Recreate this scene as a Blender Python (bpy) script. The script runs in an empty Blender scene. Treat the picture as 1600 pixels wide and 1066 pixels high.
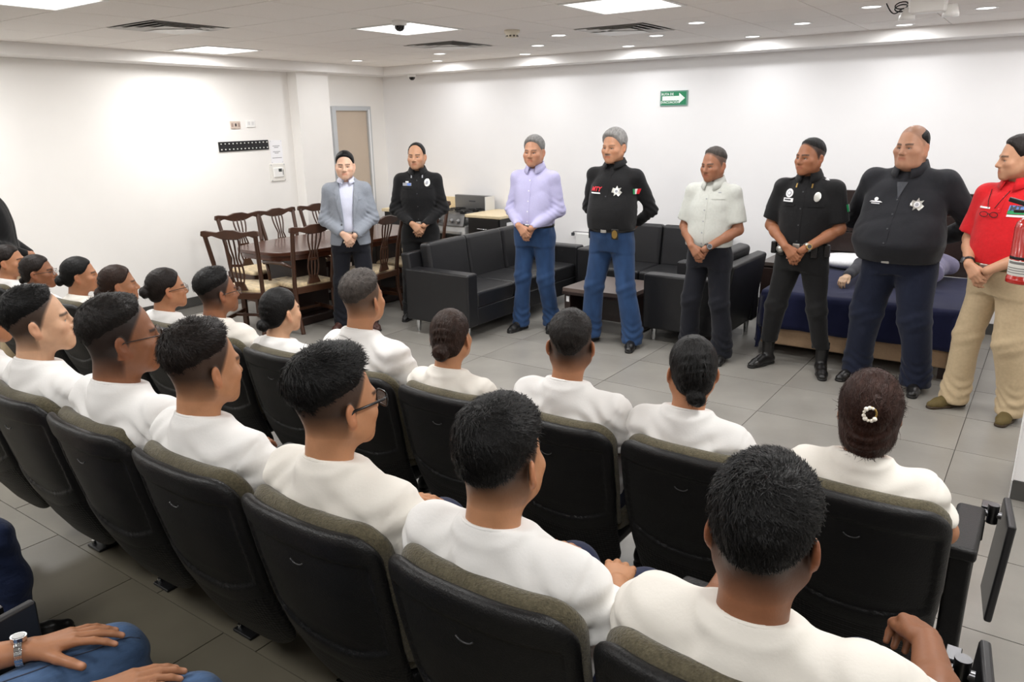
# Briefing room: seated recruits in white shirts facing a line of standing officers.
import bpy, bmesh, math, random
import numpy as np
from mathutils import Vector, Matrix
from mathutils.bvhtree import BVHTree
from mathutils.geometry import tessellate_polygon

SC = bpy.context.scene
COL = SC.collection
random.seed(11)
RNG = np.random.default_rng(11)

# ------------------------------------------------------------------ camera
CAM_H = 1.86
cd = bpy.data.cameras.new('camera')
cam = bpy.data.objects.new('camera', cd)
COL.objects.link(cam)
cd.sensor_fit = 'HORIZONTAL'
cd.sensor_width = 36.0
cd.lens = 1187.3 / 1600 * 36.0
cd.clip_start = 0.05
_r = Vector((0.81778705, 0.5753117, -0.01551733))
_u = Vector((-0.14629965, 0.23388561, 0.96119401))
_f = Vector((-0.55661544, 0.78378184, -0.27543653))
cam.matrix_world = Matrix(((_r.x, _u.x, -_f.x, 0), (_r.y, _u.y, -_f.y, 0), (_r.z, _u.z, -_f.z, CAM_H), (0, 0, 0, 1)))
SC.camera = cam

# ------------------------------------------------------------------ world, exposure
w = bpy.data.worlds.new('world')
SC.world = w
w.use_nodes = True
w.node_tree.nodes['Background'].inputs[0].default_value = (0.8, 0.85, 0.9, 1)
w.node_tree.nodes['Background'].inputs[1].default_value = 0.15
SC.view_settings.view_transform = 'Standard'
SC.view_settings.look = 'None'
SC.view_settings.exposure = -1.06
SC.view_settings.gamma = 1.0
SC.view_settings.use_curve_mapping = False
try:
    SC.cycles.max_bounces = 12
    SC.cycles.diffuse_bounces = 9
    SC.cycles.use_denoising = True
    SC.cycles.sample_clamp_indirect = 8.0
except Exception:
    pass
PANEL_W = 52      # watts of each ceiling panel
DOWN_W = 10        # watts of each downlight


# ------------------------------------------------------------------ materials
def srgb(r, g, b):
    def c(v):
        v /= 255.0
        return v / 12.92 if v <= 0.04045 else ((v + 0.055) / 1.055) ** 2.4
    return (c(r), c(g), c(b), 1.0)


MATS = {}


def mat(name, col, rough=0.6, metal=0.0, spec=0.5, noise=0.0, nscale=20.0, bump=0.0, bscale=60.0,
        emit=None, estr=0.0, sheen=0.0, coat=0.0, vcol=False, sss=0.0, wrinkle=0.0, wscale=5.0, stretch=None, detail=3.0):
    """procedural principled material: base colour varied by noise, relief by bump noise"""
    if name in MATS:
        return MATS[name]
    m = bpy.data.materials.new(name)
    m.use_nodes = True
    nt = m.node_tree
    b = nt.nodes['Principled BSDF']
    b.inputs['Roughness'].default_value = rough
    b.inputs['Metallic'].default_value = metal
    b.inputs['Specular IOR Level'].default_value = spec
    if coat:
        b.inputs['Coat Weight'].default_value = coat
        b.inputs['Coat Roughness'].default_value = 0.1
    if sheen:
        b.inputs['Sheen Weight'].default_value = sheen
    if sss:
        b.inputs['Subsurface Weight'].default_value = sss
        b.inputs['Subsurface Radius'].default_value = (0.012, 0.005, 0.003)
        b.inputs['Subsurface Scale'].default_value = 1.0
    tc = nt.nodes.new('ShaderNodeTexCoord')
    co = tc.outputs['Object']
    if stretch:
        mp = nt.nodes.new('ShaderNodeMapping')
        mp.inputs['Scale'].default_value = stretch
        nt.links.new(co, mp.inputs[0])
        co = mp.outputs[0]
    base = None
    if vcol:
        va = nt.nodes.new('ShaderNodeVertexColor')
        va.layer_name = 'Col'
        base = va.outputs[0]
    if noise > 0 or base is not None:
        n = nt.nodes.new('ShaderNodeTexNoise')
        n.inputs['Scale'].default_value = nscale
        n.inputs['Detail'].default_value = detail
        nt.links.new(co, n.inputs['Vector'])
        r = nt.nodes.new('ShaderNodeMapRange')
        r.inputs[1].default_value = 0.25
        r.inputs[2].default_value = 0.75
        r.inputs[3].default_value = 1.0 - noise
        r.inputs[4].default_value = 1.0 + noise
        nt.links.new(n.outputs[0], r.inputs[0])
        mx = nt.nodes.new('ShaderNodeMix')
        mx.data_type = 'RGBA'
        mx.blend_type = 'MULTIPLY'
        mx.inputs[0].default_value = 1.0
        if base is not None:
            nt.links.new(base, mx.inputs[6])
        else:
            mx.inputs[6].default_value = col
        nt.links.new(r.outputs[0], mx.inputs[7])
        nt.links.new(mx.outputs[2], b.inputs['Base Color'])
    else:
        b.inputs['Base Color'].default_value = col
    if bump > 0:
        n2 = nt.nodes.new('ShaderNodeTexNoise')
        n2.inputs['Scale'].default_value = bscale
        n2.inputs['Detail'].default_value = 3.0
        nt.links.new(co, n2.inputs['Vector'])
        bp = nt.nodes.new('ShaderNodeBump')
        bp.inputs['Strength'].default_value = bump
        bp.inputs['Distance'].default_value = 0.01
        nt.links.new(n2.outputs[0], bp.inputs['Height'])
        nt.links.new(bp.outputs[0], b.inputs['Normal'])
        if wrinkle > 0:
            n3 = nt.nodes.new('ShaderNodeTexNoise')
            n3.noise_type = 'RIDGED_MULTIFRACTAL'
            n3.inputs['Scale'].default_value = wscale
            n3.inputs['Detail'].default_value = 1.2
            n3.inputs['Distortion'].default_value = 0.7
            nt.links.new(tc.outputs['Object'], n3.inputs['Vector'])
            bp2 = nt.nodes.new('ShaderNodeBump')
            bp2.inputs['Strength'].default_value = wrinkle
            bp2.inputs['Distance'].default_value = 0.03
            nt.links.new(n3.outputs[0], bp2.inputs['Height'])
            nt.links.new(bp2.outputs[0], bp.inputs['Normal'])
    if emit is not None:
        b.inputs['Emission Color'].default_value = emit
        b.inputs['Emission Strength'].default_value = estr
    MATS[name] = m
    return m


# ------------------------------------------------------------------ object helpers
def link(o, parent=None):
    COL.objects.link(o)
    if parent is not None:
        o.parent = parent
    return o


def tag(o, label=None, cat=None, group=None, kind=None):
    if label:
        o['label'] = label
    if cat:
        o['category'] = cat
    if group:
        o['group'] = group
    if kind:
        o['kind'] = kind
    return o


def empty(name, loc=(0, 0, 0), rz=0.0):
    o = bpy.data.objects.new(name, None)
    o.empty_display_size = 0.1
    o.location = loc
    o.rotation_euler = (0, 0, rz)
    return link(o)


def thing(name, label, cat, loc=(0, 0, 0), rz=0.0, group=None):
    return tag(empty(name, loc, rz), label, cat, group)


def np_mesh(name, v, q, smooth=True, cols=None):
    """mesh from numpy vertices and quads / tris"""
    me = bpy.data.meshes.new(name)
    v = np.asarray(v, dtype=np.float32)
    q = np.asarray(q, dtype=np.int32)
    n, k = q.shape
    me.vertices.add(len(v))
    me.vertices.foreach_set('co', v.ravel())
    me.loops.add(n * k)
    me.loops.foreach_set('vertex_index', q.ravel())
    me.polygons.add(n)
    me.polygons.foreach_set('loop_start', np.arange(0, n * k, k, dtype=np.int32))
    me.polygons.foreach_set('loop_total', np.full(n, k, dtype=np.int32))
    me.update(calc_edges=True)
    if smooth:
        me.polygons.foreach_set('use_smooth', np.ones(n, dtype=bool))
    if cols is not None:
        a = me.color_attributes.new('Col', 'FLOAT_COLOR', 'POINT')
        c = np.ones((len(v), 4), dtype=np.float32)
        c[:, :3] = cols
        a.data.foreach_set('color', c.ravel())
    return me


class MB:
    """collects simple shapes into one mesh"""

    def __init__(s):
        s.v = []
        s.f = []
        s.sm = []

    def add(s, vs, fs, smooth=False):
        o = len(s.v)
        s.v += [tuple(p) for p in vs]
        s.f += [tuple(i + o for i in f) for f in fs]
        s.sm += [smooth] * len(fs)
        return s

    def box(s, c, size, rot=None):
        hx, hy, hz = size[0] / 2, size[1] / 2, size[2] / 2
        pts = [Vector((x, y, z)) for z in (-hz, hz) for y in (-hy, hy) for x in (-hx, hx)]
        if rot is not None:
            M = rot if isinstance(rot, Matrix) else Matrix.Rotation(rot, 3, 'Z')
            pts = [M @ p for p in pts]
        c = Vector(c)
        return s.add([p + c for p in pts], [(0, 2, 3, 1), (4, 5, 7, 6), (0, 1, 5, 4), (2, 6, 7, 3), (0, 4, 6, 2), (1, 3, 7, 5)])

    def b2(s, lo, hi):
        return s.box([(a + b) / 2 for a, b in zip(lo, hi)], [b - a for a, b in zip(lo, hi)])

    def cyl(s, a, b, r, r2=None, n=12, caps=True):
        a, b = Vector(a), Vector(b)
        r2 = r if r2 is None else r2
        d = (b - a).normalized()
        u = d.orthogonal().normalized()
        w_ = d.cross(u)
        vs = []
        for p, rr in ((a, r), (b, r2)):
            for i in range(n):
                t = 2 * math.pi * i / n
                vs.append(p + u * (rr * math.cos(t)) + w_ * (rr * math.sin(t)))
        s.add(vs, [(i, (i + 1) % n, n + (i + 1) % n, n + i) for i in range(n)], True)
        if caps:
            s.add(vs[:n], [tuple(range(n - 1, -1, -1))])
            s.add(vs[n:], [tuple(range(n))])
        return s

    def tube(s, pts, r, n=8, closed=False):
        pts = [Vector(p) for p in pts]
        m = len(pts)
        rs = r if isinstance(r, (list, tuple)) else [r] * m
        up = None
        vs = []
        for i, p in enumerate(pts):
            if closed:
                d = pts[(i + 1) % m] - pts[i - 1]
            else:
                d = pts[min(i + 1, m - 1)] - pts[max(i - 1, 0)]
            d.normalize()
            if up is None:
                up = d.orthogonal().normalized()
            up = (up - d * up.dot(d)).normalized()
            w_ = d.cross(up)
            for k in range(n):
                t = 2 * math.pi * k / n
                vs.append(p + up * (rs[i] * math.cos(t)) + w_ * (rs[i] * math.sin(t)))
        fs = []
        for i in range(m if closed else m - 1):
            j = (i + 1) % m
            for k in range(n):
                fs.append((i * n + k, i * n + (k + 1) % n, j * n + (k + 1) % n, j * n + k))
        if not closed:
            fs.append(tuple(range(n - 1, -1, -1)))
            fs.append(tuple(range((m - 1) * n, m * n)))
        return s.add(vs, fs, True)

    def lathe(s, prof, c=(0, 0, 0), n=24, axis='Z'):
        vs = []
        c = Vector(c)
        for r, z in prof:
            for k in range(n):
                t = 2 * math.pi * k / n
                p = (r * math.cos(t), r * math.sin(t), z)
                if axis == 'Y':
                    p = (p[0], p[2], p[1])
                elif axis == 'X':
                    p = (p[2], p[0], p[1])
                vs.append(c + Vector(p))
        m = len(prof)
        fs = [(i * n + k, i * n + (k + 1) % n, (i + 1) * n + (k + 1) % n, (i + 1) * n + k) for i in range(m - 1) for k in range(n)]
        return s.add(vs, fs, True)

    def prism(s, poly, thick, M=None):
        """polygon in local x,z extruded along local y from 0 to thick; M places it"""
        n = len(poly)
        a = [Vector((x, 0, z)) for x, z in poly]
        b = [Vector((x, thick, z)) for x, z in poly]
        tri = tessellate_polygon([[Vector((x, z, 0)) for x, z in poly]])
        vs = a + b
        if M is not None:
            vs = [M @ p for p in vs]
        fs = [tuple(t) for t in tri] + [tuple(i + n for i in reversed(t)) for t in tri]
        fs += [(i, i + n, (i + 1) % n + n, (i + 1) % n) for i in range(n)]
        return s.add(vs, fs)

    def sphere(s, c, r, n=12, m=8):
        r = r if isinstance(r, (list, tuple)) else (r, r, r)
        vs = []
        for j in range(m + 1):
            ph = math.pi * j / m
            for k in range(n):
                t = 2 * math.pi * k / n
                vs.append((c[0] + r[0] * math.sin(ph) * math.cos(t), c[1] + r[1] * math.sin(ph) * math.sin(t), c[2] + r[2] * math.cos(ph)))
        fs = [(j * n + k, (j + 1) * n + k, (j + 1) * n + (k + 1) % n, j * n + (k + 1) % n) for j in range(m) for k in range(n)]
        return s.add(vs, fs, True)

    def mesh(s, name, fix=True):
        me = bpy.data.meshes.new(name)
        me.from_pydata([tuple(p) for p in s.v], [], s.f)
        me.polygons.foreach_set('use_smooth', s.sm)
        if fix:
            bm = bmesh.new()
            bm.from_mesh(me)
            bmesh.ops.recalc_face_normals(bm, faces=bm.faces)
            bm.to_mesh(me)
            bm.free()
        return me

    def build(s, name, m, parent=None, bevel=0.0, seg=2, label=None):
        me = s.mesh(name)
        o = bpy.data.objects.new(name, me)
        me.materials.append(m)
        link(o, parent)
        if bevel > 0:
            me.polygons.foreach_set('use_smooth', [True] * len(me.polygons))
            md = o.modifiers.new('bevel', 'BEVEL')
            md.width = bevel
            md.segments = seg
            md.limit_method = 'ANGLE'
            md.angle_limit = math.radians(40)
            md.harden_normals = True
        if label:
            o['label'] = label
        return o


def obj(name, me, m, parent=None):
    o = bpy.data.objects.new(name, me)
    if m is not None and len(me.materials) == 0:
        me.materials.append(m)
    return link(o, parent)


def copy_tree(o, parent=None):
    c = o.copy()
    COL.objects.link(c)
    c.parent = parent
    for ch in list(o.children):
        copy_tree(ch, c)
    return c


def text_mesh(body, size, extrude=0.0005, bold=0.0):
    cu = bpy.data.curves.new('txt', 'FONT')
    cu.body = body
    cu.size = size
    cu.extrude = extrude
    cu.offset = bold
    cu.resolution_u = 2
    cu.align_x = 'CENTER'
    cu.align_y = 'CENTER'
    o = bpy.data.objects.new('txt', cu)
    COL.objects.link(o)
    dg = bpy.context.evaluated_depsgraph_get()
    me = bpy.data.meshes.new_from_object(o.evaluated_get(dg))
    bpy.data.objects.remove(o)
    bpy.data.curves.remove(cu)
    me.materials.clear()
    return me
# ================================================================== the room
XL, XR, YB, YF = -7.5, 3.4, 7.70, -3.4      # left wall, right wall, back wall, wall behind the camera
ZC, ZS = 2.568, 2.47                        # tile ceiling, soffit
X0, Y1, TS = -3.317, 6.786, 0.61            # ceiling grid
PZ = 0.135                                  # seating platform height
FX, FY = -7.168, 7.388                      # inner edges of the dropped border

WHITE = mat('wall_paint', srgb(242, 241, 241), 0.75, noise=0.012, nscale=3, bump=0.04, bscale=120)
WHITE2 = mat('wall_paint_warm', srgb(242, 240, 237), 0.7, noise=0.015, nscale=3, bump=0.04, bscale=120)
TILE_C = mat('ceiling_tile_board', srgb(246, 242, 238), 0.9, noise=0.03, nscale=90, bump=0.12, bscale=220)
GRIDC = mat('ceiling_grid_gap', srgb(140, 134, 130), 0.9)
SOFF = mat('soffit_paint', srgb(238, 236, 234), 0.6, noise=0.01, nscale=4)
FLOORM = mat('floor_tile', srgb(140, 137, 131), 0.32, spec=0.45, noise=0.16, nscale=2.3, bump=0.03, bscale=35, detail=8)
FLOORP = mat('platform_tile', srgb(98, 93, 80), 0.4, spec=0.4, noise=0.16, nscale=2.6, bump=0.03, bscale=35, detail=8)
GROUT = mat('grout', srgb(92, 89, 84), 0.85)
BASEB = mat('baseboard_tile', srgb(74, 73, 71), 0.45, noise=0.08, nscale=8)
ALU = mat('aluminium', srgb(200, 204, 208), 0.35, metal=0.6)
CHROME = mat('chrome', srgb(210, 212, 214), 0.16, metal=1.0)


def struct(o, label=None):
    o['kind'] = 'structure'
    if label:
        o['label'] = label
    return o


# floor slab with separate tiles
fl = struct(MB().b2((XL, YF, -0.12), (XR, YB, -0.006)).build('floor', GROUT))
TW, TD = 1.149, 0.597
tile_me = MB().b2((-TW / 2 + 0.0022, -TD / 2 + 0.0022, -0.02), (TW / 2 - 0.0022, TD / 2 - 0.0022, 0.0)).mesh('floor_tile')
tile_me.materials.append(FLOORM)
rest = MB()
for ix in range(-8, 6):
    for iy in range(-3, 11):
        cx = -0.26 - TW / 2 + TW * (ix + 1)
        cy = 2.988 + TD * (iy + 0.5)
        if cx - TW / 2 < XL - 0.6 or cx + TW / 2 > XR + 0.6 or cy + TD / 2 > YB + 0.2 or cy < 1.95:
            continue
        if cx < 0.6 and cy > 2.4:
            o = obj('floor_tile', tile_me, None, fl)
            o.location = (cx, cy, 0.0005 * math.sin(ix * 3.1 + iy * 1.7))
        else:
            rest.b2((cx - TW / 2 + 0.0022, cy - TD / 2 + 0.0022, -0.02), (cx + TW / 2 - 0.0022, cy + TD / 2 - 0.0022, 0.0))
o = rest.build('floor_tile_field', FLOORM, fl)
o['kind'] = 'stuff'

# seating platform (rows two and three stand one step up)
PFY = 1.98
pf = struct(MB().b2((XL + 0.002, YF + 0.002, 0.0), (0.35, PFY, PZ - 0.006)).build('floor_platform', GROUT), 'low tiled step under the rear rows of seats')
ptile = MB().b2((-0.3, -0.3485, -0.02), (0.3, 0.3485, 0.0)).mesh('platform_tile')
ptile2 = MB().b2((-0.3, -0.598, -0.02), (0.3, 0.598, 0.0)).mesh('platform_tile_long')
for me_ in (ptile, ptile2):
    me_.materials.append(FLOORP)
for ix in range(0, 13):
    cx = -2.19 + 0.303 + 0.605 * (3 - ix)
    if cx + 0.3 > 0.35 or cx - 0.3 < XL:
        continue
    for kk, (yc, me_) in enumerate(((1.6345, ptile), (0.685, ptile2), (-0.52, ptile2))):
        o = obj('platform_tile', me_, None, pf)
        o.location = (cx + (0.18 if kk == 0 else 0.0) - (0.605 if kk == 0 and cx + 0.48 > 0.35 else 0), yc, PZ)

# walls
struct(MB().b2((XL - 0.15, YB, -0.12), (XR + 0.15, YB + 0.15, 2.9)).build('wall_back', WHITE))
struct(MB().b2((XL - 0.15, YF - 0.15, -0.12), (XL, YB, 2.9)).build('wall_left', WHITE2))
struct(MB().b2((XR, YF - 0.15, -0.12), (XR + 0.15, YB, 2.9)).build('wall_right', WHITE2))
struct(MB().b2((XL, YF - 0.15, -0.12), (XR, YF, 2.9)).build('wall_front', WHITE2))
struct(MB().b2((XL, 6.13, -0.005), (XL + 0.16, 6.61, ZS + 0.05)).build('wall_column', WHITE2, bevel=0.004), 'white column on the left wall beside the door')
struct(MB().b2((0.035, 4.27, 0.10), (0.45, 4.72, ZC + 0.05)).build('wall_pillar', WHITE, bevel=0.004), 'white pillar at the right with dark skirting')
struct(MB().b2((0.03, 4.262, 0.0), (0.455, 4.728, 0.10)).build('baseboard_pillar', BASEB))
struct(MB().cyl((0.033, 4.266, 0.0), (0.033, 4.266, 2.45), 0.0045, n=8).build('trim_1', mat('corner_trim', srgb(245, 245, 245), 0.4), None), 'white corner trim on the pillar')
struct(MB().b2((XL, YB - 0.012, 0), (XR, YB, 0.1)).build('baseboard_back', BASEB, bevel=0.002))
struct(MB().b2((XL, 1.99, 0), (XL + 0.012, 6.13, 0.1)).build('baseboard_left', BASEB, bevel=0.002))

# ceiling: slab, tiles, dropped border
ce = struct(MB().b2((XL - 0.15, YF - 0.15, ZC + 0.012), (XR + 0.15, YB + 0.15, ZC + 0.15)).build('ceiling', GRIDC))
struct(MB().b2((XL, FY, ZS), (XR, YB, ZC + 0.02)).b2((XL, YF, ZS), (FX, FY, ZC + 0.02)).build('trim_2', SOFF), 'white dropped border around the ceiling')


def TC(i, j):
    return X0 + TS * (i + 0.5), Y1 - TS * (j - 0.5)


PANELS = [(-6, 4), (-2, 4), (1, 4), (5, 4), (-6, 8), (-3, 8), (1, 8), (5, 8), (-6, 12), (-3, 12), (1, 12), (5, 12), (9, 4), (9, 8)]
VENTS = [(0, 2), (-3, 2), (-4, 6)]
DOWNS = [(-5, 0), (-6, 1), (-4, 1), (-3, 0), (-2, 1), (-1, 2), (-1, 0), (0, 1), (1, 2), (1, 0), (2, 1), (3, 2), (3, 0), (4, 1), (5, 0), (5, 2), (6, 1)]
ct = MB().b2((-TS / 2 + 0.004, -TS / 2 + 0.004, 0.0), (TS / 2 - 0.004, TS / 2 - 0.004, 0.014)).mesh('ceiling_tile')
ct.materials.append(TILE_C)
far = MB()
for i in range(-7, 11):
    for j in range(0, 18):
        x, y = TC(i, j)
        if (i, j) in PANELS or (i, j) in VENTS:
            continue
        lo = max(x - TS / 2 + 0.004, FX)
        hi = min(x + TS / 2 - 0.004, XR)
        if hi - lo < 0.02:
            continue
        if hi - lo < 0.6:
            far.b2((lo, y - TS / 2 + 0.004, ZC), (hi, y + TS / 2 - 0.004, ZC + 0.014))
        elif j < 10 and i < 6:
            o = obj('ceiling_tile', ct, None, ce)
            o.location = (x, y, ZC)
        else:
            far.b2((lo, y - TS / 2 + 0.004, ZC), (hi, y + TS / 2 - 0.004, ZC + 0.014))
o = far.build('ceiling_tile_field', TILE_C, ce)
o['kind'] = 'stuff'

# ---- lamps of the room
LEDM = mat('led_diffuser', srgb(255, 255, 255), 0.5, emit=(1.0, 0.98, 0.95, 1), estr=6.0)
FRW = mat('lamp_frame_white', srgb(240, 240, 238), 0.4)
fr_me = MB()
for sx, sy, lx, ly in ((0, -0.288, 0.6, 0.024), (0, 0.288, 0.6, 0.024), (-0.288, 0, 0.024, 0.552), (0.288, 0, 0.024, 0.552)):
    fr_me.box((sx, sy, 0.004), (lx, ly, 0.02))
fr_me = fr_me.mesh('frame')
fr_me.materials.append(FRW)
df_me = MB().box((0, 0, 0.006), (0.552, 0.552, 0.008)).mesh('diffuser')
df_me.materials.append(LEDM)
al = bpy.data.lights.new('panel_light', 'AREA')
al.shape = 'SQUARE'
al.size = 0.54
al.energy = PANEL_W
al.color = (1.0, 0.99, 0.975)
PLAB = {(-6, 4): 'square ceiling light panel nearest the left wall border', (-2, 4): 'square ceiling light panel with a small dome camera at its near corner',
        (1, 4): 'large bright ceiling light panel cut by the top edge, above the standing officers',
        (-3, 8): 'ceiling light panel cut by the top edge at the left', (-6, 8): 'ceiling light panel whose corner shows at the far left edge'}
for ij in PANELS:
    x, y = TC(*ij)
    t = thing('ceiling_light', PLAB.get(ij, 'square ceiling light panel outside the picture'), 'ceiling light', (x, y, ZC), 0, 'square light panels in the ceiling')
    obj('frame', fr_me, None, t)
    obj('diffuser', df_me, None, t)
    lo = bpy.data.objects.new('lamp', al)
    link(lo, t)
    lo.location = (0, 0, -0.012)

dn_ring = MB().lathe([(0.058, 0.0), (0.06, -0.004), (0.074, -0.004), (0.078, 0.001), (0.078, 0.004), (0.058, 0.004)], n=24).mesh('ring')
dn_ring.materials.append(FRW)
dn_disc = MB().lathe([(0.0005, -0.002), (0.058, -0.002), (0.058, 0.001)], n=24).mesh('diffuser')
dn_disc.materials.append(mat('downlight_diffuser', srgb(255, 255, 255), 0.5, emit=(1.0, 0.99, 0.98, 1), estr=6.0 * 1.2))
dl = bpy.data.lights.new('downlight_light', 'AREA')
dl.shape = 'DISK'
dl.size = 0.11
dl.energy = DOWN_W
dl.color = (0.985, 0.99, 1.0)
dl.spread = math.radians(180)
rowname = {0: "row along the back border", 1: "second row from the back border", 2: "third row from the back border"}
for n_, ij in enumerate(DOWNS):
    x, y = TC(*ij)
    k = sum(1 for q in DOWNS if q[1] == ij[1] and q[0] <= ij[0])
    t = thing('downlight', 'round ceiling downlight, %s from the left in the %s' % (['first', 'second', 'third', 'fourth', 'fifth', 'sixth', 'seventh'][k - 1], rowname[ij[1]]),
              'downlight', (x, y - (0.02 if ij[1] else -0.05), ZC), 0, 'round downlights over the standing officers')
    obj('ring', dn_ring, None, t)
    obj('diffuser', dn_disc, None, t)
    lo = bpy.data.objects.new('lamp', dl)
    link(lo, t)
    lo.location = (0, 0, -0.008)

# ---- air diffusers: nested square louvres, one corner patched with white
VENTM = mat('vent_metal', srgb(205, 203, 200), 0.5)
VDARK = mat('vent_dark', srgb(96, 92, 88), 0.7)
VLAB = ['square air diffuser right of the smoke detector', 'square air diffuser between the downlights at the left', 'large square air diffuser above the left wall']
for n_, ij in enumerate(VENTS):
    x, y = TC(*ij)
    t = thing('air_diffuser', VLAB[n_], 'vent', (x, y, ZC), 0, 'square ceiling air diffusers')
    MB().box((0, 0, 0.009), (0.6, 0.6, 0.004)).build('duct_plate', VDARK, t)
    for k, h in enumerate((0.295, 0.225, 0.155, 0.085)):
        m_ = MB()
        a, b = h, h - 0.052
        za, zb = -0.004 + 0.0 * k, 0.006
        if k == 3:
            b = 0.004
            zb = -0.004
        m_.add([(-a, -a, za), (a, -a, za), (a, a, za), (-a, a, za), (-b, -b, zb), (b, -b, zb), (b, b, zb), (-b, b, zb)],
               [(0, 1, 5, 4), (1, 2, 6, 5), (2, 3, 7, 6), (3, 0, 4, 7)])
        o = m_.build('louvre', VENTM, t)
        md = o.modifiers.new('thick', 'SOLIDIFY')
        md.thickness = 0.002
    MB().add([(-0.29, 0.29, -0.007), (-0.29, -0.02, -0.007), (-0.1, -0.02, -0.0075), (0.1, 0.12, -0.0075), (0.08, 0.29, -0.007)], [(0, 1, 2, 3, 4)]).build('patch_sheet', FRW, t, label='white sheet taped over one corner')

# smoke detector
x, y = TC(-1, 3)
t = thing('smoke_detector', 'cream round smoke detector on the ceiling', 'smoke detector', (x - 0.08, y + 0.02, ZC))
MB().lathe([(0.0005, -0.001), (0.062, -0.001), (0.062, -0.02), (0.052, -0.026), (0.05, -0.03)], n=28).build('base', mat('cream_plastic', srgb(222, 214, 196), 0.5), t)
MB().lathe([(0.05, -0.03), (0.045, -0.055), (0.0005, -0.058)], n=28).build('chamber', MATS['cream_plastic'], t)
m_ = MB()
for k in range(10):
    a = k * math.pi / 5
    m_.box((0.047 * math.cos(a), 0.047 * math.sin(a), -0.045), (0.006, 0.014, 0.012), a)
m_.build('slots', mat('dark_slot', srgb(70, 62, 54), 0.6), t)

# dome cameras
BLKG = mat('black_gloss_plastic', srgb(18, 18, 20), 0.12, spec=0.6)


def dome(loc, lab, s=1.0):
    t_ = thing('dome_camera', lab, 'camera', loc)
    MB().lathe([(0.0005, 0), (0.055 * s, 0), (0.052 * s, -0.028 * s), (0.042 * s, -0.032 * s), (0.0005, -0.033 * s)], n=24).build('housing', FRW, t_)
    MB().lathe([(0.038 * s, -0.032 * s), (0.034 * s, -0.052 * s), (0.02 * s, -0.066 * s), (0.0005, -0.07 * s)], n=24).build('dome', BLKG, t_)


dome((-6.83, 7.54, ZS), 'small white dome camera under the border in the back corner')
x, y = TC(-2, 4)
dome((x + 0.26, y - 0.37, ZC - 0.0), 'small dome camera on the ceiling beside the square light panel', 1.0)

# emergency lamp box with hanging cable at the top right
t = thing('emergency_light', 'white twin-head fixture on the ceiling with a loose black cable', 'emergency light', (-0.80, 5.56, ZC))
MB().box((0, 0, -0.05), (0.2, 0.1, 0.1)).build('body', FRW, t, bevel=0.012)
for sx in (-1, 1):
    MB().lathe([(0.0005, 0), (0.03, 0), (0.045, -0.05), (0.048, -0.07), (0.0005, -0.072)], c=(sx * 0.12, 0.05, -0.055)).build('lamp_head', FRW, t)
pts = []
for k in range(40):
    a = k / 39.0
    if a < 0.6:
        pts.append((-0.16 + 0.035 * math.cos(a * 20), 0.05 + 0.03 * math.sin(a * 20), -0.03 - 0.05 * a + 0.02 * math.sin(a * 20)))
    else:
        b = (a - 0.6) / 0.4
        pts.append((-0.16 - 0.1 * b, 0.06 + 0.06 * b, -0.06 - 0.04 * math.sin(b * math.pi) + 0.05 * b))
MB().tube(pts, 0.004, 6).build('cable', mat('black_rubber', srgb(22, 21, 20), 0.6), t)

# ---- door with beige panel in the recess of the left wall
d = struct(MB().b2((XL, 6.80, 0.0), (XL + 0.02, 7.34, 2.045)).build('door_1', mat('door_beige', srgb(196, 180, 163), 0.55, noise=0.02, nscale=5)), 'beige door with a pale metal frame by the corner')
MB().b2((XL, 7.34, 0.0), (XL + 0.05, 7.40, 2.1)).b2((XL, 6.74, 0.0), (XL + 0.05, 6.80, 2.1)).b2((XL, 6.80, 2.045), (XL + 0.05, 7.34, 2.1)).build('door_frame', ALU, d, bevel=0.004)
MB().b2((XL + 0.05, 7.352, 0.0), (XL + 0.055, 7.372, 2.06)).build('door_frame_gasket', mat('gasket_white', srgb(242, 244, 246), 0.4), d)
MB().cyl((XL + 0.02, 6.87, 1.02), (XL + 0.07, 6.87, 1.02), 0.01).cyl((XL + 0.065, 6.87, 1.02), (XL + 0.065, 6.98, 1.02), 0.009).build('handle', CHROME, d)

# ---- things on the left wall
t = thing('peg_strip', 'long black perforated strip with two rows of white pegs on the left wall', 'rack', (XL + 0.001, 5.445, 1.665))
MB().box((0.006, 0, 0), (0.012, 0.65, 0.105), Matrix.Rotation(0.012, 3, 'X')).build('board', mat('black_board', srgb(16, 15, 18), 0.5), t, bevel=0.002)
pegm = MB().lathe([(0.0005, 0.016), (0.006, 0.015), (0.0075, 0.011), (0.005, 0.008), (0.005, 0.0)], n=10, axis='X').mesh('peg')
pegm.materials.append(mat('white_peg', srgb(235, 235, 230), 0.4))
for r_ in (-1, 1):
    for k in range(13):
        o = obj('peg', pegm, None, t)
        yy = -0.3 + 0.05 * k
        o.location = (0.008, yy, r_ * 0.03 + 0.012 * yy)
t = thing('wall_socket', 'old ivory wall socket above the black peg strip', 'socket', (XL, 5.36, 1.89))
MB().box((0.006, 0, 0), (0.012, 0.125, 0.08)).build('plate', mat('socket_ivory', srgb(206, 190, 178), 0.5), t, bevel=0.003)
MB().box((0.013, 0, 0.0), (0.006, 0.02, 0.03)).build('switch', mat('socket_dark', srgb(70, 62, 62), 0.5), t)
for sy in (-1, 1):
    MB().box((0.013, sy * 0.042, 0.0), (0.004, 0.022, 0.04)).build('outlet', mat('socket_taupe', srgb(165, 145, 135), 0.5), t)  # outlets in a darker taupe than the ivory plate
t = thing('wall_socket', 'white double wall socket right of the ivory one', 'socket', (XL, 5.56, 1.90))
MB().box((0.006, 0, 0), (0.012, 0.115, 0.075)).build('plate', FRW, t, bevel=0.003)
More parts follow.
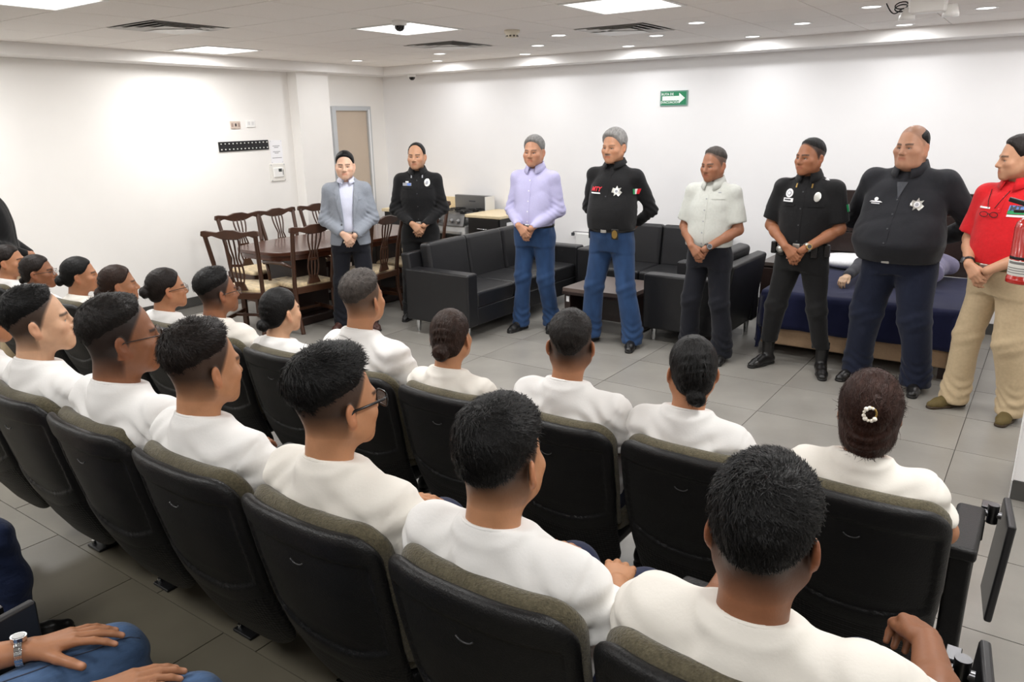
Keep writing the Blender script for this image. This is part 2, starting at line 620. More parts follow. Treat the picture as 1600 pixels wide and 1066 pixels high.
for sy in (-1, 1):
    MB().box((0.0125, sy * 0.025, 0.005), (0.002, 0.03, 0.035)).build('outlet', mat('outlet_grey', srgb(214, 214, 214), 0.5), t)  # outlets a little greyer than the white plate
t = thing('paper_notice', 'white paper notice taped to the wall beside the peg strip', 'notice', (XL, 5.88, 1.585))
MB().box((0.0015, 0, 0), (0.001, 0.17, 0.26)).build('sheet', mat('paper_white', srgb(244, 244, 248), 0.7), t)
m_ = MB()
for zz, ww in ((0.065, 0.10), (0.048, 0.06), (0.0, 0.1), (-0.015, 0.055), (-0.07, 0.135)):
    m_.box((0.0022, 0.0, zz), (0.0004, ww, 0.006))
m_.build('printed_lines', mat('print_grey', srgb(120, 120, 124), 0.7), t)
m_ = MB()
for sy in (-1, 1):
    for sz in (-1, 1):
        m_.cyl((0.001, sy * 0.075, sz * 0.12), (0.004, sy * 0.075, sz * 0.12), 0.004, n=8)
m_.build('pins', mat('pin_grey', srgb(170, 172, 180), 0.4), t)
t = thing('thermostat', 'white thermostat in a clear cover on the left wall', 'thermostat', (XL, 5.865, 1.35))
MB().box((0.008, 0, 0), (0.016, 0.21, 0.2)).build('cover', mat('clear_cover', srgb(232, 230, 224), 0.15, spec=0.7), t, bevel=0.006)
MB().box((0.022, 0, 0), (0.016, 0.14, 0.11)).build('body', FRW, t, bevel=0.008)
MB().box((0.0305, 0.02, 0.025), (0.002, 0.045, 0.035)).build('display', mat('display_dark', srgb(60, 66, 66), 0.25), t)
MB().box((0.0305, 0.058, 0.0), (0.003, 0.008, 0.06)).build('lever', mat('lever_grey', srgb(110, 110, 112), 0.4), t)
for k in range(4):
    MB().cyl((0.014, -0.092 + 0.184 * (k % 2), -0.088 + 0.176 * (k // 2)), (0.019, -0.092 + 0.184 * (k % 2), -0.088 + 0.176 * (k // 2)), 0.006, n=8).build('screw', MATS['pin_grey'], t)

# ---- evacuation sign on the back wall
GREEN = mat('sign_green', srgb(18, 128, 84), 0.45, noise=0.03, nscale=20)
SWH = mat('sign_white', srgb(236, 244, 240), 0.5)
t = thing('evacuation_sign', 'green evacuation route sign with a white arrow on the back wall', 'sign', (-3.365, YB - 0.001, 2.083))
t.rotation_euler = (0, 0, 0)
MB().box((0, -0.006, 0), (0.30, 0.012, 0.15)).build('board', mat('sign_edge', srgb(112, 150, 138), 0.5), t)
MB().box((0, -0.0125, 0), (0.272, 0.002, 0.128)).build('panel', GREEN, t)
Mf = Matrix.Translation((0, -0.0155, 0))
MB().prism([(-0.125, 0.022), (0.06, 0.022), (0.06, 0.052), (0.125, 0.0), (0.06, -0.052), (0.06, -0.022), (-0.125, -0.022)], 0.002, Mf).build('arrow', SWH, t)
for body, px_, pz_ in (('RUTA DE', -0.068, 0.04), ('EVACUACIÓN', -0.036, -0.04)):
    me_ = text_mesh(body, 0.033, 0.0005, 0.0006)
    o = obj('lettering', me_, SWH, t)
    o.rotation_euler = (math.pi / 2, 0, 0)
    o.location = (px_, -0.0142, pz_)
# ================================================================== distance-field modelling of bodies and cloth
def V3(*a):
    return np.array(a, dtype=np.float64)


def nrm(v):
    v = np.asarray(v, dtype=np.float64)
    return v / (np.linalg.norm(v) + 1e-12)


def rot3(yaw=0.0, pitch=0.0, roll=0.0):
    """columns: right, forward, up. yaw > 0 turns to the person's right, pitch > 0 looks up"""
    cy, sy = math.cos(-yaw), math.sin(-yaw)
    Rz = np.array([[cy, -sy, 0], [sy, cy, 0], [0, 0, 1]])
    cx, sx = math.cos(pitch), math.sin(pitch)
    Rx = np.array([[1, 0, 0], [0, cx, -sx], [0, sx, cx]])
    cr, sr = math.cos(roll), math.sin(roll)
    Ry = np.array([[cr, 0, sr], [0, 1, 0], [-sr, 0, cr]])
    return Rz @ Rx @ Ry


class SDF:
    def __init__(s, lo, hi, v):
        s.lo = np.array(lo, dtype=np.float64)
        s.v = v
        n = np.ceil((np.array(hi) - s.lo) / v).astype(int) + 1
        s.ax = [(s.lo[i] + v * np.arange(n[i])).astype(np.float32) for i in range(3)]
        s.d = np.full(n, 0.12, dtype=np.float32)

    def _g(s, lo, hi):
        sl = []
        for i in range(3):
            a = int(np.searchsorted(s.ax[i], lo[i]))
            b = int(np.searchsorted(s.ax[i], hi[i]))
            if b <= a:
                return None
            sl.append(slice(a, b))
        X = s.ax[0][sl[0]][:, None, None]
        Y = s.ax[1][sl[1]][None, :, None]
        Z = s.ax[2][sl[2]][None, None, :]
        return tuple(sl), X, Y, Z

    def _mix(s, sl, b, k, mode):
        a = s.d[sl]
        if mode == 'u':
            h = np.clip(0.5 + 0.5 * (a - b) / k, 0, 1)
            s.d[sl] = a + (b - a) * h - k * h * (1 - h)
        elif mode == 's':
            b = -b
            h = np.clip(0.5 + 0.5 * (b - a) / k, 0, 1)
            s.d[sl] = a + (b - a) * h + k * h * (1 - h)

    def cone(s, a, b, ra, rb=None, k=0.02, mode='u', flat=None):
        """tapered capsule; flat = (direction, factor) squeezes it along a direction"""
        a, b = np.asarray(a, float), np.asarray(b, float)
        rb = ra if rb is None else rb
        m = max(ra, rb) + k + 2 * s.v + 0.005
        g = s._g(np.minimum(a, b) - m, np.maximum(a, b) + m)
        if g is None:
            return s
        sl, X, Y, Z = g
        e = b - a
        L2 = float(e @ e) + 1e-12
        px, py, pz = X - a[0], Y - a[1], Z - a[2]
        t = np.clip((px * e[0] + py * e[1] + pz * e[2]) / L2, 0, 1)
        qx, qy, qz = px - t * e[0], py - t * e[1], pz - t * e[2]
        d2 = qx * qx + qy * qy + qz * qz
        if flat is not None:
            n = nrm(flat[0])
            dn = qx * n[0] + qy * n[1] + qz * n[2]
            d2 = d2 + (flat[1] ** 2 - 1) * dn * dn
        s._mix(sl, (np.sqrt(d2) - (ra + (rb - ra) * t)).astype(np.float32), k, mode)
        return s

    def ell(s, c, r, k=0.02, R=None, mode='u'):
        c = np.asarray(c, float)
        r = np.asarray(r if hasattr(r, '__len__') else (r, r, r), float)
        m = r.max() + k + 2 * s.v + 0.005
        g = s._g(c - m, c + m)
        if g is None:
            return s
        sl, X, Y, Z = g
        px, py, pz = X - c[0], Y - c[1], Z - c[2]
        if R is not None:
            R = np.asarray(R)
            px, py, pz = [R[0, i] * px + R[1, i] * py + R[2, i] * pz for i in range(3)]
        k0 = np.sqrt((px / r[0]) ** 2 + (py / r[1]) ** 2 + (pz / r[2]) ** 2)
        k1 = np.sqrt((px / r[0] ** 2) ** 2 + (py / r[1] ** 2) ** 2 + (pz / r[2] ** 2) ** 2) + 1e-6
        b = np.where(k0 < 0.5, (k0 - 1) * r.min(), k0 * (k0 - 1) / k1)
        s._mix(sl, b.astype(np.float32), k, mode)
        return s

    def loft(s, o, A, tab, k=0.02, mode='u', n=2.3):
        """stack of rounded sections along a tilted axis; tab rows: h, half width, half depth, forward offset"""
        tab = np.asarray(tab, float)
        o = np.asarray(o, float)
        A = np.asarray(A, float)
        W = max(tab[:, 1].max(), (tab[:, 2] + np.abs(tab[:, 3])).max()) + 0.04
        e0, e1 = o + A[2] * tab[0, 0], o + A[2] * tab[-1, 0]
        g = s._g(np.minimum(e0, e1) - W, np.maximum(e0, e1) + W)
        if g is None:
            return s
        sl, X, Y, Z = g
        px, py, pz = X - o[0], Y - o[1], Z - o[2]
        x = A[0, 0] * px + A[0, 1] * py + A[0, 2] * pz
        y = A[1, 0] * px + A[1, 1] * py + A[1, 2] * pz
        h = A[2, 0] * px + A[2, 1] * py + A[2, 2] * pz
        h = np.broadcast_to(h, np.broadcast(x, y, h).shape)
        hs = np.linspace(tab[0, 0], tab[-1, 0], 160)
        ker = np.hanning(15)
        ker /= ker.sum()

        def col(i):
            q = np.interp(hs, tab[:, 0], tab[:, i])
            q = np.convolve(np.pad(q, 7, mode='edge'), ker, 'valid')
            return np.interp(h, hs, q)
        w_, d_, f_ = col(1), col(2), col(3)
        rho = ((np.abs(x) / w_) ** n + (np.abs(y - f_) / d_) ** n) ** (1.0 / n)
        b = (rho - 1) * np.minimum(w_, d_)
        b = np.maximum(b, np.maximum(tab[0, 0] - h, h - tab[-1, 0]))
        s._mix(sl, b.astype(np.float32), k, mode)
        return s

    def clip(s, n, off, k=0.006):
        """keep the side where p . n < off"""
        X, Y, Z = s.ax[0][:, None, None], s.ax[1][None, :, None], s.ax[2][None, None, :]
        b = (X * n[0] + Y * n[1] + Z * n[2] - off).astype(np.float32)
        h = np.clip(0.5 + 0.5 * (b - s.d) / k, 0, 1)
        s.d = s.d + (b - s.d) * h + k * h * (1 - h)
        return s

    def fn(s, f, k=0.005, mode='s', box=None):
        """mix in a free function f(X, Y, Z) over a box"""
        lo, hi = box if box is not None else (s.lo - 1, s.lo + 9)
        g = s._g(lo, hi)
        if g is None:
            return s
        sl, X, Y, Z = g
        b = np.broadcast_to(f(X, Y, Z), s.d[sl].shape).astype(np.float32)
        s._mix(sl, b, k, mode)
        return s

    def disp(s, f):
        X, Y, Z = s.ax[0][:, None, None], s.ax[1][None, :, None], s.ax[2][None, None, :]
        s.d = (s.d + f(X, Y, Z)).astype(np.float32)
        return s

    def polygon(s, smooth=1):
        """naive surface nets"""
        d = s.d
        ins = d < 0
        a = ins[:-1, :-1, :-1]
        allin = a.copy()
        anyin = a.copy()
        for dx in (0, 1):
            for dy in (0, 1):
                for dz in (0, 1):
                    c = ins[dx:d.shape[0] - 1 + dx, dy:d.shape[1] - 1 + dy, dz:d.shape[2] - 1 + dz]
                    allin &= c
                    anyin |= c
        act = anyin & ~allin
        idx = np.argwhere(act)
        if len(idx) == 0:
            return np.zeros((0, 3)), np.zeros((0, 4), int)
        num = np.full(act.shape, -1, dtype=np.int64)
        num[act] = np.arange(len(idx))
        i, j, k = idx.T
        cv = {}
        for dx in (0, 1):
            for dy in (0, 1):
                for dz in (0, 1):
                    cv[dx, dy, dz] = d[i + dx, j + dy, k + dz].astype(np.float64)
        acc = np.zeros((len(idx), 3))
        cnt = np.zeros(len(idx))
        for axis in range(3):
            o1, o2 = [q for q in range(3) if q != axis]
            for u in (0, 1):
                for v in (0, 1):
                    p0 = [0, 0, 0]
                    p0[o1], p0[o2] = u, v
                    p1 = list(p0)
                    p1[axis] = 1
                    A_, B_ = cv[tuple(p0)], cv[tuple(p1)]
                    m = (A_ < 0) != (B_ < 0)
                    t = np.where(m, A_ / np.where(m, A_ - B_, 1), 0)
                    pt = np.zeros((len(idx), 3))
                    pt[:, o1], pt[:, o2] = u, v
                    pt[:, axis] = t
                    acc += pt * m[:, None]
                    cnt += m
        P = (idx + acc / cnt[:, None]) * s.v + s.lo
        quads = []
        for axis in range(3):
            o1, o2 = (axis + 1) % 3, (axis + 2) % 3
            sa = [slice(None)] * 3
            sb = [slice(None)] * 3
            sa[axis], sb[axis] = slice(0, -1), slice(1, None)
            A_, B_ = ins[tuple(sa)], ins[tuple(sb)]
            e = np.argwhere(A_ != B_)
            ok = (e[:, o1] > 0) & (e[:, o2] > 0) & (e[:, o1] < num.shape[o1]) & (e[:, o2] < num.shape[o2])
            e = e[ok]
            f = A_[tuple(e.T)]

            def at(du, dv):
                q = e.copy()
                q[:, o1] -= du
                q[:, o2] -= dv
                return num[tuple(q.T)]
            q = np.stack([at(1, 1), at(0, 1), at(0, 0), at(1, 0)], 1)
            q[~f] = q[~f][:, ::-1]
            quads.append(q)
        Q = np.concatenate(quads)
        Q = Q[(Q >= 0).all(1)]
        for _ in range(smooth):
            e0 = np.concatenate([Q[:, 0], Q[:, 1], Q[:, 2], Q[:, 3]])
            e1 = np.concatenate([Q[:, 1], Q[:, 2], Q[:, 3], Q[:, 0]])
            dg = np.bincount(e0, minlength=len(P)) + np.bincount(e1, minlength=len(P))
            S = np.stack([np.bincount(e0, P[e1, q], len(P)) + np.bincount(e1, P[e0, q], len(P)) for q in range(3)], 1)
            P = 0.5 * P + 0.5 * S / np.maximum(dg, 1)[:, None]
        return P, Q


def join_parts(parts):
    vs, qs, o = [], [], 0
    for v, q in parts:
        vs.append(v)
        qs.append(q + o)
        o += len(v)
    return np.concatenate(vs), np.concatenate(qs)


def wave(seed, amp, f=14.0, dirs=3, aniso=(1, 1, 1)):
    """soft random cloth folds"""
    rg = np.random.default_rng(seed)
    ks = [(nrm(rg.normal(size=3)) * np.array(aniso) * f * rg.uniform(0.6, 1.7), rg.uniform(0, 6.28), rg.normal(size=3) * f * 0.45) for _ in range(dirs)]

    def g(X, Y, Z):
        r = 0
        for kv, ph, k2 in ks:
            wv = 1.6 * np.sin(k2[0] * X + k2[1] * Y + k2[2] * Z + ph * 2)
            r = r + (1 - 1.9 * np.abs(np.sin(0.5 * (kv[0] * X + kv[1] * Y + kv[2] * Z + ph + wv))))
        return amp / math.sqrt(dirs) * r
    return g
# ================================================================== people
SKINM = mat('skin', (0.5, 0.3, 0.2, 1), 0.48, spec=0.35, noise=0.05, nscale=45, vcol=True, sss=0.06, bump=0.05, bscale=160)
EYEM = mat('eye_surface', (0.8, 0.8, 0.8, 1), 0.15, vcol=True)


def hairmat(name, rgb, rough=0.5, spec=0.22):
    return mat('hair_' + name, srgb(*rgb), rough, spec=spec, noise=0.35, nscale=28, bump=0.35, bscale=90, stretch=(4.0, 1.0, 1.0), vcol=False)


HAIR = {'black': hairmat('black', (12, 11, 11)), 'soft': hairmat('soft_black', (24, 20, 18)), 'brown': hairmat('brown', (42, 27, 20)),
        'dbrown': hairmat('dark_brown', (26, 19, 16)), 'grey': hairmat('grey', (112, 110, 108), 0.55, 0.3), 'salt': hairmat('salt', (128, 126, 124), 0.55, 0.3),
        'dgrey': hairmat('dark_grey', (62, 56, 52), 0.55, 0.3), 'auburn': hairmat('auburn', (48, 27, 20))}


def skin_rgb(t):
    return np.array(srgb(*t)[:3]) * np.array([0.80, 0.77, 0.74])


# hair styles: hairline height by front-back position (head units in metres), thickness on top and at the sides
STY = {
    'mid': dict(y=(-0.13, -0.10, -0.06, -0.02, 0.0, 0.02, 0.04, 0.055, 0.066, 0.09), z=(-0.045, -0.038, -0.018, 0.014, 0.026, 0.03, 0.04, 0.062, 0.08, 0.09), top=0.017, side=0.009, tap=0.05, soft=True),
    'short': dict(y=(-0.13, -0.10, -0.06, -0.025, 0.0, 0.02, 0.036, 0.05, 0.066, 0.09), z=(-0.085, -0.075, -0.055, -0.012, 0.008, 0.004, 0.03, 0.062, 0.082, 0.092), top=0.017, side=0.006),
    'crop': dict(y=(-0.13, -0.10, -0.06, -0.02, 0.02, 0.045, 0.062, 0.09), z=(-0.03, -0.022, 0.0, 0.018, 0.034, 0.052, 0.08, 0.09), top=0.021, side=0.008, tap=0.075, soft=True),
    'fade': dict(y=(-0.13, -0.10, -0.06, -0.02, 0.02, 0.05, 0.066, 0.09), z=(-0.04, -0.032, -0.008, 0.012, 0.03, 0.05, 0.08, 0.088), top=0.015, side=0.006, tap=0.075, soft=True),
    'bald': dict(y=(-0.13, -0.10, -0.06, -0.025, 0.0, 0.02, 0.04, 0.09), z=(-0.07, -0.07, -0.05, -0.01, 0.01, 0.02, 0.06, 0.2), top=0.004, side=0.004, tap=0.04, soft=True),
    'recede': dict(y=(-0.13, -0.10, -0.06, -0.025, 0.0, 0.02, 0.035, 0.05, 0.09), z=(-0.08, -0.07, -0.05, -0.012, 0.006, 0.0, 0.05, 0.105, 0.13), top=0.006, side=0.006),
    'full': dict(y=(-0.13, -0.10, -0.06, -0.025, 0.0, 0.02, 0.04, 0.058, 0.07, 0.095), z=(-0.085, -0.08, -0.06, -0.015, 0.008, 0.004, 0.035, 0.064, 0.078, 0.09), top=0.03, side=0.012),
    'bun': dict(y=(-0.13, -0.10, -0.06, -0.03, 0.0, 0.025, 0.045, 0.062, 0.09), z=(-0.075, -0.075, -0.068, -0.02, 0.012, 0.015, 0.035, 0.066, 0.082), top=0.009, side=0.008),
    'loose': dict(y=(-0.16, -0.10, -0.06, -0.03, 0.0, 0.03, 0.05, 0.065, 0.09), z=(-0.14, -0.14, -0.12, -0.05, -0.02, 0.0, 0.035, 0.066, 0.082), top=0.018, side=0.02),
}
CR_C, CR_R = V3(0, -0.012, 0.032), V3(0.0755, 0.096, 0.09)


def head_field(S, c, R, s, p):
    """adds a head to the field: c centre, R axes, s scale, p person options"""
    def T(x, y, z):
        return c + R @ (V3(x, y, z) * s)
    wf = p.get('face_w', 1.0) * 1.04
    S.ell(T(0, -0.012, 0.032), CR_R * s, 0.01, R)
    S.ell(T(0, 0.028, -0.02), V3(0.064 * wf, 0.066, 0.08) * s, 0.025 * s, R)
    for q in (-1, 1):
        S.cone(T(q * 0.05 * wf, -0.005, -0.05), T(q * 0.018, 0.066, -0.094), 0.025 * s * wf, 0.019 * s, 0.03 * s)
        S.ell(T(q * 0.042 * wf, 0.058, -0.028), V3(0.026 * wf, 0.024, 0.024) * s, 0.02 * s, R)
        S.ell(T(q * 0.036 * wf, 0.042, -0.062), V3(0.026 * wf, 0.032, 0.032) * s, 0.02 * s, R)
    S.ell(T(0, 0.074, -0.096), V3(0.024, 0.02, 0.018) * s, 0.02 * s, R)
    S.cone(T(-0.034, 0.079, 0.014), T(0.034, 0.079, 0.014), 0.011 * s, 0.011 * s, 0.018 * s)
    for q in (-1, 1):
        S.ell(T(q * 0.031, 0.097, -0.006), V3(0.02, 0.016, 0.0125) * s, 0.012 * s, R, 's')
        S.ell(T(q * 0.031, 0.0795, 0.0015), V3(0.017, 0.009, 0.0065) * s, 0.004 * s, R)
    nl = p.get('nose', 1.0)
    S.cone(T(0, 0.086, 0.006), T(0, 0.09 + 0.017 * nl, -0.033), 0.0085 * s, 0.0125 * s, 0.012 * s)
    for q in (-1, 1):
        S.ell(T(q * 0.0135, 0.094, -0.038), V3(0.0095, 0.011, 0.008) * s, 0.006 * s, R)
    S.ell(T(0, 0.078, -0.066), V3(0.032, 0.02, 0.022) * s, 0.02 * s, R)
    S.cone(T(-0.02, 0.089, -0.0605), T(0.02, 0.089, -0.0605), 0.0058 * s, 0.0058 * s, 0.006 * s)
    S.cone(T(-0.017, 0.088, -0.072), T(0.017, 0.088, -0.072), 0.0066 * s, 0.0066 * s, 0.006 * s)
    S.cone(T(-0.025, 0.099, -0.066), T(0.025, 0.099, -0.066), 0.0028 * s, 0.0028 * s, 0.003 * s, 's')
    for q in (-1, 1):
        Re = R @ rot3(0, 0.18, 0) @ rot3(q * -0.42, 0, 0)
        S.ell(T(q * 0.0815, -0.014, -0.01), V3(0.007, 0.0175, 0.029) * s, 0.006 * s, Re)
        S.ell(T(q * 0.079, -0.008, -0.032), V3(0.007, 0.011, 0.012) * s, 0.006 * s, Re)
        S.ell(T(q * 0.0905, -0.009, -0.008), V3(0.0075, 0.010, 0.016) * s, 0.005 * s, Re, 's')
    if p.get('jowl'):
        S.ell(T(0, 0.03, -0.105), V3(0.062 * wf, 0.055, 0.035) * s, 0.03 * s, R)


def neck_field(S, c, R, s, base, r=0.056):
    S.cone(c + R @ (V3(0, -0.022, -0.05) * s), base, r * s, r * 1.06 * s, 0.035 * s)


def head_cols(v, c, R, s, p):
    """skin colours by place on the head: brows, lips, stubble of a fade, beard shadow"""
    q = (v - c) @ R / s
    x, y, z = q.T
    base = skin_rgb(p['skin'])
    C = np.tile(base, (len(v), 1))
    onhead = (z > -0.13)

    def lay(mask, col, a):
        nonlocal C
        m = np.clip(mask, 0, 1)[:, None] * a
        C = C * (1 - m) + np.array(col) * m
    hc = np.array(srgb(*p.get('hair_rgb', (28, 22, 20)))[:3])
    # warm cheeks, nose, ears
    for qx in (-1, 1):
        lay(np.exp(-(((x - qx * 0.045) / 0.02) ** 2 + ((y - 0.06) / 0.03) ** 2 + ((z + 0.035) / 0.02) ** 2)), base * np.array([1.12, 0.84, 0.8]), 0.5)
        lay(np.clip((np.abs(x) - 0.0775) / 0.003, 0, 1) * (z > -0.05) * (z < 0.03) * (y > -0.04) * (y < 0.015), base * np.array([1.08, 0.84, 0.78]), 0.3)
    # lips
    lay((y > 0.07) * np.exp(-((np.maximum(np.abs(x) - 0.018, 0) / 0.006) ** 2 + ((z + 0.0665) / 0.0095) ** 2)), base * np.array([0.78, 0.5, 0.48]), 0.9)
    # brows
    bw = p.get('brow', 0.85)
    ax = np.abs(x)
    bz = 0.0185 - 7.0 * (ax - 0.034) ** 2
    lay((y > 0.05) * np.clip(1.6 - np.abs(z - bz) / 0.0042, 0, 1) * (ax > 0.011) * (ax < 0.052), hc * 0.9, bw)
    # lash line, and eye shade painted into the skin colour
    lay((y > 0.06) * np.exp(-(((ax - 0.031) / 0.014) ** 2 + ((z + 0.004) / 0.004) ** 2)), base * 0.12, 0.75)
    # stubble of the haircut
    f = p.get('fade')
    if f is not None:
        lo, hi, a = f
        zz = z - np.interp(y, [-0.12, -0.05, 0.02, 0.06], [0.0, 0.0, -0.012, -0.05])
        m = np.clip((zz - lo) / (hi - lo), 0, 1) * np.clip((np.interp(z, [-0.05, 0.0, 0.03, 0.055, 0.08, 0.1], [-0.01, 0.016, 0.03, 0.046, 0.064, 0.075]) - y) / 0.012, 0, 1)
        lay(m ** 0.55 * (1 - np.clip((ax - 0.0765) / 0.003, 0, 1) * (np.abs(z + 0.01) < 0.04) * (np.abs(y + 0.012) < 0.028)), hc * 1.2, a)
    b = p.get('beard')
    if b:
        m = np.clip((-0.035 - z) / 0.02, 0, 1) * np.clip((y - 0.0) / 0.02, 0, 1) * (z > -0.125)
        lay(m, hc * 1.6, b)
    mu = p.get('moustache')
    if mu is not None:
        lay((y > 0.07) * np.exp(-((np.maximum(ax - 0.02, 0) / 0.006) ** 2 + ((z + 0.05) / 0.0065) ** 4)), np.array(srgb(*mu)[:3]), 0.9)
    C = np.where(onhead[:, None], C, base)
    return C


def make_eyes(c, R, s, body, p):
    for q in (-1, 1):
        m_ = MB().sphere((0, 0, 0), 0.0115 * s, 14, 10)
        me = m_.mesh('eye')
        n = len(me.vertices)
        co = np.zeros(n * 3, dtype=np.float32)
        me.vertices.foreach_get('co', co)
        co = co.reshape(-1, 3)
        a = me.color_attributes.new('Col', 'FLOAT_COLOR', 'POINT')
        cl = np.ones((n, 4), dtype=np.float32)
        cl[:, :3] = 0.6
        rr = np.hypot(co[:, 0], co[:, 2]) / s
        cl[(rr < 0.0068) & (co[:, 1] > 0), :3] = (0.03, 0.015, 0.01)
        a.data.foreach_set('color', cl.ravel())
        o = obj('eye', me, EYEM, body)
        M = Matrix([list(R[i]) for i in range(3)]).to_4x4()
        M.translation = Vector(c + R @ (V3(q * 0.031, 0.0735, -0.0045) * s))
        o.matrix_local = M


def hair_field(c, R, s, sty, v, p):
    m = 0.2 * s
    S = SDF(c - m, c + m, v)

    def T(x, y, z):
        return c + R @ (V3(x, y, z) * s)
    st = STY[sty]
    th = p.get('hair_t', 1.0)

    def f(X, Y, Z):
        px, py, pz = (X - c[0]) / s, (Y - c[1]) / s, (Z - c[2]) / s
        x = R[0, 0] * px + R[1, 0] * py + R[2, 0] * pz
        y = R[0, 1] * px + R[1, 1] * py + R[2, 1] * pz
        z = R[0, 2] * px + R[1, 2] * py + R[2, 2] * pz
        t = st['side'] + (st['top'] * th - st['side']) * np.clip((z - 0.02) / 0.07, 0, 1) ** 0.8
        rx, ry, rz = CR_R + 0.0
        zc = z - CR_C[2]
        zz = np.where(zc < 0, zc * 0.62, zc)
        k0 = np.sqrt((x / rx) ** 2 + ((y - CR_C[1]) / ry) ** 2 + (zz / rz) ** 2)
        L = np.interp(y, st['y'], st['z'])
        sm = np.clip((z - L) / st.get('tap', 0.03), 0, 1)
        if sty == 'bald':
            sm = sm * np.clip((0.118 - z - 0.5 * np.clip(y + 0.03, 0, 1)) / 0.04, 0, 1)
        sm = sm * sm * (3 - 2 * sm) if st.get('soft') else np.sqrt(sm * (2 - sm))
        b = (k0 - 1) * 0.088 - (t + 0.007) * sm + 0.007
        if sty in ('crop', 'full', 'fade', 'mid'):
            b = b - 0.004 * np.clip((y - 0.02) / 0.05, 0, 1) * np.clip((z - 0.06) / 0.04, 0, 1) * sm * th
        if sty == 'loose':
            b = b - 0.01 * np.clip((-0.02 - z) / 0.06, 0, 1)
        cut = (L + (0.012 if st.get('soft') else -0.012) - z) * 0.75
        k = 0.006
        h = np.clip(0.5 + 0.5 * (cut - b) / k, 0, 1)
        b = b + (cut - b) * h + k * h * (1 - h)
        # keep the ears free
        ear = np.sqrt(((np.abs(x) - 0.083) / 0.02) ** 2 + ((y + 0.006) / 0.026) ** 2 + ((z + 0.016) / 0.042) ** 2) - 1
        b = np.maximum(b, -ear * 0.02)
        rg = p.get('hair_rough', 0.0015)
        b = b + rg * np.sin(x * 190 + 9 * np.sin(y * 35)) * np.sin(y * 150 + z * 90 + 5 * np.sin(x * 40))
        return b * s
    S.fn(f, 0.002, 'u')
    bun = p.get('bun')
    if bun is not None:
        by, bz, br = bun
        S.ell(T(0, by, bz), V3(br * 1.12, br * 0.8, br) * s, 0.012 * s, R)
        S.ell(T(0, by + 0.035, bz + 0.006), V3(br * 0.8, br * 0.8, br * 0.75) * s, 0.02 * s, R)

        def tw(X, Y, Z):
            px, py, pz = (X - c[0]) / s, (Y - c[1]) / s, (Z - c[2]) / s
            x = R[0, 0] * px + R[1, 0] * py + R[2, 0] * pz
            y = R[0, 1] * px + R[1, 1] * py + R[2, 1] * pz
            z = R[0, 2] * px + R[1, 2] * py + R[2, 2] * pz
            a = np.arctan2(z - bz, x)
            rad = np.hypot(x, z - bz)
            w_ = np.clip((by + 0.03 - y) / 0.02, 0, 1)
            return (0.0028 * np.sin(a * 2 + rad * 210) * w_ * s)
        S.disp(tw)
    return S


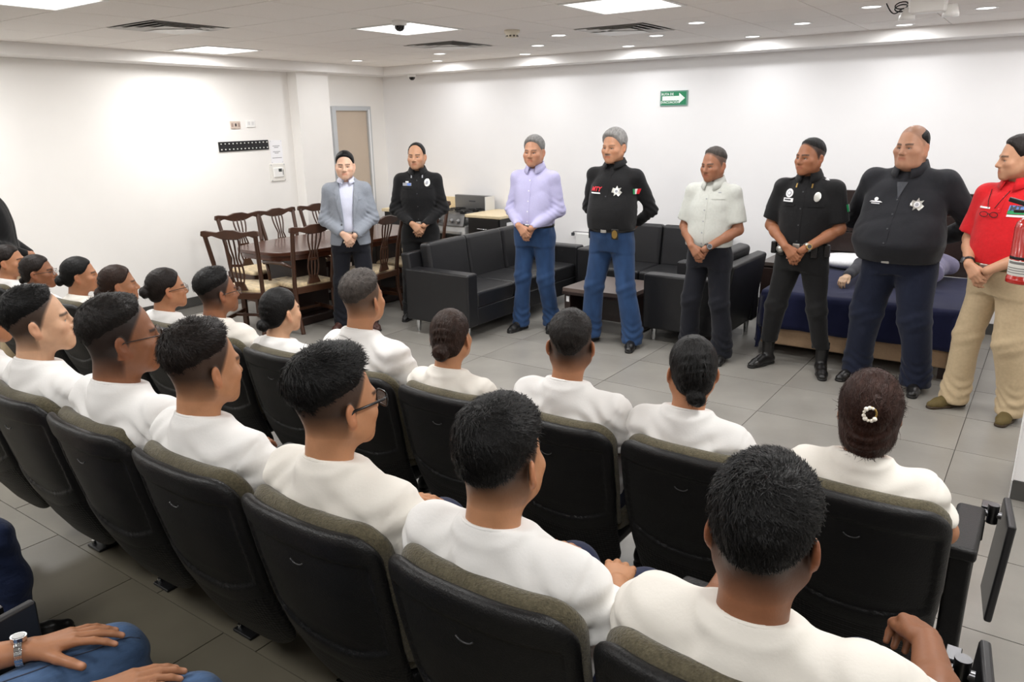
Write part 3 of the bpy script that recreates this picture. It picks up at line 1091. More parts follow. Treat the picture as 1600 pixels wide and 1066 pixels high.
def strands(P, Q, c, R, s, sty, p, n, length, width, lift):
    """short ribbons combed over the hair surface"""
    rg = np.random.default_rng(p['seed'])
    fi = rg.integers(0, len(Q), n)
    wts = rg.dirichlet((1, 1, 1, 1), n)
    A = P[Q[fi]]
    pt = (A * wts[:, :, None]).sum(1)
    nr = np.cross(A[:, 2] - A[:, 0], A[:, 3] - A[:, 1])
    nr /= np.linalg.norm(nr, axis=1)[:, None] + 1e-9
    q = (pt - c) @ R / s
    nl = nr @ R
    rad = q - V3(0, -0.012, 0.02)
    rad /= np.linalg.norm(rad, axis=1)[:, None]
    ok = (nl * rad).sum(1) > 0.72
    if p.get('bun') is not None:
        ok |= np.linalg.norm(q - V3(0, p['bun'][0], p['bun'][1]), axis=1) < p['bun'][2] * 1.4
    pt, q, nl = pt[ok], q[ok], nl[ok]
    n = len(pt)
    if sty in ('bun', 'loose'):
        bun = p.get('bun') or (-0.1, 0.0, 0.03)
        tgt = V3(0, bun[0] + 0.02, bun[1])
        dr = tgt - q
        onb = np.linalg.norm((q - V3(0, bun[0], bun[1])) / bun[2], axis=1) < 1.5
        sw = np.stack([-(q[:, 2] - bun[1]), np.zeros(len(q)), q[:, 0]], 1)
        dr[onb] = sw[onb]
        if sty == 'loose':
            low = q[:, 2] < -0.03
            dr[low] = V3(0, -0.02, -1) + rg.normal(size=(low.sum(), 3)) * 0.25
    else:
        wh = V3(0.012, -0.055, 0.105)
        dr = q - wh
        ang = 0.7
        ca, sa = math.cos(ang), math.sin(ang)
        dr = np.stack([dr[:, 0] * ca - dr[:, 1] * sa, dr[:, 0] * sa + dr[:, 1] * ca, dr[:, 2]], 1)
        fw = np.clip((q[:, 1] + 0.02) / 0.06, 0, 1)[:, None]
        dr = dr / (np.linalg.norm(dr, axis=1)[:, None] + 1e-9) + fw * V3(*p.get('comb', (0.1, 0.5, 0.1)))
    j = {'bun': 0.06}.get(sty, 0.28)
    dr = dr / (np.linalg.norm(dr, axis=1)[:, None] + 1e-9) + rg.normal(size=dr.shape) * j
    dr -= nl * (dr * nl).sum(1)[:, None]
    dr /= np.linalg.norm(dr, axis=1)[:, None] + 1e-9
    sd = np.cross(dr, nl)
    hl = np.clip((q[:, 2] - np.interp(q[:, 1], STY[sty]['y'], STY[sty]['z'])) / 0.06, 0.25, 1)[:, None] if STY[sty].get('soft') else 1.0
    L = length * rg.uniform(0.5, 1.25, n)[:, None] * s * hl
    lf = lift * rg.uniform(0.2, 1.6, n)[:, None] * s * hl
    W_ = width * rg.uniform(0.6, 1.3, n)[:, None] * s
    D, N, B = dr @ R.T, nl @ R.T, sd @ R.T
    curv = np.full((n, 1), 6.3)
    if sty in ('bun', 'loose'):
        curv[onb] = 15.0
        L[onb] *= 0.6
    rows = []
    for t, wv in ((0.0, 1.0), (0.4, 1.0), (0.75, 0.75), (1.0, 0.15)):
        cen = pt - N * 0.001 + D * (L * t) + N * (lf * (1 - (1 - t) ** 2) - (L * t) ** 2 * curv)
        rows += [cen - B * W_ * wv * 0.5, cen + B * W_ * wv * 0.5]
    Vv = np.stack(rows, 1).reshape(-1, 3)
    o = (np.arange(n) * 8)[:, None]
    F = np.concatenate([o + np.array([[0, 1, 3, 2]]), o + np.array([[2, 3, 5, 4]]), o + np.array([[4, 5, 7, 6]])])
    return Vv, F


def add_hair(root, c, R, s, p, vox):
    sty = p.get('hair', 'short')
    if sty is None:
        return
    S = hair_field(c, R, s, sty, vox, p)
    P, Q = S.polygon(1)
    if len(P) == 0:
        return
    o = obj('hair', np_mesh('hair', P, Q), HAIR[p.get('hair_mat', 'black')], root)
    n = p.get('strands', 0)
    if n:
        ln, wd, lf = p.get('strand_shape', (0.03, 0.0013, 0.004))
        Vv, F = strands(P, Q, c, R, s, sty, p, n, ln, wd, lf)
        h2 = obj('hair_strands', np_mesh('hair_strands', Vv, F, smooth=False), HAIR[p.get('hair_mat', 'black')], o)
        h2['kind'] = 'stuff'
    return o


def hand(S, w_, d, n, l, curl=(0.35, 0.5, 0.35), s=1.0, spread=0.12, thumb=(0.75, 0.25), nails=None, bends=None, k=0.005):
    """hand from the wrist w_: d towards the fingers, n out of the back of the hand, l towards the thumb"""
    d, n = nrm(d), nrm(n)
    n = nrm(n - d * (n @ d))
    l0 = nrm(np.cross(d, n))
    l = l0 if l0 @ np.asarray(l, float) > 0 else -l0
    off = (0.0285, 0.0095, -0.0095, -0.0275)
    kn = []
    for i, of in enumerate(off):
        K_ = w_ + d * (0.088 - 0.004 * abs(i - 1)) * s + l * of * s + n * (0.004 - 0.002 * abs(i - 1)) * s
        kn.append(K_)
        S.cone(w_ + d * 0.012 * s + l * of * 0.55 * s, K_, 0.0135 * s, 0.0115 * s, 0.012 * s)
    S.cone(w_ + d * 0.02 * s - n * 0.006 * s, w_ + d * 0.068 * s - n * 0.008 * s, 0.023 * s, 0.026 * s, 0.015 * s, flat=(n, 1.9))
    ln = ((0.042, 0.026, 0.021), (0.047, 0.03, 0.022), (0.043, 0.028, 0.021), (0.034, 0.021, 0.019))
    for i in range(4):
        fan = (1.5 - i) * spread
        dd = nrm(d * math.cos(fan) + l * math.sin(fan))
        p = kn[i]
        nn = n
        r = (0.0098, 0.0102, 0.0098, 0.0086)[i] * s
        cc = curl if bends is None else bends[i]
        for q in range(3):
            a = cc[q]
            dd, nn = nrm(dd * math.cos(a) - nn * math.sin(a)), nrm(nn * math.cos(a) + dd * math.sin(a))
            p2 = p + dd * ln[i][q] * s
            S.cone(p, p2, r, r * 0.9, k * s)
            p = p2
            r *= 0.9
        if nails is not None:
            nails.append((p - dd * 0.001 * s + nn * r * 0.6, nn, dd))
    tb = w_ + d * 0.02 * s + l * 0.02 * s - n * 0.006 * s
    td = nrm(d * math.cos(thumb[0]) + l * math.sin(thumb[0]) - n * 0.22)
    p = tb
    r = 0.0145 * s
    for q, L in enumerate((0.045, 0.034, 0.028)):
        p2 = p + td * L * s
        S.cone(p, p2, r, r * 0.86, (0.012 if q == 0 else k) * s)
        p, r = p2, r * 0.88
        td = nrm(td + d * thumb[1])
    if nails is not None:
        nails.append((p + n * r * 0.6, n, td))
    return S


def blank(v, skin):
    return np.tile(skin_rgb(skin), (len(v), 1))


def nail_cols(v, C, nails, skin):
    for pt, nn, dd in nails:
        e = v - pt
        m = np.exp(-((np.linalg.norm(e - np.outer(e @ dd, dd), axis=1) / 0.0065) ** 2 + (e @ dd / 0.0075) ** 2)) * (e @ nn > -0.004)
        m = np.clip(m * 1.3, 0, 1)[:, None] * 0.8
        C[:] = C * (1 - m) + np.minimum(skin_rgb(skin) * np.array([1.5, 1.45, 1.5]) + 0.1, 0.8) * m
    return C


def band(S_fn):
    return S_fn


def cloth_obj(name, S, m, root, smooth=1, label=None):
    P, Q = S.polygon(smooth)
    o = obj(name, np_mesh(name, P, Q), m, root)
    if label:
        o['label'] = label
    o['_n'] = 0
    del o['_n']
    return o, P, Q


def bvh_of(P, Q):
    return BVHTree.FromPolygons([tuple(p) for p in P], [tuple(int(i) for i in f) for f in Q])


def decal(bv, poly, m, root, name, axis=(0, 1, 0), off=0.003, thick=0.003, sub=2, label=None, far=1.0, me=None):
    """patch laid onto a garment: outline in (x, z) seen from the axis direction, wrapped onto the cloth"""
    ax = Vector(axis).normalized()
    up = Vector((0, 0, 1))
    rt = up.cross(ax) * -1.0
    if ax.y > 0.5:
        rt = Vector((1, 0, 0))
    rt = (rt - ax * rt.dot(ax)).normalized()
    bm = bmesh.new()
    if me is not None:
        bm.from_mesh(me)
        bpy.data.meshes.remove(me)
    else:
        vs = [bm.verts.new((x, z, 0)) for x, z in poly]
        bm.faces.new(vs)
        if sub:
            bmesh.ops.triangulate(bm, faces=bm.faces)
            bmesh.ops.subdivide_edges(bm, edges=bm.edges, cuts=sub, use_grid_fill=True)
    dead = []
    for v in bm.verts:
        o = rt * v.co.x + up * v.co.y + ax * far
        zoff = v.co.z
        hit = bv.ray_cast(o, -ax, far * 2)
        if hit[0] is None:
            dead.append(v)
            continue
        v.co = hit[0] + ax * (off + zoff)
    if dead:
        bmesh.ops.delete(bm, geom=dead, context='VERTS')
    bmesh.ops.recalc_face_normals(bm, faces=bm.faces)
    out = bpy.data.meshes.new(name)
    bm.to_mesh(out)
    bm.free()
    o = obj(name, out, m, root)
    if thick and me is None:
        md = o.modifiers.new('thick', 'SOLIDIFY')
        md.thickness = thick
        md.offset = 0
    if label:
        o['label'] = label
    return o


def collar(root, c, rx, ry, z0, m, name='collar', gap=0.35, h=0.035, drop=0.05, tip=0.045, open_v=0.02, tilt=0.25, thick=0.004, label=None):
    """turned-down shirt collar: a stand around the neck folding outwards, open at the front"""
    n = 28
    P = []
    for i in range(n + 1):
        a = gap + (2 * math.pi - 2 * gap) * i / n      # 0 = front
        fr = abs(math.cos(a / 2)) ** 3                    # 1 at front, 0 at back
        ca, sa = math.cos(a), math.sin(a)
        zt = z0 + h - fr * h * 0.9
        y_t = -tilt * 0.0
        top = (c[0] + rx * sa, c[1] + ry * ca + y_t, c[2] + zt)
        mid = (c[0] + (rx + 0.006) * sa, c[1] + (ry + 0.006) * ca, c[2] + zt + 0.003)
        e = 0.022 + 0.012 * fr
        low = (c[0] + (rx + e) * sa * (1 + open_v * fr), c[1] + (ry + e + tip * fr * 0.3) * ca, c[2] + zt - drop * (0.8 + 0.55 * fr ** 2))
        base = (c[0] + (rx + 0.004) * sa, c[1] + (ry + 0.004) * ca, c[2] + z0 - 0.02)
        P.append((base, top, mid, low))
    vs = [q for row in P for q in row]
    fs = []
    for i in range(n):
        for k in range(3):
            fs.append((i * 4 + k, i * 4 + k + 1, (i + 1) * 4 + k + 1, (i + 1) * 4 + k))
    o = MB().add(vs, fs, True).build(name, m, root)
    md = o.modifiers.new('thick', 'SOLIDIFY')
    md.thickness = thick
    md.offset = 0
    if label:
        o['label'] = label
    return o


def ring_mesh(c, R, rx, ry, r, n=36, dz=None):
    pts = []
    for i in range(n):
        a = 2 * math.pi * i / n
        z = 0 if dz is None else dz(a)
        pts.append(c + R @ V3(rx * math.sin(a), ry * math.cos(a), z))
    return MB().tube(pts, r, 8, closed=True)


def glasses(root, c, R, s, m, rim=0.0012, w=0.05, h=0.036, thickarm=0.0018):
    """spectacles: two rims, bridge, two temples, two lenses"""
    def T(x, y, z):
        return tuple(c + R @ (V3(x, y, z) * s))
    t = bpy.data.objects.new('glasses', None)
    t.empty_display_size = 0.05
    link(t, root)
    mm = MB()
    lens = MB()
    for q in (-1, 1):
        pts = []
        for i in range(20):
            a = 2 * math.pi * i / 20
            ex = 2.0 / 3.2
            x = q * 0.034 + w / 2 * math.copysign(abs(math.cos(a)) ** ex, math.cos(a))
            z = -0.006 + h / 2 * math.copysign(abs(math.sin(a)) ** ex, math.sin(a))
            pts.append(T(x, 0.112 - 1.6 * (abs(x)) ** 2, z))
        mm.tube(pts, rim, 6, closed=True)
        lens.add(pts, [tuple(range(20))])
        mm.tube([T(q * 0.058, 0.105, 0.004), T(q * 0.072, 0.088, 0.004), T(q * 0.081, 0.03, 0.002), T(q * 0.083, -0.006, 0.0), T(q * 0.08, -0.022, -0.014)], thickarm, 6)
    mm.tube([T(-0.011, 0.112, 0.0), T(0, 0.115, 0.003), T(0.011, 0.112, 0.0)], rim, 6)
    f = mm.build('frame', m, t)
    lens.build('lenses', GLASSM, t)
    return t


GLASSM = bpy.data.materials.new('lens_glass')
GLASSM.use_nodes = True
_b = GLASSM.node_tree.nodes['Principled BSDF']
_b.inputs['Base Color'].default_value = (0.95, 0.97, 0.98, 1)
_b.inputs['Roughness'].default_value = 0.03
_b.inputs['Alpha'].default_value = 0.22
_b.inputs['Specular IOR Level'].default_value = 0.7


def shoe(root, a, fwd, m, s=1.0, boot=False, name='shoe', solem=None):
    """a = ankle point on the floor plane, fwd = toe direction"""
    f = nrm(V3(fwd[0], fwd[1], 0))
    c = V3(a[0], a[1], 0)
    S = SDF(c - V3(0.2, 0.2, 0.01) * s, c + V3(0.2, 0.2, 0.28 if boot else 0.14) * s, 0.0065)
    l = V3(f[1], -f[0], 0)
    up = V3(0, 0, 1)
    S.cone(c - f * 0.05 * s + up * 0.04 * s, c + f * 0.12 * s + up * 0.033 * s, 0.036 * s, 0.038 * s, 0.02)
    S.cone(c + f * 0.12 * s + up * 0.028 * s, c + f * 0.17 * s + up * 0.024 * s, 0.04 * s, 0.03 * s, 0.02, flat=(up, 1.15))
    S.cone(c - f * 0.02 * s + up * 0.05 * s, c + f * 0.06 * s + up * 0.06 * s, 0.04 * s, 0.032 * s, 0.03)
    S.cone(c - f * 0.015 * s + up * 0.06 * s, c - f * 0.015 * s + up * (0.24 if boot else 0.085) * s, 0.04 * s, 0.052 * s if boot else 0.04 * s, 0.02)
    S.clip((0, 0, -1), -0.012)
    if boot:
        S.clip((0, 0, 1), 0.245 * s)
    o, P, Q = cloth_obj(name, S, m, root)
    S = SDF(c - V3(0.2, 0.2, 0.01) * s, c + V3(0.22, 0.22, 0.05), 0.006)
    S.cone(c - f * 0.052 * s + up * 0.01, c + f * 0.06 * s + up * 0.01, 0.036 * s, 0.037 * s, 0.01)
    S.cone(c + f * 0.06 * s + up * 0.01, c + f * 0.168 * s + up * 0.01, 0.041 * s, 0.034 * s, 0.02)
    S.clip((0, 0, 1), 0.02).clip((0, 0, -1), 0.0)
    cloth_obj('sole', S, solem or MATS['black_rubber'], o)
    return o
# ------------------------------------------------------------------ standing people
def fabric(name, rgb, rough=0.8, noise=0.08, nscale=60, bump=0.25, bscale=30, sheen=0.1, spec=0.25, stretch=None, wrinkle=0.5, wscale=5.0):
    return mat('cloth_' + name, srgb(*rgb), rough, noise=noise, nscale=nscale, bump=bump, bscale=bscale, sheen=sheen, spec=spec, stretch=stretch, wrinkle=wrinkle, wscale=wscale)


BLACKC = fabric('black', (15, 15, 17))
BLACK2 = fabric('black_trouser', (18, 18, 19))
CHARC = fabric('charcoal', (29, 30, 35), bump=0.15)
NAVY = fabric('navy', (18, 25, 45))
DNAVY = fabric('dark_navy', (16, 18, 27))
JEANS = fabric('jeans', (37, 63, 100), noise=0.22, nscale=16, bump=0.3, bscale=24, stretch=(1, 1, 0.45))
KHAKI = fabric('khaki', (190, 170, 138), noise=0.06)
RED = fabric('red', (196, 22, 30), sheen=0.1)
LAV = fabric('lavender', (180, 177, 212), noise=0.05, nscale=140, bump=0.15, sheen=0.05)
PALEGR = fabric('pale_grey', (190, 192, 186), noise=0.04, bump=0.2, sheen=0.05)
GREYJ = fabric('grey_jacket', (136, 142, 152), noise=0.12, nscale=170, bump=0.2)
PALEBL = fabric('pale_blue', (208, 212, 230), noise=0.04, nscale=140, bump=0.1)
LEATH = mat('black_leather', srgb(24, 23, 23), 0.32, noise=0.1, nscale=30, bump=0.1, bscale=80)
BROWNL = mat('brown_leather', srgb(70, 44, 38), 0.4, noise=0.15, nscale=20, bump=0.15, bscale=60)
OLIVEL = mat('olive_suede', srgb(92, 78, 40), 0.75, noise=0.15, nscale=20, bump=0.15, bscale=60)
SILVER = mat('badge_silver', srgb(205, 205, 200), 0.28, metal=0.85)
GOLD = mat('badge_gold', srgb(176, 146, 84), 0.3, metal=0.85)
PWHITE = mat('print_white', srgb(232, 232, 234), 0.6)
PRED = mat('print_red', srgb(220, 36, 52), 0.6)
PGREEN = mat('print_green', srgb(24, 140, 82), 0.6)
PBLUE = mat('print_blue', srgb(96, 128, 200), 0.6)
PDARK = mat('print_dark', srgb(60, 62, 66), 0.6)
PGREY = mat('print_grey2', srgb(150, 152, 158), 0.5)
I3 = np.eye(3)


def standing(p):
    """p: dict of options. local frame: +y forward, +x to the person's right, floor at z = 0"""
    H = p['H']
    s = H / 1.75
    root = thing('person', p['label'], 'person', p['loc'], p['rz'], p.get('group', 'people standing in line at the front'))
    bw, bd, bo = p.get('belly', (0.165, 0.125, 0.01))       # waist half width, half depth, forward shift
    ww, wd, wo = p.get('wring', (bw, bd, bo))
    cw = p.get('chest', 0.176)
    sw = p.get('sw', 0.168)
    hipw = p.get('hip', 0.172)
    fat = p.get('fat', 0.0)
    yaw, pit = p.get('head', (0.0, 0.0))
    seed = p['seed']
    dr = p.get('drop', 0.0)
    # --- head
    nb = V3(0, -0.03, 1.46) * s
    hs = s * p.get('hscale', 1.0)
    hc = V3(0, 0.012, 1.75 - 0.134 * p.get('hscale', 1.0)) * s
    R = rot3(yaw, pit)
    S = SDF(hc - V3(0.125, 0.14, 0.27) * s * 1.1, hc + V3(0.125, 0.145, 0.15) * s * 1.1, 0.0046)
    head_field(S, hc, R, hs, p)
    neck_field(S, hc, R, s, nb, p.get('neck', 0.056))
    parts = [S.polygon(1)]
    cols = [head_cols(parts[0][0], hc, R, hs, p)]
    # --- arms
    nails = []
    short = p.get('sleeve', 'long') == 'short'
    arms = {}
    for q in (-1, 1):
        sh = V3(q * sw, -0.012, 1.385) * s
        if p.get('arms', 'front') == 'front':
            el = V3(q * (sw + 0.062 + fat * 0.3), 0.0 + fat * 0.2, 1.105) * s
            wr = V3(q * 0.058 + p.get('wx', 0.0), bd + bo + 0.068, p.get('wz', 0.985) - (0.02 if q < 0 else 0.0)) * s
            if q < 0:
                wr[1] -= 0.0
        elif p['arms'] == 'back':
            el = V3(q * (sw + 0.09 + fat * 0.9), -0.125, 1.12) * s
            wr = V3(q * 0.07, -(bd + 0.07), 0.96) * s
        else:
            el = V3(q * (sw + 0.05), -0.03, 1.10) * s
            wr = V3(q * (sw + 0.02), 0.06, 0.86) * s
        arms[q] = (sh, el, wr)
        lo = np.minimum(np.minimum(sh, el), wr)
        hi = np.maximum(np.maximum(sh, el), wr)
        S = SDF(lo - 0.16, hi + 0.16, 0.0055 if p.get('arms', 'front') != 'back' else 0.009)
        S.cone(sh, el, (0.052 if short else 0.034) * s, (0.042 if short else 0.03) * s, 0.02)
        fr_ = 0.041 if short else 0.03
        S.cone(el, el + (wr - el) * 0.35, fr_ * s, fr_ * s, 0.02)
        S.cone(el + (wr - el) * 0.3, wr, fr_ * s, 0.0265 * s, 0.02)
        if p.get('arms', 'front') == 'front':
            if q == p.get('over', 1):       # hand on top, closing on the other
                d = nrm(V3(-q * 0.66, 0.16, -0.66))
                hand(S, wr, d, V3(0, 1, 0.15), V3(-q * 0.4, 0.3, 0.8), (0.4, 0.9, 0.7), s * 0.97, 0.015, (0.45, 0.3), nails)
            else:
                wr2 = wr + V3(0, -0.026, 0.0)
                d = nrm(V3(-q * 0.55, 0.12, -0.8))
                hand(S, wr2, d, V3(0, 1, 0.1), V3(-q * 0.6, 0.2, 0.5), (0.45, 0.8, 0.5), s * 0.97, 0.02, (0.4, 0.3), nails)
        elif p['arms'] == 'back':
            hand(S, wr, V3(-q * 0.7, -0.1, -0.6), V3(0, -1, 0.1), V3(-q * 0.5, 0, 0.6), (0.3, 0.6, 0.4), s * 1.05, 0.05, (0.5, 0.2))
        else:
            hand(S, wr, V3(0, 0.15, -1), V3(q, 0.2, 0), V3(-q * 0.1, 1, 0), (0.3, 0.4, 0.3), s * 1.05, 0.05, (0.5, 0.2))
        parts.append(S.polygon(1))
        cols.append(blank(parts[-1][0], p['skin']))
    # --- trunk under the clothes (coarse)
    S = SDF(V3(-0.5, -0.5, 0.0), V3(0.5, 0.6, 1.6) * s, 0.03)
    S.loft((0, 0, 0), I3, [(0.82 * s, 0.13 * s, 0.09 * s, 0), (1.05 * s, bw * 0.8 * s, bd * 0.8 * s, bo * s), (1.3 * s, cw * 0.75 * s, 0.09 * s, 0), (1.45 * s, 0.06 * s, 0.05 * s, -0.02 * s)])
    parts.append(S.polygon(1))
    cols.append(blank(parts[-1][0], p['skin']))
    P, Q = join_parts(parts)
    C = np.concatenate(cols)
    nail_cols(P, C, nails, p['skin'])
    body = obj('body', np_mesh('body', P, Q, cols=C), SKINM, root)
    make_eyes(hc, R, hs, body, p)
    add_hair(root, hc, R, hs, p, 0.0048)

    # --- shirt
    jk = p.get('jacket')
    hem = p.get('hem', 0.975) * s
    X = 0.36 + sw + fat
    tab = [(0.80 - dr, hipw + 0.012, 0.125 + fat * 0.25, 0.0), (0.92 - dr, hipw + 0.01 + fat * 0.3, max(0.125, wd * 0.95), wo * 0.7), (1.0 - dr, (ww + bw) / 2 + 0.008, (wd + bd) / 2 + 0.004, (wo + bo) / 2), (1.07 - dr, bw + 0.006, bd + 0.004, bo), (1.14 - dr * 0.6, (2 * bw + cw) / 3 + 0.006, (2 * bd + 0.13) / 3 + 0.005, bo * 0.9),
           (1.22, cw, 0.132 + fat * 0.3, bo * 0.5 + 0.008), (1.31, cw * 0.97, 0.126 + fat * 0.2, 0.003), (1.37, cw * 0.84, 0.112 + fat * 0.1, -0.006), (1.415, cw * 0.62, 0.092, -0.014), (1.45, 0.088, 0.076, -0.02), (1.485, 0.067, 0.066, -0.024)]
    tab = [(a * s, b * s, c_ * s, d_ * s) for a, b, c_, d_ in tab]

    def torso(S, grow=0.0, arms_on=True, hemz=hem):
        if arms_on:
            for q in (-1, 1):
                sh, el, wr = arms[q]
                af = p.get('armfat', 0.0)
                if short:
                    e = sh + (el - sh) * p.get('slv', 0.72)
                    S.cone(sh, e, (0.057 + af) * s, (0.064 + af) * s, 0.035 * s)
                    ax = nrm(el - sh)
                    S.fn(lambda X_, Y_, Z_: -((X_ - e[0]) * ax[0] + (Y_ - e[1]) * ax[1] + (Z_ - e[2]) * ax[2]), 0.004, 's', (e - 0.1, e + 0.1))
                else:
                    S.cone(sh, el, (0.055 + af) * s + grow, (0.049 + af) * s + grow, 0.035 * s)
                    w2 = wr + nrm(el - wr) * 0.012
                    S.cone(el, w2, (0.049 + af) * s + grow, (0.036 + af * 0.3) * s + grow, 0.03 * s)
                    ax = nrm(wr - el)
                    S.fn(lambda X_, Y_, Z_: -((X_ - w2[0]) * ax[0] + (Y_ - w2[1]) * ax[1] + (Z_ - w2[2]) * ax[2]), 0.003, 's', (w2 - 0.075, w2 + 0.075))
        S.loft((0, 0, 0), I3, [(a, b + grow, c_ + grow, d_) for a, b, c_, d_ in tab], 0.03)
        for q in (-1, 1):
            sh, el, wr = arms[q]
            S.cone(V3(q * 0.045, -0.024, 1.435) * s, sh + V3(-q * 0.012, 0, -0.006) * s, (0.042 + fat * 0.15) * s + grow, (0.053 + fat * 0.25) * s + grow, 0.05 * s)
        S.disp(wave(seed, p.get('fold', 0.0045), 17, 5, (1, 1, 1.2)))
        if not short:
            for q in (-1, 1):
                sh, el, wr = arms[q]

                def crease(X_, Y_, Z_, el=el):
                    r2 = ((X_ - el[0]) ** 2 + (Y_ - el[1]) ** 2 + (Z_ - el[2]) ** 2) / 0.012
                    return 0.006 * np.exp(-r2) * np.sin((X_ * q * 0.6 + Z_) * 130 + 3 * np.sin(Y_ * 30))
                S.disp(crease)
        rn_ = 0.0615 * s * p.get('neck', 0.056) / 0.056
        S.cone(nb + V3(0, 0.012, 0.036) * s, hc + V3(0, 0.0, -0.02) * s, rn_, rn_, 0.006, 's')
        S.clip((0, 0, -1), -hemz, 0.004)

    ymax = max(0.3, bd + bo + 0.1) * s + 0.12
    if jk:
        S = SDF((-0.3, -0.25, 0.84 * s), (0.3, 0.3, 1.56 * s), 0.01)
        torso(S, -0.012, False, 0.9 * s)
        so, sP, sQ = cloth_obj('shirt', S, p['shirt'], root)
        S = SDF((-X, -0.32, hem - 0.03), (X, ymax, 1.56 * s), 0.0085)
        torso(S, 0.006)

        def vee(X_, Y_, Z_):
            z = Z_ / s
            w_ = np.interp(z, [0.80, 0.87, 0.95, 1.08, 1.2, 1.4, 1.5], [0.12, 0.085, 0.045, 0.04, 0.048, 0.066, 0.07])
            return np.maximum(np.maximum(np.abs(X_ + 0.0) - w_ * s, np.where(z > 1.36, -0.02, 0.045) - Y_), (z - 1.7) * 0.3)
        S.fn(vee, 0.006, 's')
        top, P, Q = cloth_obj('jacket', S, jk, root)
        bv = bvh_of(P, Q)
        for q in (-1, 1):
            decal(bv, [(q * 0.05 * s, 1.1 * s), (q * 0.072 * s, 1.42 * s), (q * 0.1 * s, 1.435 * s), (q * 0.118 * s, 1.36 * s), (q * 0.1 * s, 1.345 * s), (q * 0.112 * s, 1.325 * s), (q * 0.062 * s, 1.12 * s)], jk, top, 'lapel', off=0.005, thick=0.007, sub=3)
            decal(bv, [(q * 0.09 * s, 0.965 * s), (q * 0.17 * s, 0.965 * s), (q * 0.17 * s, 0.95 * s), (q * 0.09 * s, 0.95 * s)], jk, top, 'pocket_flap', off=0.004, thick=0.006)
        decal(bv, [(-0.135 * s, 1.315 * s), (-0.075 * s, 1.305 * s), (-0.075 * s, 1.288 * s), (-0.135 * s, 1.298 * s)], jk, top, 'breast_pocket', off=0.004, thick=0.005)
        decal(bv, [(0.062 * s + 0.008 * math.cos(a), 1.07 * s + 0.008 * math.sin(a)) for a in np.linspace(0, 6.28, 11)[:-1]], PDARK, top, 'button', off=0.004, thick=0.004, sub=0)
        sbv = bvh_of(sP, sQ)
        collar(root, nb + V3(0, 0.012, 0) * s, 0.062 * s, 0.064 * s, 0.022 * s, p['shirt'], h=0.026 * s, drop=0.032 * s, gap=0.34)
    else:
        S = SDF((-X, -0.32 - fat, hem - 0.03), (X, ymax, 1.56 * s), 0.0085)
        torso(S)
        top, P, Q = cloth_obj('shirt', S, p['shirt'], root)
        bv = bvh_of(P, Q)
        if p.get('collar', True):
            collar(root, nb + V3(0, 0.012, 0) * s, 0.067 * s * p.get('neck', 0.056) / 0.056, 0.069 * s * p.get('neck', 0.056) / 0.056, 0.026 * s, p['shirt'], h=0.04 * s, drop=p.get('cdrop', 0.05) * s)
        if p.get('placket'):
            z0, z1, bm_ = p['placket']
            decal(bv, [(-0.014, z0 * s), (0.014, z0 * s), (0.014, z1 * s), (-0.014, z1 * s)], p['shirt'], top, 'placket', off=0.001, thick=0.004, sub=8)
            nb_ = p.get('nbut', 5)
            for i in range(nb_):
                zc = (z0 + 0.02 + (z1 - z0 - 0.05) * i / max(1, nb_ - 1)) * s
                decal(bv, [(0.0055 * math.cos(a), zc + 0.0055 * math.sin(a)) for a in np.linspace(0, 6.28, 9)[:-1]], bm_, top, 'button', off=0.0045, thick=0.003, sub=0)
    if p.get('open_v'):
        v0, v1, vm = p['open_v']
        decal(bv, [(-0.05 * s, v1 * s), (0.05 * s, v1 * s), (0.0, v0 * s)], vm, top, 'neck_opening', off=0.002, thick=0.002, sub=4)

    # --- trousers
    fx = p.get('foot', 0.13)
    tl = p.get('leg', (0.098, 0.076, 0.07))
    tz = p.get('waist', 1.0) * s
    S = SDF((-0.38 - fat, -0.26 - fat * 0.6, 0.0), (0.38 + fat, 0.3 + fat, tz + 0.06), 0.009)
    S.loft((0, 0, 0), I3, [(0.80 * s, hipw * 0.99 * s, 0.115 * s + fat * 0.3, 0.0), (0.92 * s, (hipw + 0.004 + fat * 0.3) * s, max(0.118, wd * 0.93) * s, wo * 0.7 * s), (1.02 * s, ww * 1.0 * s, (wd - 0.002) * s, wo * s), (1.06 * s, ww * s, wd * s, wo * s)], 0.03)
    ank = {}
    for q in (-1, 1):
        hip = V3(q * hipw * 0.50, -0.005, 0.86) * s
        kn = V3(q * (hipw * 0.5 + (fx - hipw * 0.5) * 0.55), 0.03, 0.50) * s
        an = V3(q * fx, -0.015 + p.get('stag', 0.0) * q, 0.085) * s
        ank[q] = an
        S.cone(hip, kn, tl[0] * s, tl[1] * s, 0.035)
        S.cone(kn, an + V3(0, 0, 0.05), tl[1] * s, tl[2] * s, 0.03)
        S.cone(an + V3(0, 0, 0.06), an + V3(0, 0.008, -0.02) * s, tl[2] * s, tl[2] * 1.04 * s, 0.02)
    S.clip((0, 0, 1), tz, 0.004)
    S.clip((0, 0, -1), -p.get('cuff', 0.04) * s, 0.004)
    S.disp(wave(seed + 5, 0.006, 15, 4, (1, 1, 0.8)))

    def stack(X_, Y_, Z_):
        return 0.005 * np.exp(-((Z_ - 0.14) / 0.09) ** 2) * np.sin(Z_ * 95 + 5 * np.sin(X_ * 20) + 4 * Y_ * 8) + 0.003 * np.exp(-((Z_ - 0.5 * s) / 0.08) ** 2) * np.sin(Z_ * 80 + X_ * 40)
    S.disp(stack)
    tr, tP, tQ = cloth_obj('trousers', S, p['trousers'], root)
    tbv = bvh_of(tP, tQ)
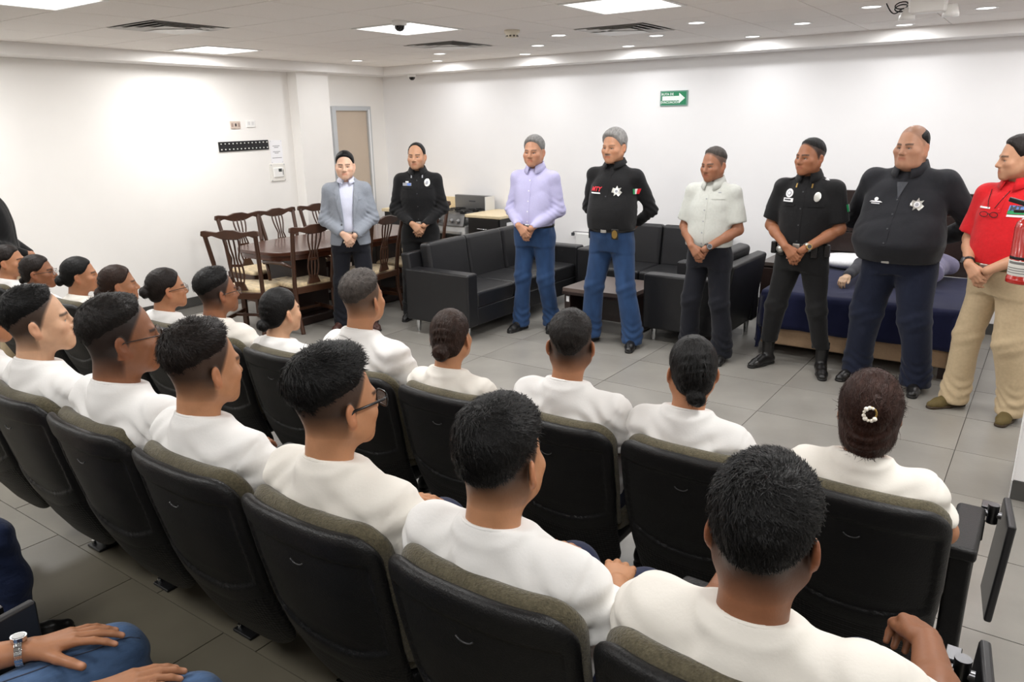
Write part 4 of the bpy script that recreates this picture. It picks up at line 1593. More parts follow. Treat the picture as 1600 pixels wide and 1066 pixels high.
    # belt
    if p.get('belt', True):
        S = SDF((-0.4 - fat, -0.36 - fat, tz - 0.06), (0.4 + fat, 0.45 + fat, tz + 0.03), 0.007)
        bz = (tz - 0.022)
        S.loft((0, 0, 0), I3, [(bz - 0.03, ww * s + 0.006, wd * s + 0.006, wo * s), (bz + 0.03, ww * s + 0.006, wd * s + 0.006, wo * s)], 0.01)
        hb = p.get('belt_h', 0.019)
        S.clip((0, 0, 1), bz + hb, 0.003).clip((0, 0, -1), -(bz - hb), 0.003)
        be, bP, bQ = cloth_obj('belt', S, p.get('belt_mat', LEATH), root)
        MB().box((0, (wd + wo) * s + 0.009, bz), (0.05, 0.012, hb * 1.9)).build('buckle', p.get('buckle', SILVER), be, bevel=0.003)
    # shoes
    for q in (-1, 1):
        toe = p.get('toe', 0.25)
        shoe(root, ank[q], (q * math.sin(toe), math.cos(toe)), p['shoes'], s * 1.0, p.get('boots', False), 'boot' if p.get('boots') else 'shoe', p.get('sole'))
    p['_'] = dict(root=root, top=top, bv=bv, s=s, arms=arms, hc=hc, R=R, hs=hs, tbv=tbv, tr=tr, bd=bd, bo=bo, tz=tz, bw=bw)
    return root


def star(cx, cz, r, n=7, inner=0.55):
    pts = []
    for i in range(2 * n):
        a = math.pi / 2 + math.pi * i / n
        rr = r if i % 2 == 0 else r * inner
        pts.append((cx + rr * math.cos(a), cz + rr * math.sin(a)))
    return pts


def disc(cx, cz, rx, rz=None, n=16):
    rz = rx if rz is None else rz
    return [(cx + rx * math.cos(a), cz + rz * math.sin(a)) for a in np.linspace(0, 2 * math.pi, n + 1)[:-1]]


def rect(cx, cz, w_, h, sk=0.0):
    return [(cx - w_ / 2 - sk, cz - h / 2), (cx + w_ / 2 - sk, cz - h / 2), (cx + w_ / 2 + sk, cz + h / 2), (cx - w_ / 2 + sk, cz + h / 2)]


def chest(p, poly, m, name, off=0.003, thick=0.003, sub=2, label=None, axis=(0, 1, 0)):
    d_ = p['_']
    return decal(d_['bv'], poly, m, d_['top'], name, axis, off, thick, sub, label)


def chest_text(p, body, x, z, size, m, name, off=0.004, sk=0.0, bold=0.0008):
    """lettering on the chest; person seen from the front, so x is mirrored"""
    me = text_mesh(body, size, 0.0004, bold)
    for v in me.vertices:
        v.co = Vector((x - v.co.x - sk * v.co.y, z + v.co.y, v.co.z))
    d_ = p['_']
    return decal(d_['bv'], None, m, d_['top'], name, (0, 1, 0), off, 0, 0, None, 1.0, me)


def watch(root, el, wr, m, face, t=0.9, r=0.031, strap=None):
    """wrist watch around the forearm: strap ring, case, dial"""
    ax = nrm(wr - el)
    c = el + (wr - el) * t
    u = nrm(np.cross(ax, V3(0, 0, 1)))
    if u[1] < 0:
        u = -u
    u = nrm(u + V3(0, 0.6, 0.35))
    u = nrm(u - ax * (u @ ax))
    v = np.cross(ax, u)
    t_ = bpy.data.objects.new('wrist_watch', None)
    t_.empty_display_size = 0.03
    link(t_, root)
    mm = MB()
    for o_ in (-0.008, -0.003, 0.003, 0.008):
        mm.tube([c + ax * o_ + u * (r * math.cos(a)) + v * (r * math.sin(a)) for a in np.linspace(0, 2 * math.pi, 20)[:-1]], 0.003, 6, closed=True)
    mm.build('strap', strap or m, t_)
    MB().cyl(c + u * (r - 0.002), c + u * (r + 0.009), 0.02, n=18).build('case', m, t_)
    MB().cyl(c + u * (r + 0.009), c + u * (r + 0.0105), 0.015, n=18).build('dial', face, t_)
    return t_
# ------------------------------------------------------------------ seated people in white shirts
TEE = mat('cloth_white_tee', srgb(230, 229, 227), 0.85, noise=0.015, nscale=8, bump=0.05, bscale=150, wrinkle=0.5, wscale=6.0, sheen=0.1, spec=0.2)
TEE2 = mat('cloth_cream_tee', srgb(230, 226, 218), 0.85, noise=0.015, nscale=8, bump=0.05, bscale=150, wrinkle=0.5, wscale=6.0, sheen=0.1, spec=0.2)
NAVYP = fabric('navy_trouser', (26, 34, 62), noise=0.1)
FJEANS = fabric('blue_jeans', (72, 98, 134), noise=0.28, nscale=22, bump=0.35, bscale=60, stretch=(1.6, 0.35, 1))
DJEANS = fabric('dark_jeans', (30, 42, 74), noise=0.2, nscale=22, bump=0.3, bscale=60, stretch=(1.6, 0.35, 1))


def seated(p):
    """local frame: origin on the floor under the upper rear edge of the chair back, +y forward, +x right"""
    root = thing('person', p['label'], 'person', p['loc'], p.get('rz', 0.0), p.get('group', 'recruits in white shirts seated in rows'))
    top = p['top']                       # height of the crown above this floor
    f = p.get('size', 1.0)               # breadth
    near = p.get('near', False)
    a = math.radians(p.get('lean', 13))
    dx = p.get('dx', 0.0)
    hs = p.get('hscale', 1.0)
    up = V3(0, -math.sin(a), math.cos(a))
    fwd = V3(0, math.cos(a), math.sin(a))
    A = np.array([[1, 0, 0], fwd, up])
    hy = p.get('hy', 0.195)              # head position in front of the chair's top edge
    hc = V3(dx, hy, top - 0.122 * hs - (0.006 if p.get('hair') == 'bun' else 0.012))
    nb = hc + V3(0, -0.03, -0.143 * hs)
    L = (nb[2] - 0.47) / math.cos(a)     # trunk length from hip to neck base
    hip = V3(dx, nb[1] + L * math.sin(a), 0.47)
    k = L / 0.53
    yaw, pit = p.get('head', (0, 0))
    R = rot3(yaw, pit, p.get('roll', 0))
    vox = 0.0036 if near else 0.0046
    S = SDF(hc - V3(0.13, 0.14, 0.24), hc + V3(0.13, 0.145, 0.15), vox)
    head_field(S, hc, R, hs, p)
    neck_field(S, hc, R, hs, nb + V3(0, -0.012, -0.04), p.get('neck', 0.056))
    parts = [S.polygon(1)]
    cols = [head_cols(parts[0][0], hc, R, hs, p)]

    def at(x, y, h):
        return hip + A[0] * x * f + A[1] * y + A[2] * h * k
    arms = {}
    nails = []
    for q in (-1, 1):
        sh = at(q * 0.17, 0.0, 0.44)
        el = V3(dx + q * 0.24 * f, hip[1] + p.get('ey', 0.0) - 0.005, 0.70)
        wr = V3(dx + q * 0.13, hip[1] + 0.21, 0.655)
        if p.get('lap'):
            wr = V3(dx + q * 0.075, hip[1] + 0.2, 0.665)
        if q in p.get('wr', {}):
            el, wr = [V3(*z_) for z_ in p['wr'][q]]
        arms[q] = (sh, el, wr)
        S = SDF(np.minimum(np.minimum(sh, el), wr) - 0.15, np.maximum(np.maximum(sh, el), wr) + 0.16, 0.0045 if near else 0.007)
        S.cone(sh, el, 0.05 * f, 0.04 * f, 0.02)
        S.cone(el, el + (wr - el) * 0.35, 0.04 * f, 0.041 * f, 0.02)
        S.cone(el + (wr - el) * 0.3, wr, 0.041 * f, 0.026 * f, 0.02)
        hd = p.get('hand', {}).get(q)
        if hd is None:
            d = nrm(V3(-q * 0.35, 0.85, -0.15))
            hand(S, wr, d, V3(0, 0.15, 1), V3(-q, 0.2, 0), (0.15, 0.35, 0.25), f * 0.98, 0.06, (0.6, 0.2), nails)
        else:
            hand(S, wr, V3(*hd[0]), V3(*hd[1]), V3(*hd[2]), hd[3], f * 1.0, hd[4], hd[5], nails, hd[6] if len(hd) > 6 else None)
        parts.append(S.polygon(1))
        cols.append(blank(parts[-1][0], p['skin']))
    S = SDF(V3(-0.3 + dx, -0.1, 0.3), V3(0.3 + dx, 0.9, nb[2] + 0.05), 0.03)
    S.loft(hip, A, [(0, 0.1, 0.07, 0), (0.3 * k, 0.145 * f, 0.08, 0), (0.44 * k, 0.14 * f, 0.06, 0), (0.54 * k, 0.05, 0.045, 0)])
    parts.append(S.polygon(1))
    cols.append(blank(parts[-1][0], p['skin']))
    P, Q = join_parts(parts)
    C = np.concatenate(cols)
    nail_cols(P, C, nails, p['skin'])
    body = obj('body', np_mesh('body', P, Q, cols=C), SKINM, root)
    make_eyes(hc, R, hs, body, p)
    add_hair(root, hc, R, hs, p, 0.004 if near else 0.005)

    # --- shirt
    b = p.get('bulk', 0.0)
    tab = [(-0.06, 0.16 * f + b, 0.125 + b, 0.0), (0.06, 0.165 * f + b, 0.13 + b, 0.01), (0.2, 0.172 * f + b, 0.13 + b, 0.008), (0.32, 0.186 * f + b * 0.8, 0.126 + b * 0.6, 0.0), (0.40, 0.18 * f + b * 0.5, 0.115 + b * 0.3, -0.005), (0.455, 0.135 * f, 0.093, -0.008), (0.495, 0.086, 0.072, -0.006), (0.535, 0.066, 0.064, 0.0)]
    tab = [(h * k, w_, d_, o_) for h, w_, d_, o_ in tab]
    S = SDF(V3(dx - 0.36 * max(1, f), min(-0.06, nb[1] - 0.2), 0.40), V3(dx + 0.36 * max(1, f), hip[1] + 0.26, nb[2] + 0.06), 0.0066 if near else 0.0088)
    slv = p.get('slv', 0.62)
    for q in (-1, 1):
        sh, el, wr = arms[q]
        e = sh + (el - sh) * slv
        S.cone(sh, e, 0.054 * f + b * 0.3, 0.061 * f + b * 0.3, 0.04)
        ax = nrm(el - sh)
        S.fn(lambda X_, Y_, Z_: -((X_ - e[0]) * ax[0] + (Y_ - e[1]) * ax[1] + (Z_ - e[2]) * ax[2]), 0.004, 's', (e - 0.1, e + 0.1))
    S.loft(hip, A, tab, 0.04)
    for q in (-1, 1):
        sh, el, wr = arms[q]
        S.cone(at(q * 0.05, -0.014, 0.474), sh, 0.05 * f, 0.054 * f, 0.06)
        ax = nrm(el - sh)
        # sleeve seam and the creases running to the armpit
        sm = sh + (el - sh) * 0.06

        def seam(X_, Y_, Z_, sm=sm, ax=ax, q=q):
            t = (X_ - sm[0]) * ax[0] + (Y_ - sm[1]) * ax[1] + (Z_ - sm[2]) * ax[2] + (X_ - sm[0]) * q * 0.75
            r2 = ((X_ - sm[0]) ** 2 + (Y_ - sm[1]) ** 2 + (Z_ - sm[2]) ** 2)
            return np.exp(-r2 / 0.02) * (0.0045 * np.exp(-(t / 0.007) ** 2))
        S.disp(seam)
        ap = at(q * 0.17, -0.08, 0.30)

        def pit_(X_, Y_, Z_, ap=ap, q=q):
            dx_, dz_ = (X_ - ap[0]) * q, Z_ - ap[2]
            r2 = dx_ ** 2 + (Y_ - ap[1]) ** 2 + dz_ ** 2
            an = np.arctan2(dz_, -dx_ + 0.0001)
            return 0.012 * np.exp(-r2 / 0.013) * (1 - 2 * np.abs(np.sin(an * 4.5 + p['seed'] + 9 * np.sqrt(r2 + 1e-5))))
        S.disp(pit_)
    sd = p['seed']
    S.disp(wave(sd + 3, 0.0045, 16, 5))

    def drape(X_, Y_, Z_):
        # slack folds across the back
        u = (Z_ - (nb[2] - 0.1)) + 0.25 * np.abs(X_ - dx) + 0.05 * np.sin(X_ * 18 + sd)
        return 0.0042 * np.exp(-((Z_ - nb[2] + 0.13) / 0.12) ** 2) * np.sin(u * 95 + sd) * np.clip(np.abs(X_ - dx) / 0.06, 0.2, 1)
    S.disp(drape)
    # pulled folds on the back, running from the armpits and the neck
    rgf = np.random.default_rng(sd + 40)
    segs = []
    for q in (-1, 1):
        for (x0, h0, x1, h1) in ((0.19, 0.34, 0.03, 0.22), (0.195, 0.30, 0.05, 0.13), (0.19, 0.26, 0.09, 0.04), (0.14, 0.435, 0.03, 0.37)):
            j_ = rgf.normal(size=4) * 0.016
            segs.append((q * (x0 + j_[0]) * f, (h0 + j_[1]) * k, q * (x1 + j_[2]) * f, (h1 + j_[3]) * k, rgf.uniform(0.3, 1.0), rgf.uniform(0.008, 0.013)))

    def pulls(X_, Y_, Z_):
        px, py, pz = X_ - hip[0], Y_ - hip[1], Z_ - hip[2]
        x = px + 0 * py + 0 * pz
        y = A[1, 1] * py + A[1, 2] * pz + 0 * px
        h = A[2, 1] * py + A[2, 2] * pz + 0 * px
        r = 0
        for x0, h0, x1, h1, am, sg in segs:
            ex, eh = x1 - x0, h1 - h0
            t = np.clip(((x - x0) * ex + (h - h0) * eh) / (ex * ex + eh * eh), 0, 1)
            dd = (x - x0 - t * ex) ** 2 + (h - h0 - t * eh - 0.02 * np.sin(t * 3.1)) ** 2
            r = r - am * np.exp(-dd / sg ** 2) * np.sin(np.pi * np.clip(t * 0.9 + 0.1, 0, 1))
        return 0.0075 * r * np.clip(-y / 0.03, 0, 1)
    S.disp(pulls)
    r_n = 0.063 * hs * p.get('neck', 0.056) / 0.056
    ncd = nrm(V3(0, 0.28, 1))
    S.cone(nb - ncd * 0.05, nb + ncd * 0.0, r_n + 0.01, r_n + 0.009, 0.03)
    S.clip(ncd, float(ncd @ nb) + 0.016, 0.004)
    S.cone(nb + ncd * r_n * 0.85, nb + ncd * 0.2, r_n, r_n * 1.05, 0.005, 's')
    shirt, sP, sQ = cloth_obj('t_shirt', S, p.get('tee', TEE), root)
    # ribbed collar
    Rn = rot3(0, -0.27)
    mm = ring_mesh(nb + ncd * 0.011, Rn, r_n + 0.0045, r_n + 0.0045, 0.0042)
    mm.build('collar', p.get('tee', TEE), shirt)

    # --- trousers and shoes
    if p.get('legs', True):
        S = SDF(V3(dx - 0.34, hip[1] - 0.22, 0.05), V3(dx + 0.34, hip[1] + 0.68, 0.66), 0.012)
        S.loft(hip, A, [(-0.1, 0.17 * f, 0.12, 0.0), (0.06, 0.168 * f, 0.125, 0.0)], 0.03)
        for q in (-1, 1):
            h0 = hip + V3(q * 0.085, 0.0, 0.03)
            kn = V3(dx + q * 0.11, hip[1] + 0.42, 0.50)
            an = V3(dx + q * 0.11, hip[1] + 0.40, 0.10)
            S.cone(h0, kn, 0.088 * f, 0.068, 0.03)
            S.cone(kn, an, 0.066, 0.055, 0.03)
        S.disp(wave(sd + 8, 0.004, 14, 3))
        cloth_obj('trousers', S, p.get('trousers', NAVYP), root)
        for q in (-1, 1):
            shoe(root, V3(dx + q * 0.11, hip[1] + 0.40, 0), (q * 0.1, 1), LEATH, 0.97)
    p['_'] = dict(root=root, hc=hc, R=R, hs=hs, arms=arms, hip=hip, shirt=shirt, nb=nb)
    return root
# ------------------------------------------------------------------ auditorium chairs
SHELL = mat('chair_shell', srgb(19, 19, 20), 0.42, spec=0.38, noise=0.08, nscale=30, bump=0.22, bscale=260)
FABR = mat('chair_fabric', srgb(90, 84, 67), 0.95, noise=0.32, nscale=150, bump=0.5, bscale=240, sheen=0.25, spec=0.15)
CSTEEL = mat('chair_steel', srgb(30, 30, 31), 0.4, metal=0.3)
GROOVE = mat('chair_lower_shell', srgb(19, 19, 20), 0.5, spec=0.35)
# dotted relief of the lower shell
_nt = GROOVE.node_tree
_b = _nt.nodes['Principled BSDF']
_tc = _nt.nodes.new('ShaderNodeTexCoord')
_vo = _nt.nodes.new('ShaderNodeTexVoronoi')
_vo.inputs['Scale'].default_value = 85
_vo.inputs['Randomness'].default_value = 0.0
_bp = _nt.nodes.new('ShaderNodeBump')
_bp.inputs['Strength'].default_value = 0.8
_bp.inputs['Distance'].default_value = 0.004
_nt.links.new(_tc.outputs['Object'], _vo.inputs['Vector'])
_nt.links.new(_vo.outputs['Distance'], _bp.inputs['Height'])
_nt.links.new(_bp.outputs[0], _b.inputs['Normal'])

CT = 0.866          # top of the chair back above its floor
PITCH = 0.51


def rear(z):
    """rear surface of the back by height (distance in front of the top edge)"""
    return np.interp(z, [0.15, 0.22, 0.30, 0.42, 0.52, 0.66, 0.78, 0.83, 0.87], [0.25, 0.215, 0.17, 0.115, 0.08, 0.045, 0.022, 0.012, 0.012])


def make_chair():
    t = empty('auditorium_chair')
    hw = 0.243

    def width(Z):
        return np.interp(Z, [0.15, 0.3, 0.6, 0.9], [0.185, 0.215, 0.238, hw])
    # shell: thin curved panel with a rolled top
    v = 0.006
    S = SDF((-0.28, -0.04, 0.17), (0.28, 0.34, 0.90), v)

    def shell(X, Y, Z):
        yr = rear(Z) + 0.05 * (np.abs(X) / hw) ** 3.0      # wraps forward at the sides
        w_ = width(Z)
        rr = 0.075
        cx = np.maximum(np.abs(X) - (w_ - rr), 0)
        cz = np.maximum(Z - (CT - 0.012 - rr), 0)
        edge = np.sqrt(cx * cx + cz * cz) - rr
        lb = np.maximum(np.abs(X) - (w_ - 0.1), 0)
        lz = np.maximum((0.20 + 0.1) - Z, 0)
        e2 = np.sqrt(lb * lb + lz * lz) - 0.1
        edge = np.maximum(edge, e2)
        a_ = np.maximum(yr - Y, Y - (yr + 0.034))
        k = 0.022
        h = np.clip(0.5 + 0.5 * (edge - a_) / k, 0, 1)
        d_ = a_ + (edge - a_) * h + k * h * (1 - h)
        # recessed rear panel below the roll
        arc = 0.46 + 1.35 * X * X
        pan = np.maximum(np.maximum(np.abs(X) - (w_ - 0.03), Z - (CT - 0.095)), arc - Z)
        rec = np.maximum(pan, Y - (yr + 0.011))
        k2 = 0.016
        b_ = -rec
        h = np.clip(0.5 + 0.5 * (b_ - d_) / k2, 0, 1)
        d_ = d_ + (b_ - d_) * h + k2 * h * (1 - h)
        return d_
    S.fn(shell, 0.001, 'u')
    P, Q = S.polygon(3)
    cen = P[Q].mean(1)
    low = cen[:, 2] < 0.40 + 1.35 * cen[:, 0] ** 2
    obj('back_shell', np_mesh('back_shell', P, Q[~low]), SHELL, t)
    obj('lower_shell', np_mesh('lower_shell', P, Q[low]), GROOVE, t)
    # upholstered front of the back
    S = SDF((-0.28, 0.0, 0.40), (0.28, 0.30, 0.92), 0.0075)

    def cush(X, Y, Z):
        yr = rear(Z) + 0.05 * (np.abs(X) / hw) ** 3.0 + 0.03
        w_ = width(Z) - 0.004
        rr = 0.08
        cx = np.maximum(np.abs(X) - (w_ - rr), 0)
        cz = np.maximum(Z - (CT - 0.001 - rr), 0)
        edge = np.sqrt(cx * cx + cz * cz) - rr
        edge = np.maximum(edge, 0.43 - Z)
        a_ = np.maximum(yr - Y, Y - (yr + 0.062))
        k = 0.05
        h = np.clip(0.5 + 0.5 * (edge - a_) / k, 0, 1)
        return a_ + (edge - a_) * h + k * h * (1 - h)
    S.fn(cush, 0.001, 'u')
    P, Q = S.polygon(1)
    obj('back_cushion', np_mesh('back_cushion', P, Q), FABR, t)
    # seat
    S = SDF((-0.27, 0.12, 0.27), (0.27, 0.74, 0.50), 0.012)
    S.loft((0, 0.43, 0), [[1, 0, 0], [0, 1, 0], [0, 0, 1]], [(0.38, 0.215, 0.25, 0), (0.45, 0.205, 0.235, 0)], 0.01, n=5)
    S.disp(lambda X, Y, Z: 0.05 * (X * X + (Y - 0.43) ** 2) * (Z > 0.42))
    P, Q = S.polygon(2)
    obj('seat', np_mesh('seat', P, Q), FABR, t)
    MB().b2((-0.19, 0.2, 0.30), (0.19, 0.64, 0.375)).build('seat_pan', SHELL, t, bevel=0.03)
    # carry slot: a small crescent near the top of the shell
    m_ = MB()
    pts = [(0.022 * math.cos(u), 0.0, -0.012 * math.sin(u)) for u in np.linspace(0.2, math.pi - 0.2, 9)]
    yy = float(rear(0.735)) + 0.006
    m_.tube([(x, yy, 0.735 + z) for x, y_, z in pts], 0.0022, 6)
    m_.build('handle_slot', mat('slot_edge', srgb(52, 52, 54), 0.35), t)
    # armrest on the right side with its leg, floor plate and folded tablet
    x0 = PITCH / 2
    MB().b2((x0 - 0.042, 0.33, 0.58), (x0 + 0.042, 0.66, 0.625)).build('armrest', SHELL, t, bevel=0.014, seg=3)
    pr = [(0.34, 0.59), (0.63, 0.59), (0.60, 0.50), (0.46, 0.42), (0.45, 0.05), (0.37, 0.05), (0.345, 0.4)]
    MB().prism(pr, 0.066, Matrix(((0, 1, 0, x0 - 0.033), (1, 0, 0, 0), (0, 0, 1, 0), (0, 0, 0, 1)))).build('side_panel', SHELL, t, bevel=0.012)
    MB().b2((x0 - 0.02, 0.385, 0.0), (x0 + 0.02, 0.435, 0.08)).build('leg_post', CSTEEL, t, bevel=0.004)
    bp = MB().b2((x0 - 0.055, 0.345, 0.0), (x0 + 0.045, 0.475, 0.012)).build('base_plate', CSTEEL, t, bevel=0.004)
    MB().cyl((x0 - 0.035, 0.365, 0.012), (x0 - 0.035, 0.365, 0.028), 0.009, n=10).cyl((x0 + 0.028, 0.455, 0.012), (x0 + 0.028, 0.455, 0.024), 0.009, n=10).build('bolt', CHROME, bp)
    return t


def add_tablet(t, x0, y0=0.58, tilt=0.06):
    """writing tablet folded down beside the armrest, on a chrome hinge"""
    M = Matrix.Rotation(tilt, 3, 'Y')
    tb = MB()
    tb.box((x0 + 0.095, y0 + 0.1, 0.44), (0.024, 0.22, 0.36), M @ Matrix.Rotation(0.12, 3, 'Z'))
    o = tb.build('tablet', mat('tablet_black', srgb(38, 38, 40), 0.35, spec=0.5), t, bevel=0.008)
    h = MB().cyl((x0 + 0.06, y0 + 0.09, 0.57), (x0 + 0.06, y0 + 0.09, 0.635), 0.017, n=14).cyl((x0 + 0.01, y0 + 0.09, 0.60), (x0 + 0.085, y0 + 0.09, 0.60), 0.012, n=12)
    h.box((x0 + 0.04, y0 + 0.13, 0.60), (0.03, 0.05, 0.03))
    h.build('hinge', mat('hinge_chrome', srgb(96, 96, 98), 0.3, metal=1.0), t, bevel=0.002)
    MB().cyl((x0 + 0.03, y0 + 0.09, 0.50), (x0 + 0.03, y0 + 0.09, 0.57), 0.014, n=12).build('pivot', SHELL, t)
    return o
# ================================================================== furniture
SOFAL = mat('sofa_leather', srgb(29, 29, 31), 0.38, spec=0.45, noise=0.06, nscale=12, bump=0.12, bscale=140, wrinkle=0.12, wscale=3.0)
WOOD = mat('mahogany', srgb(74, 38, 22), 0.26, spec=0.5, noise=0.22, nscale=9, bump=0.04, bscale=40, coat=0.4, stretch=(8, 1, 8))
WOODC = mat('chair_wood', srgb(64, 37, 21), 0.38, spec=0.5, noise=0.2, nscale=14, bump=0.05, bscale=50, coat=0.2)
WENGE = mat('wenge', srgb(40, 28, 25), 0.35, spec=0.45, noise=0.2, nscale=10, stretch=(6, 1, 6), bump=0.04, bscale=60)
TTOP = mat('table_laminate', srgb(96, 82, 76), 0.28, spec=0.5, noise=0.12, nscale=10, stretch=(1, 8, 1))
BROC = mat('brocade', srgb(206, 186, 150), 0.8, noise=0.35, nscale=26, bump=0.2, bscale=60, sheen=0.2)


def sofa(loc, rz, L, label, seats):
    """origin at floor centre, length along x, facing +y"""
    t = thing('sofa', label, 'sofa', loc, rz, 'black leather sofas')
    D, aw = 0.76, 0.15
    y0 = -D / 2
    for q in (-1, 1):
        MB().b2((q * (L / 2 - aw / 2) - aw / 2, y0 + 0.02, 0.12), (q * (L / 2 - aw / 2) + aw / 2, y0 + D, 0.60)).build('arm', SOFAL, t, bevel=0.022, seg=4)
    MB().b2((-L / 2 + aw, y0 + 0.05, 0.12), (L / 2 - aw, y0 + D - 0.01, 0.28)).build('base', SOFAL, t, bevel=0.012, seg=3)
    M = Matrix.Rotation(0.14, 3, 'X')
    MB().box((0, y0 + 0.06, 0.43), (L - 0.02, 0.10, 0.62), M).build('back_frame', SOFAL, t, bevel=0.025, seg=4)
    w_ = (L - 2 * aw) / seats
    for i in range(seats):
        x = -L / 2 + aw + w_ * (i + 0.5)
        MB().box((x, y0 + 0.17 + D * 0.37, 0.345), (w_ - 0.004, D * 0.78, 0.15)).build('seat_cushion', SOFAL, t, bevel=0.03, seg=4)
        MB().box((x, y0 + 0.16, 0.60), (w_ - 0.004, 0.13, 0.44), M).build('back_cushion', SOFAL, t, bevel=0.04, seg=4)
    for qx in (-1, 1):
        for qy in (y0 + 0.09, y0 + D - 0.08):
            MB().cyl((qx * (L / 2 - 0.09), qy, 0.0), (qx * (L / 2 - 0.09), qy, 0.125), 0.018, 0.026, 14).build('leg', CHROME, t)
    return t


sofa((-4.43, 6.06, 0), -math.pi / 2, 2.02, 'long black leather sofa seen from its near arm, left of the coffee table', 3)
sofa((-3.30, 7.20, 0), math.pi, 1.40, 'black leather loveseat against the back wall', 2)
sofa((-2.42, 6.34, 0), math.pi / 2, 0.86, 'black leather armchair whose side faces the camera, right of the coffee table', 1)
t = thing('phone', 'small black phone lying on the arm of the black armchair', 'phone', (-2.36, 5.985, 0.602), 0.3)
MB().box((0, 0, 0.006), (0.07, 0.14, 0.011)).build('body', BLKG, t, bevel=0.004)
MB().box((0, 0, 0.0122), (0.064, 0.13, 0.0012)).build('screen', mat('phone_screen', srgb(30, 32, 36), 0.08), t)

t = thing('coffee_table', 'low coffee table with a dark wood frame and brown top between the sofas', 'table', (-3.21, 6.12, 0))
MB().b2((-0.33, -0.33, 0.385), (0.33, 0.33, 0.42)).build('table_top', TTOP, t, bevel=0.003)
MB().b2((-0.332, -0.335, 0.36), (0.332, 0.335, 0.386)).build('apron', WENGE, t, bevel=0.002)
for q in (-1, 1):
    MB().b2((q * 0.29 - 0.03, -0.31, 0.02), (q * 0.29 + 0.03, 0.31, 0.36)).build('side_panel', WENGE, t, bevel=0.003)
    for yy in (-0.25, 0.25):
        MB().cyl((q * 0.29, yy, 0), (q * 0.29, yy, 0.02), 0.015, n=10).build('foot', CHROME, t)
MB().b2((-0.265, -0.02, 0.08), (0.265, 0.02, 0.30)).build('stretcher_panel', WENGE, t, bevel=0.002)
MB().b2((-0.3, -0.3125, 0.29), (-0.27, -0.31, 0.34)).build('sticker', PWHITE, t)

# ---- dining table
t = thing('dining_table', 'glossy mahogany dining table with rounded ends and a dark pedestal', 'table', (-6.06, 5.42, 0))
poly = []
for i in range(40):
    a = 2 * math.pi * i / 40
    e = 2.0 / 4.0
    poly.append((0.47 * math.copysign(abs(math.cos(a)) ** e, math.cos(a)), 1.05 * math.copysign(abs(math.sin(a)) ** e, math.sin(a))))
Mz = Matrix(((1, 0, 0, 0), (0, 0, 1, 0), (0, 1, 0, 0.715), (0, 0, 0, 1)))
MB().prism(poly, 0.035, Mz).build('table_top', WOOD, t, bevel=0.012, seg=3)
Mz2 = Matrix(((0.93, 0, 0, 0), (0, 0, 0.97, 0), (0, 1, 0, 0.665), (0, 0, 0, 1)))
MB().prism(poly, 0.05, Mz2).build('apron', WOOD, t, bevel=0.004)
for yy in (-0.55, 0.55):
    MB().b2((-0.2, yy - 0.2, 0.09), (0.2, yy + 0.2, 0.665)).build('pedestal', WENGE, t, bevel=0.01)
    MB().b2((-0.3, yy - 0.26, 0.0), (0.3, yy + 0.26, 0.09)).build('plinth', WENGE, t, bevel=0.02)
MB().b2((-0.05, -0.35, 0.12), (0.05, 0.35, 0.2)).build('stretcher', WENGE, t, bevel=0.004)


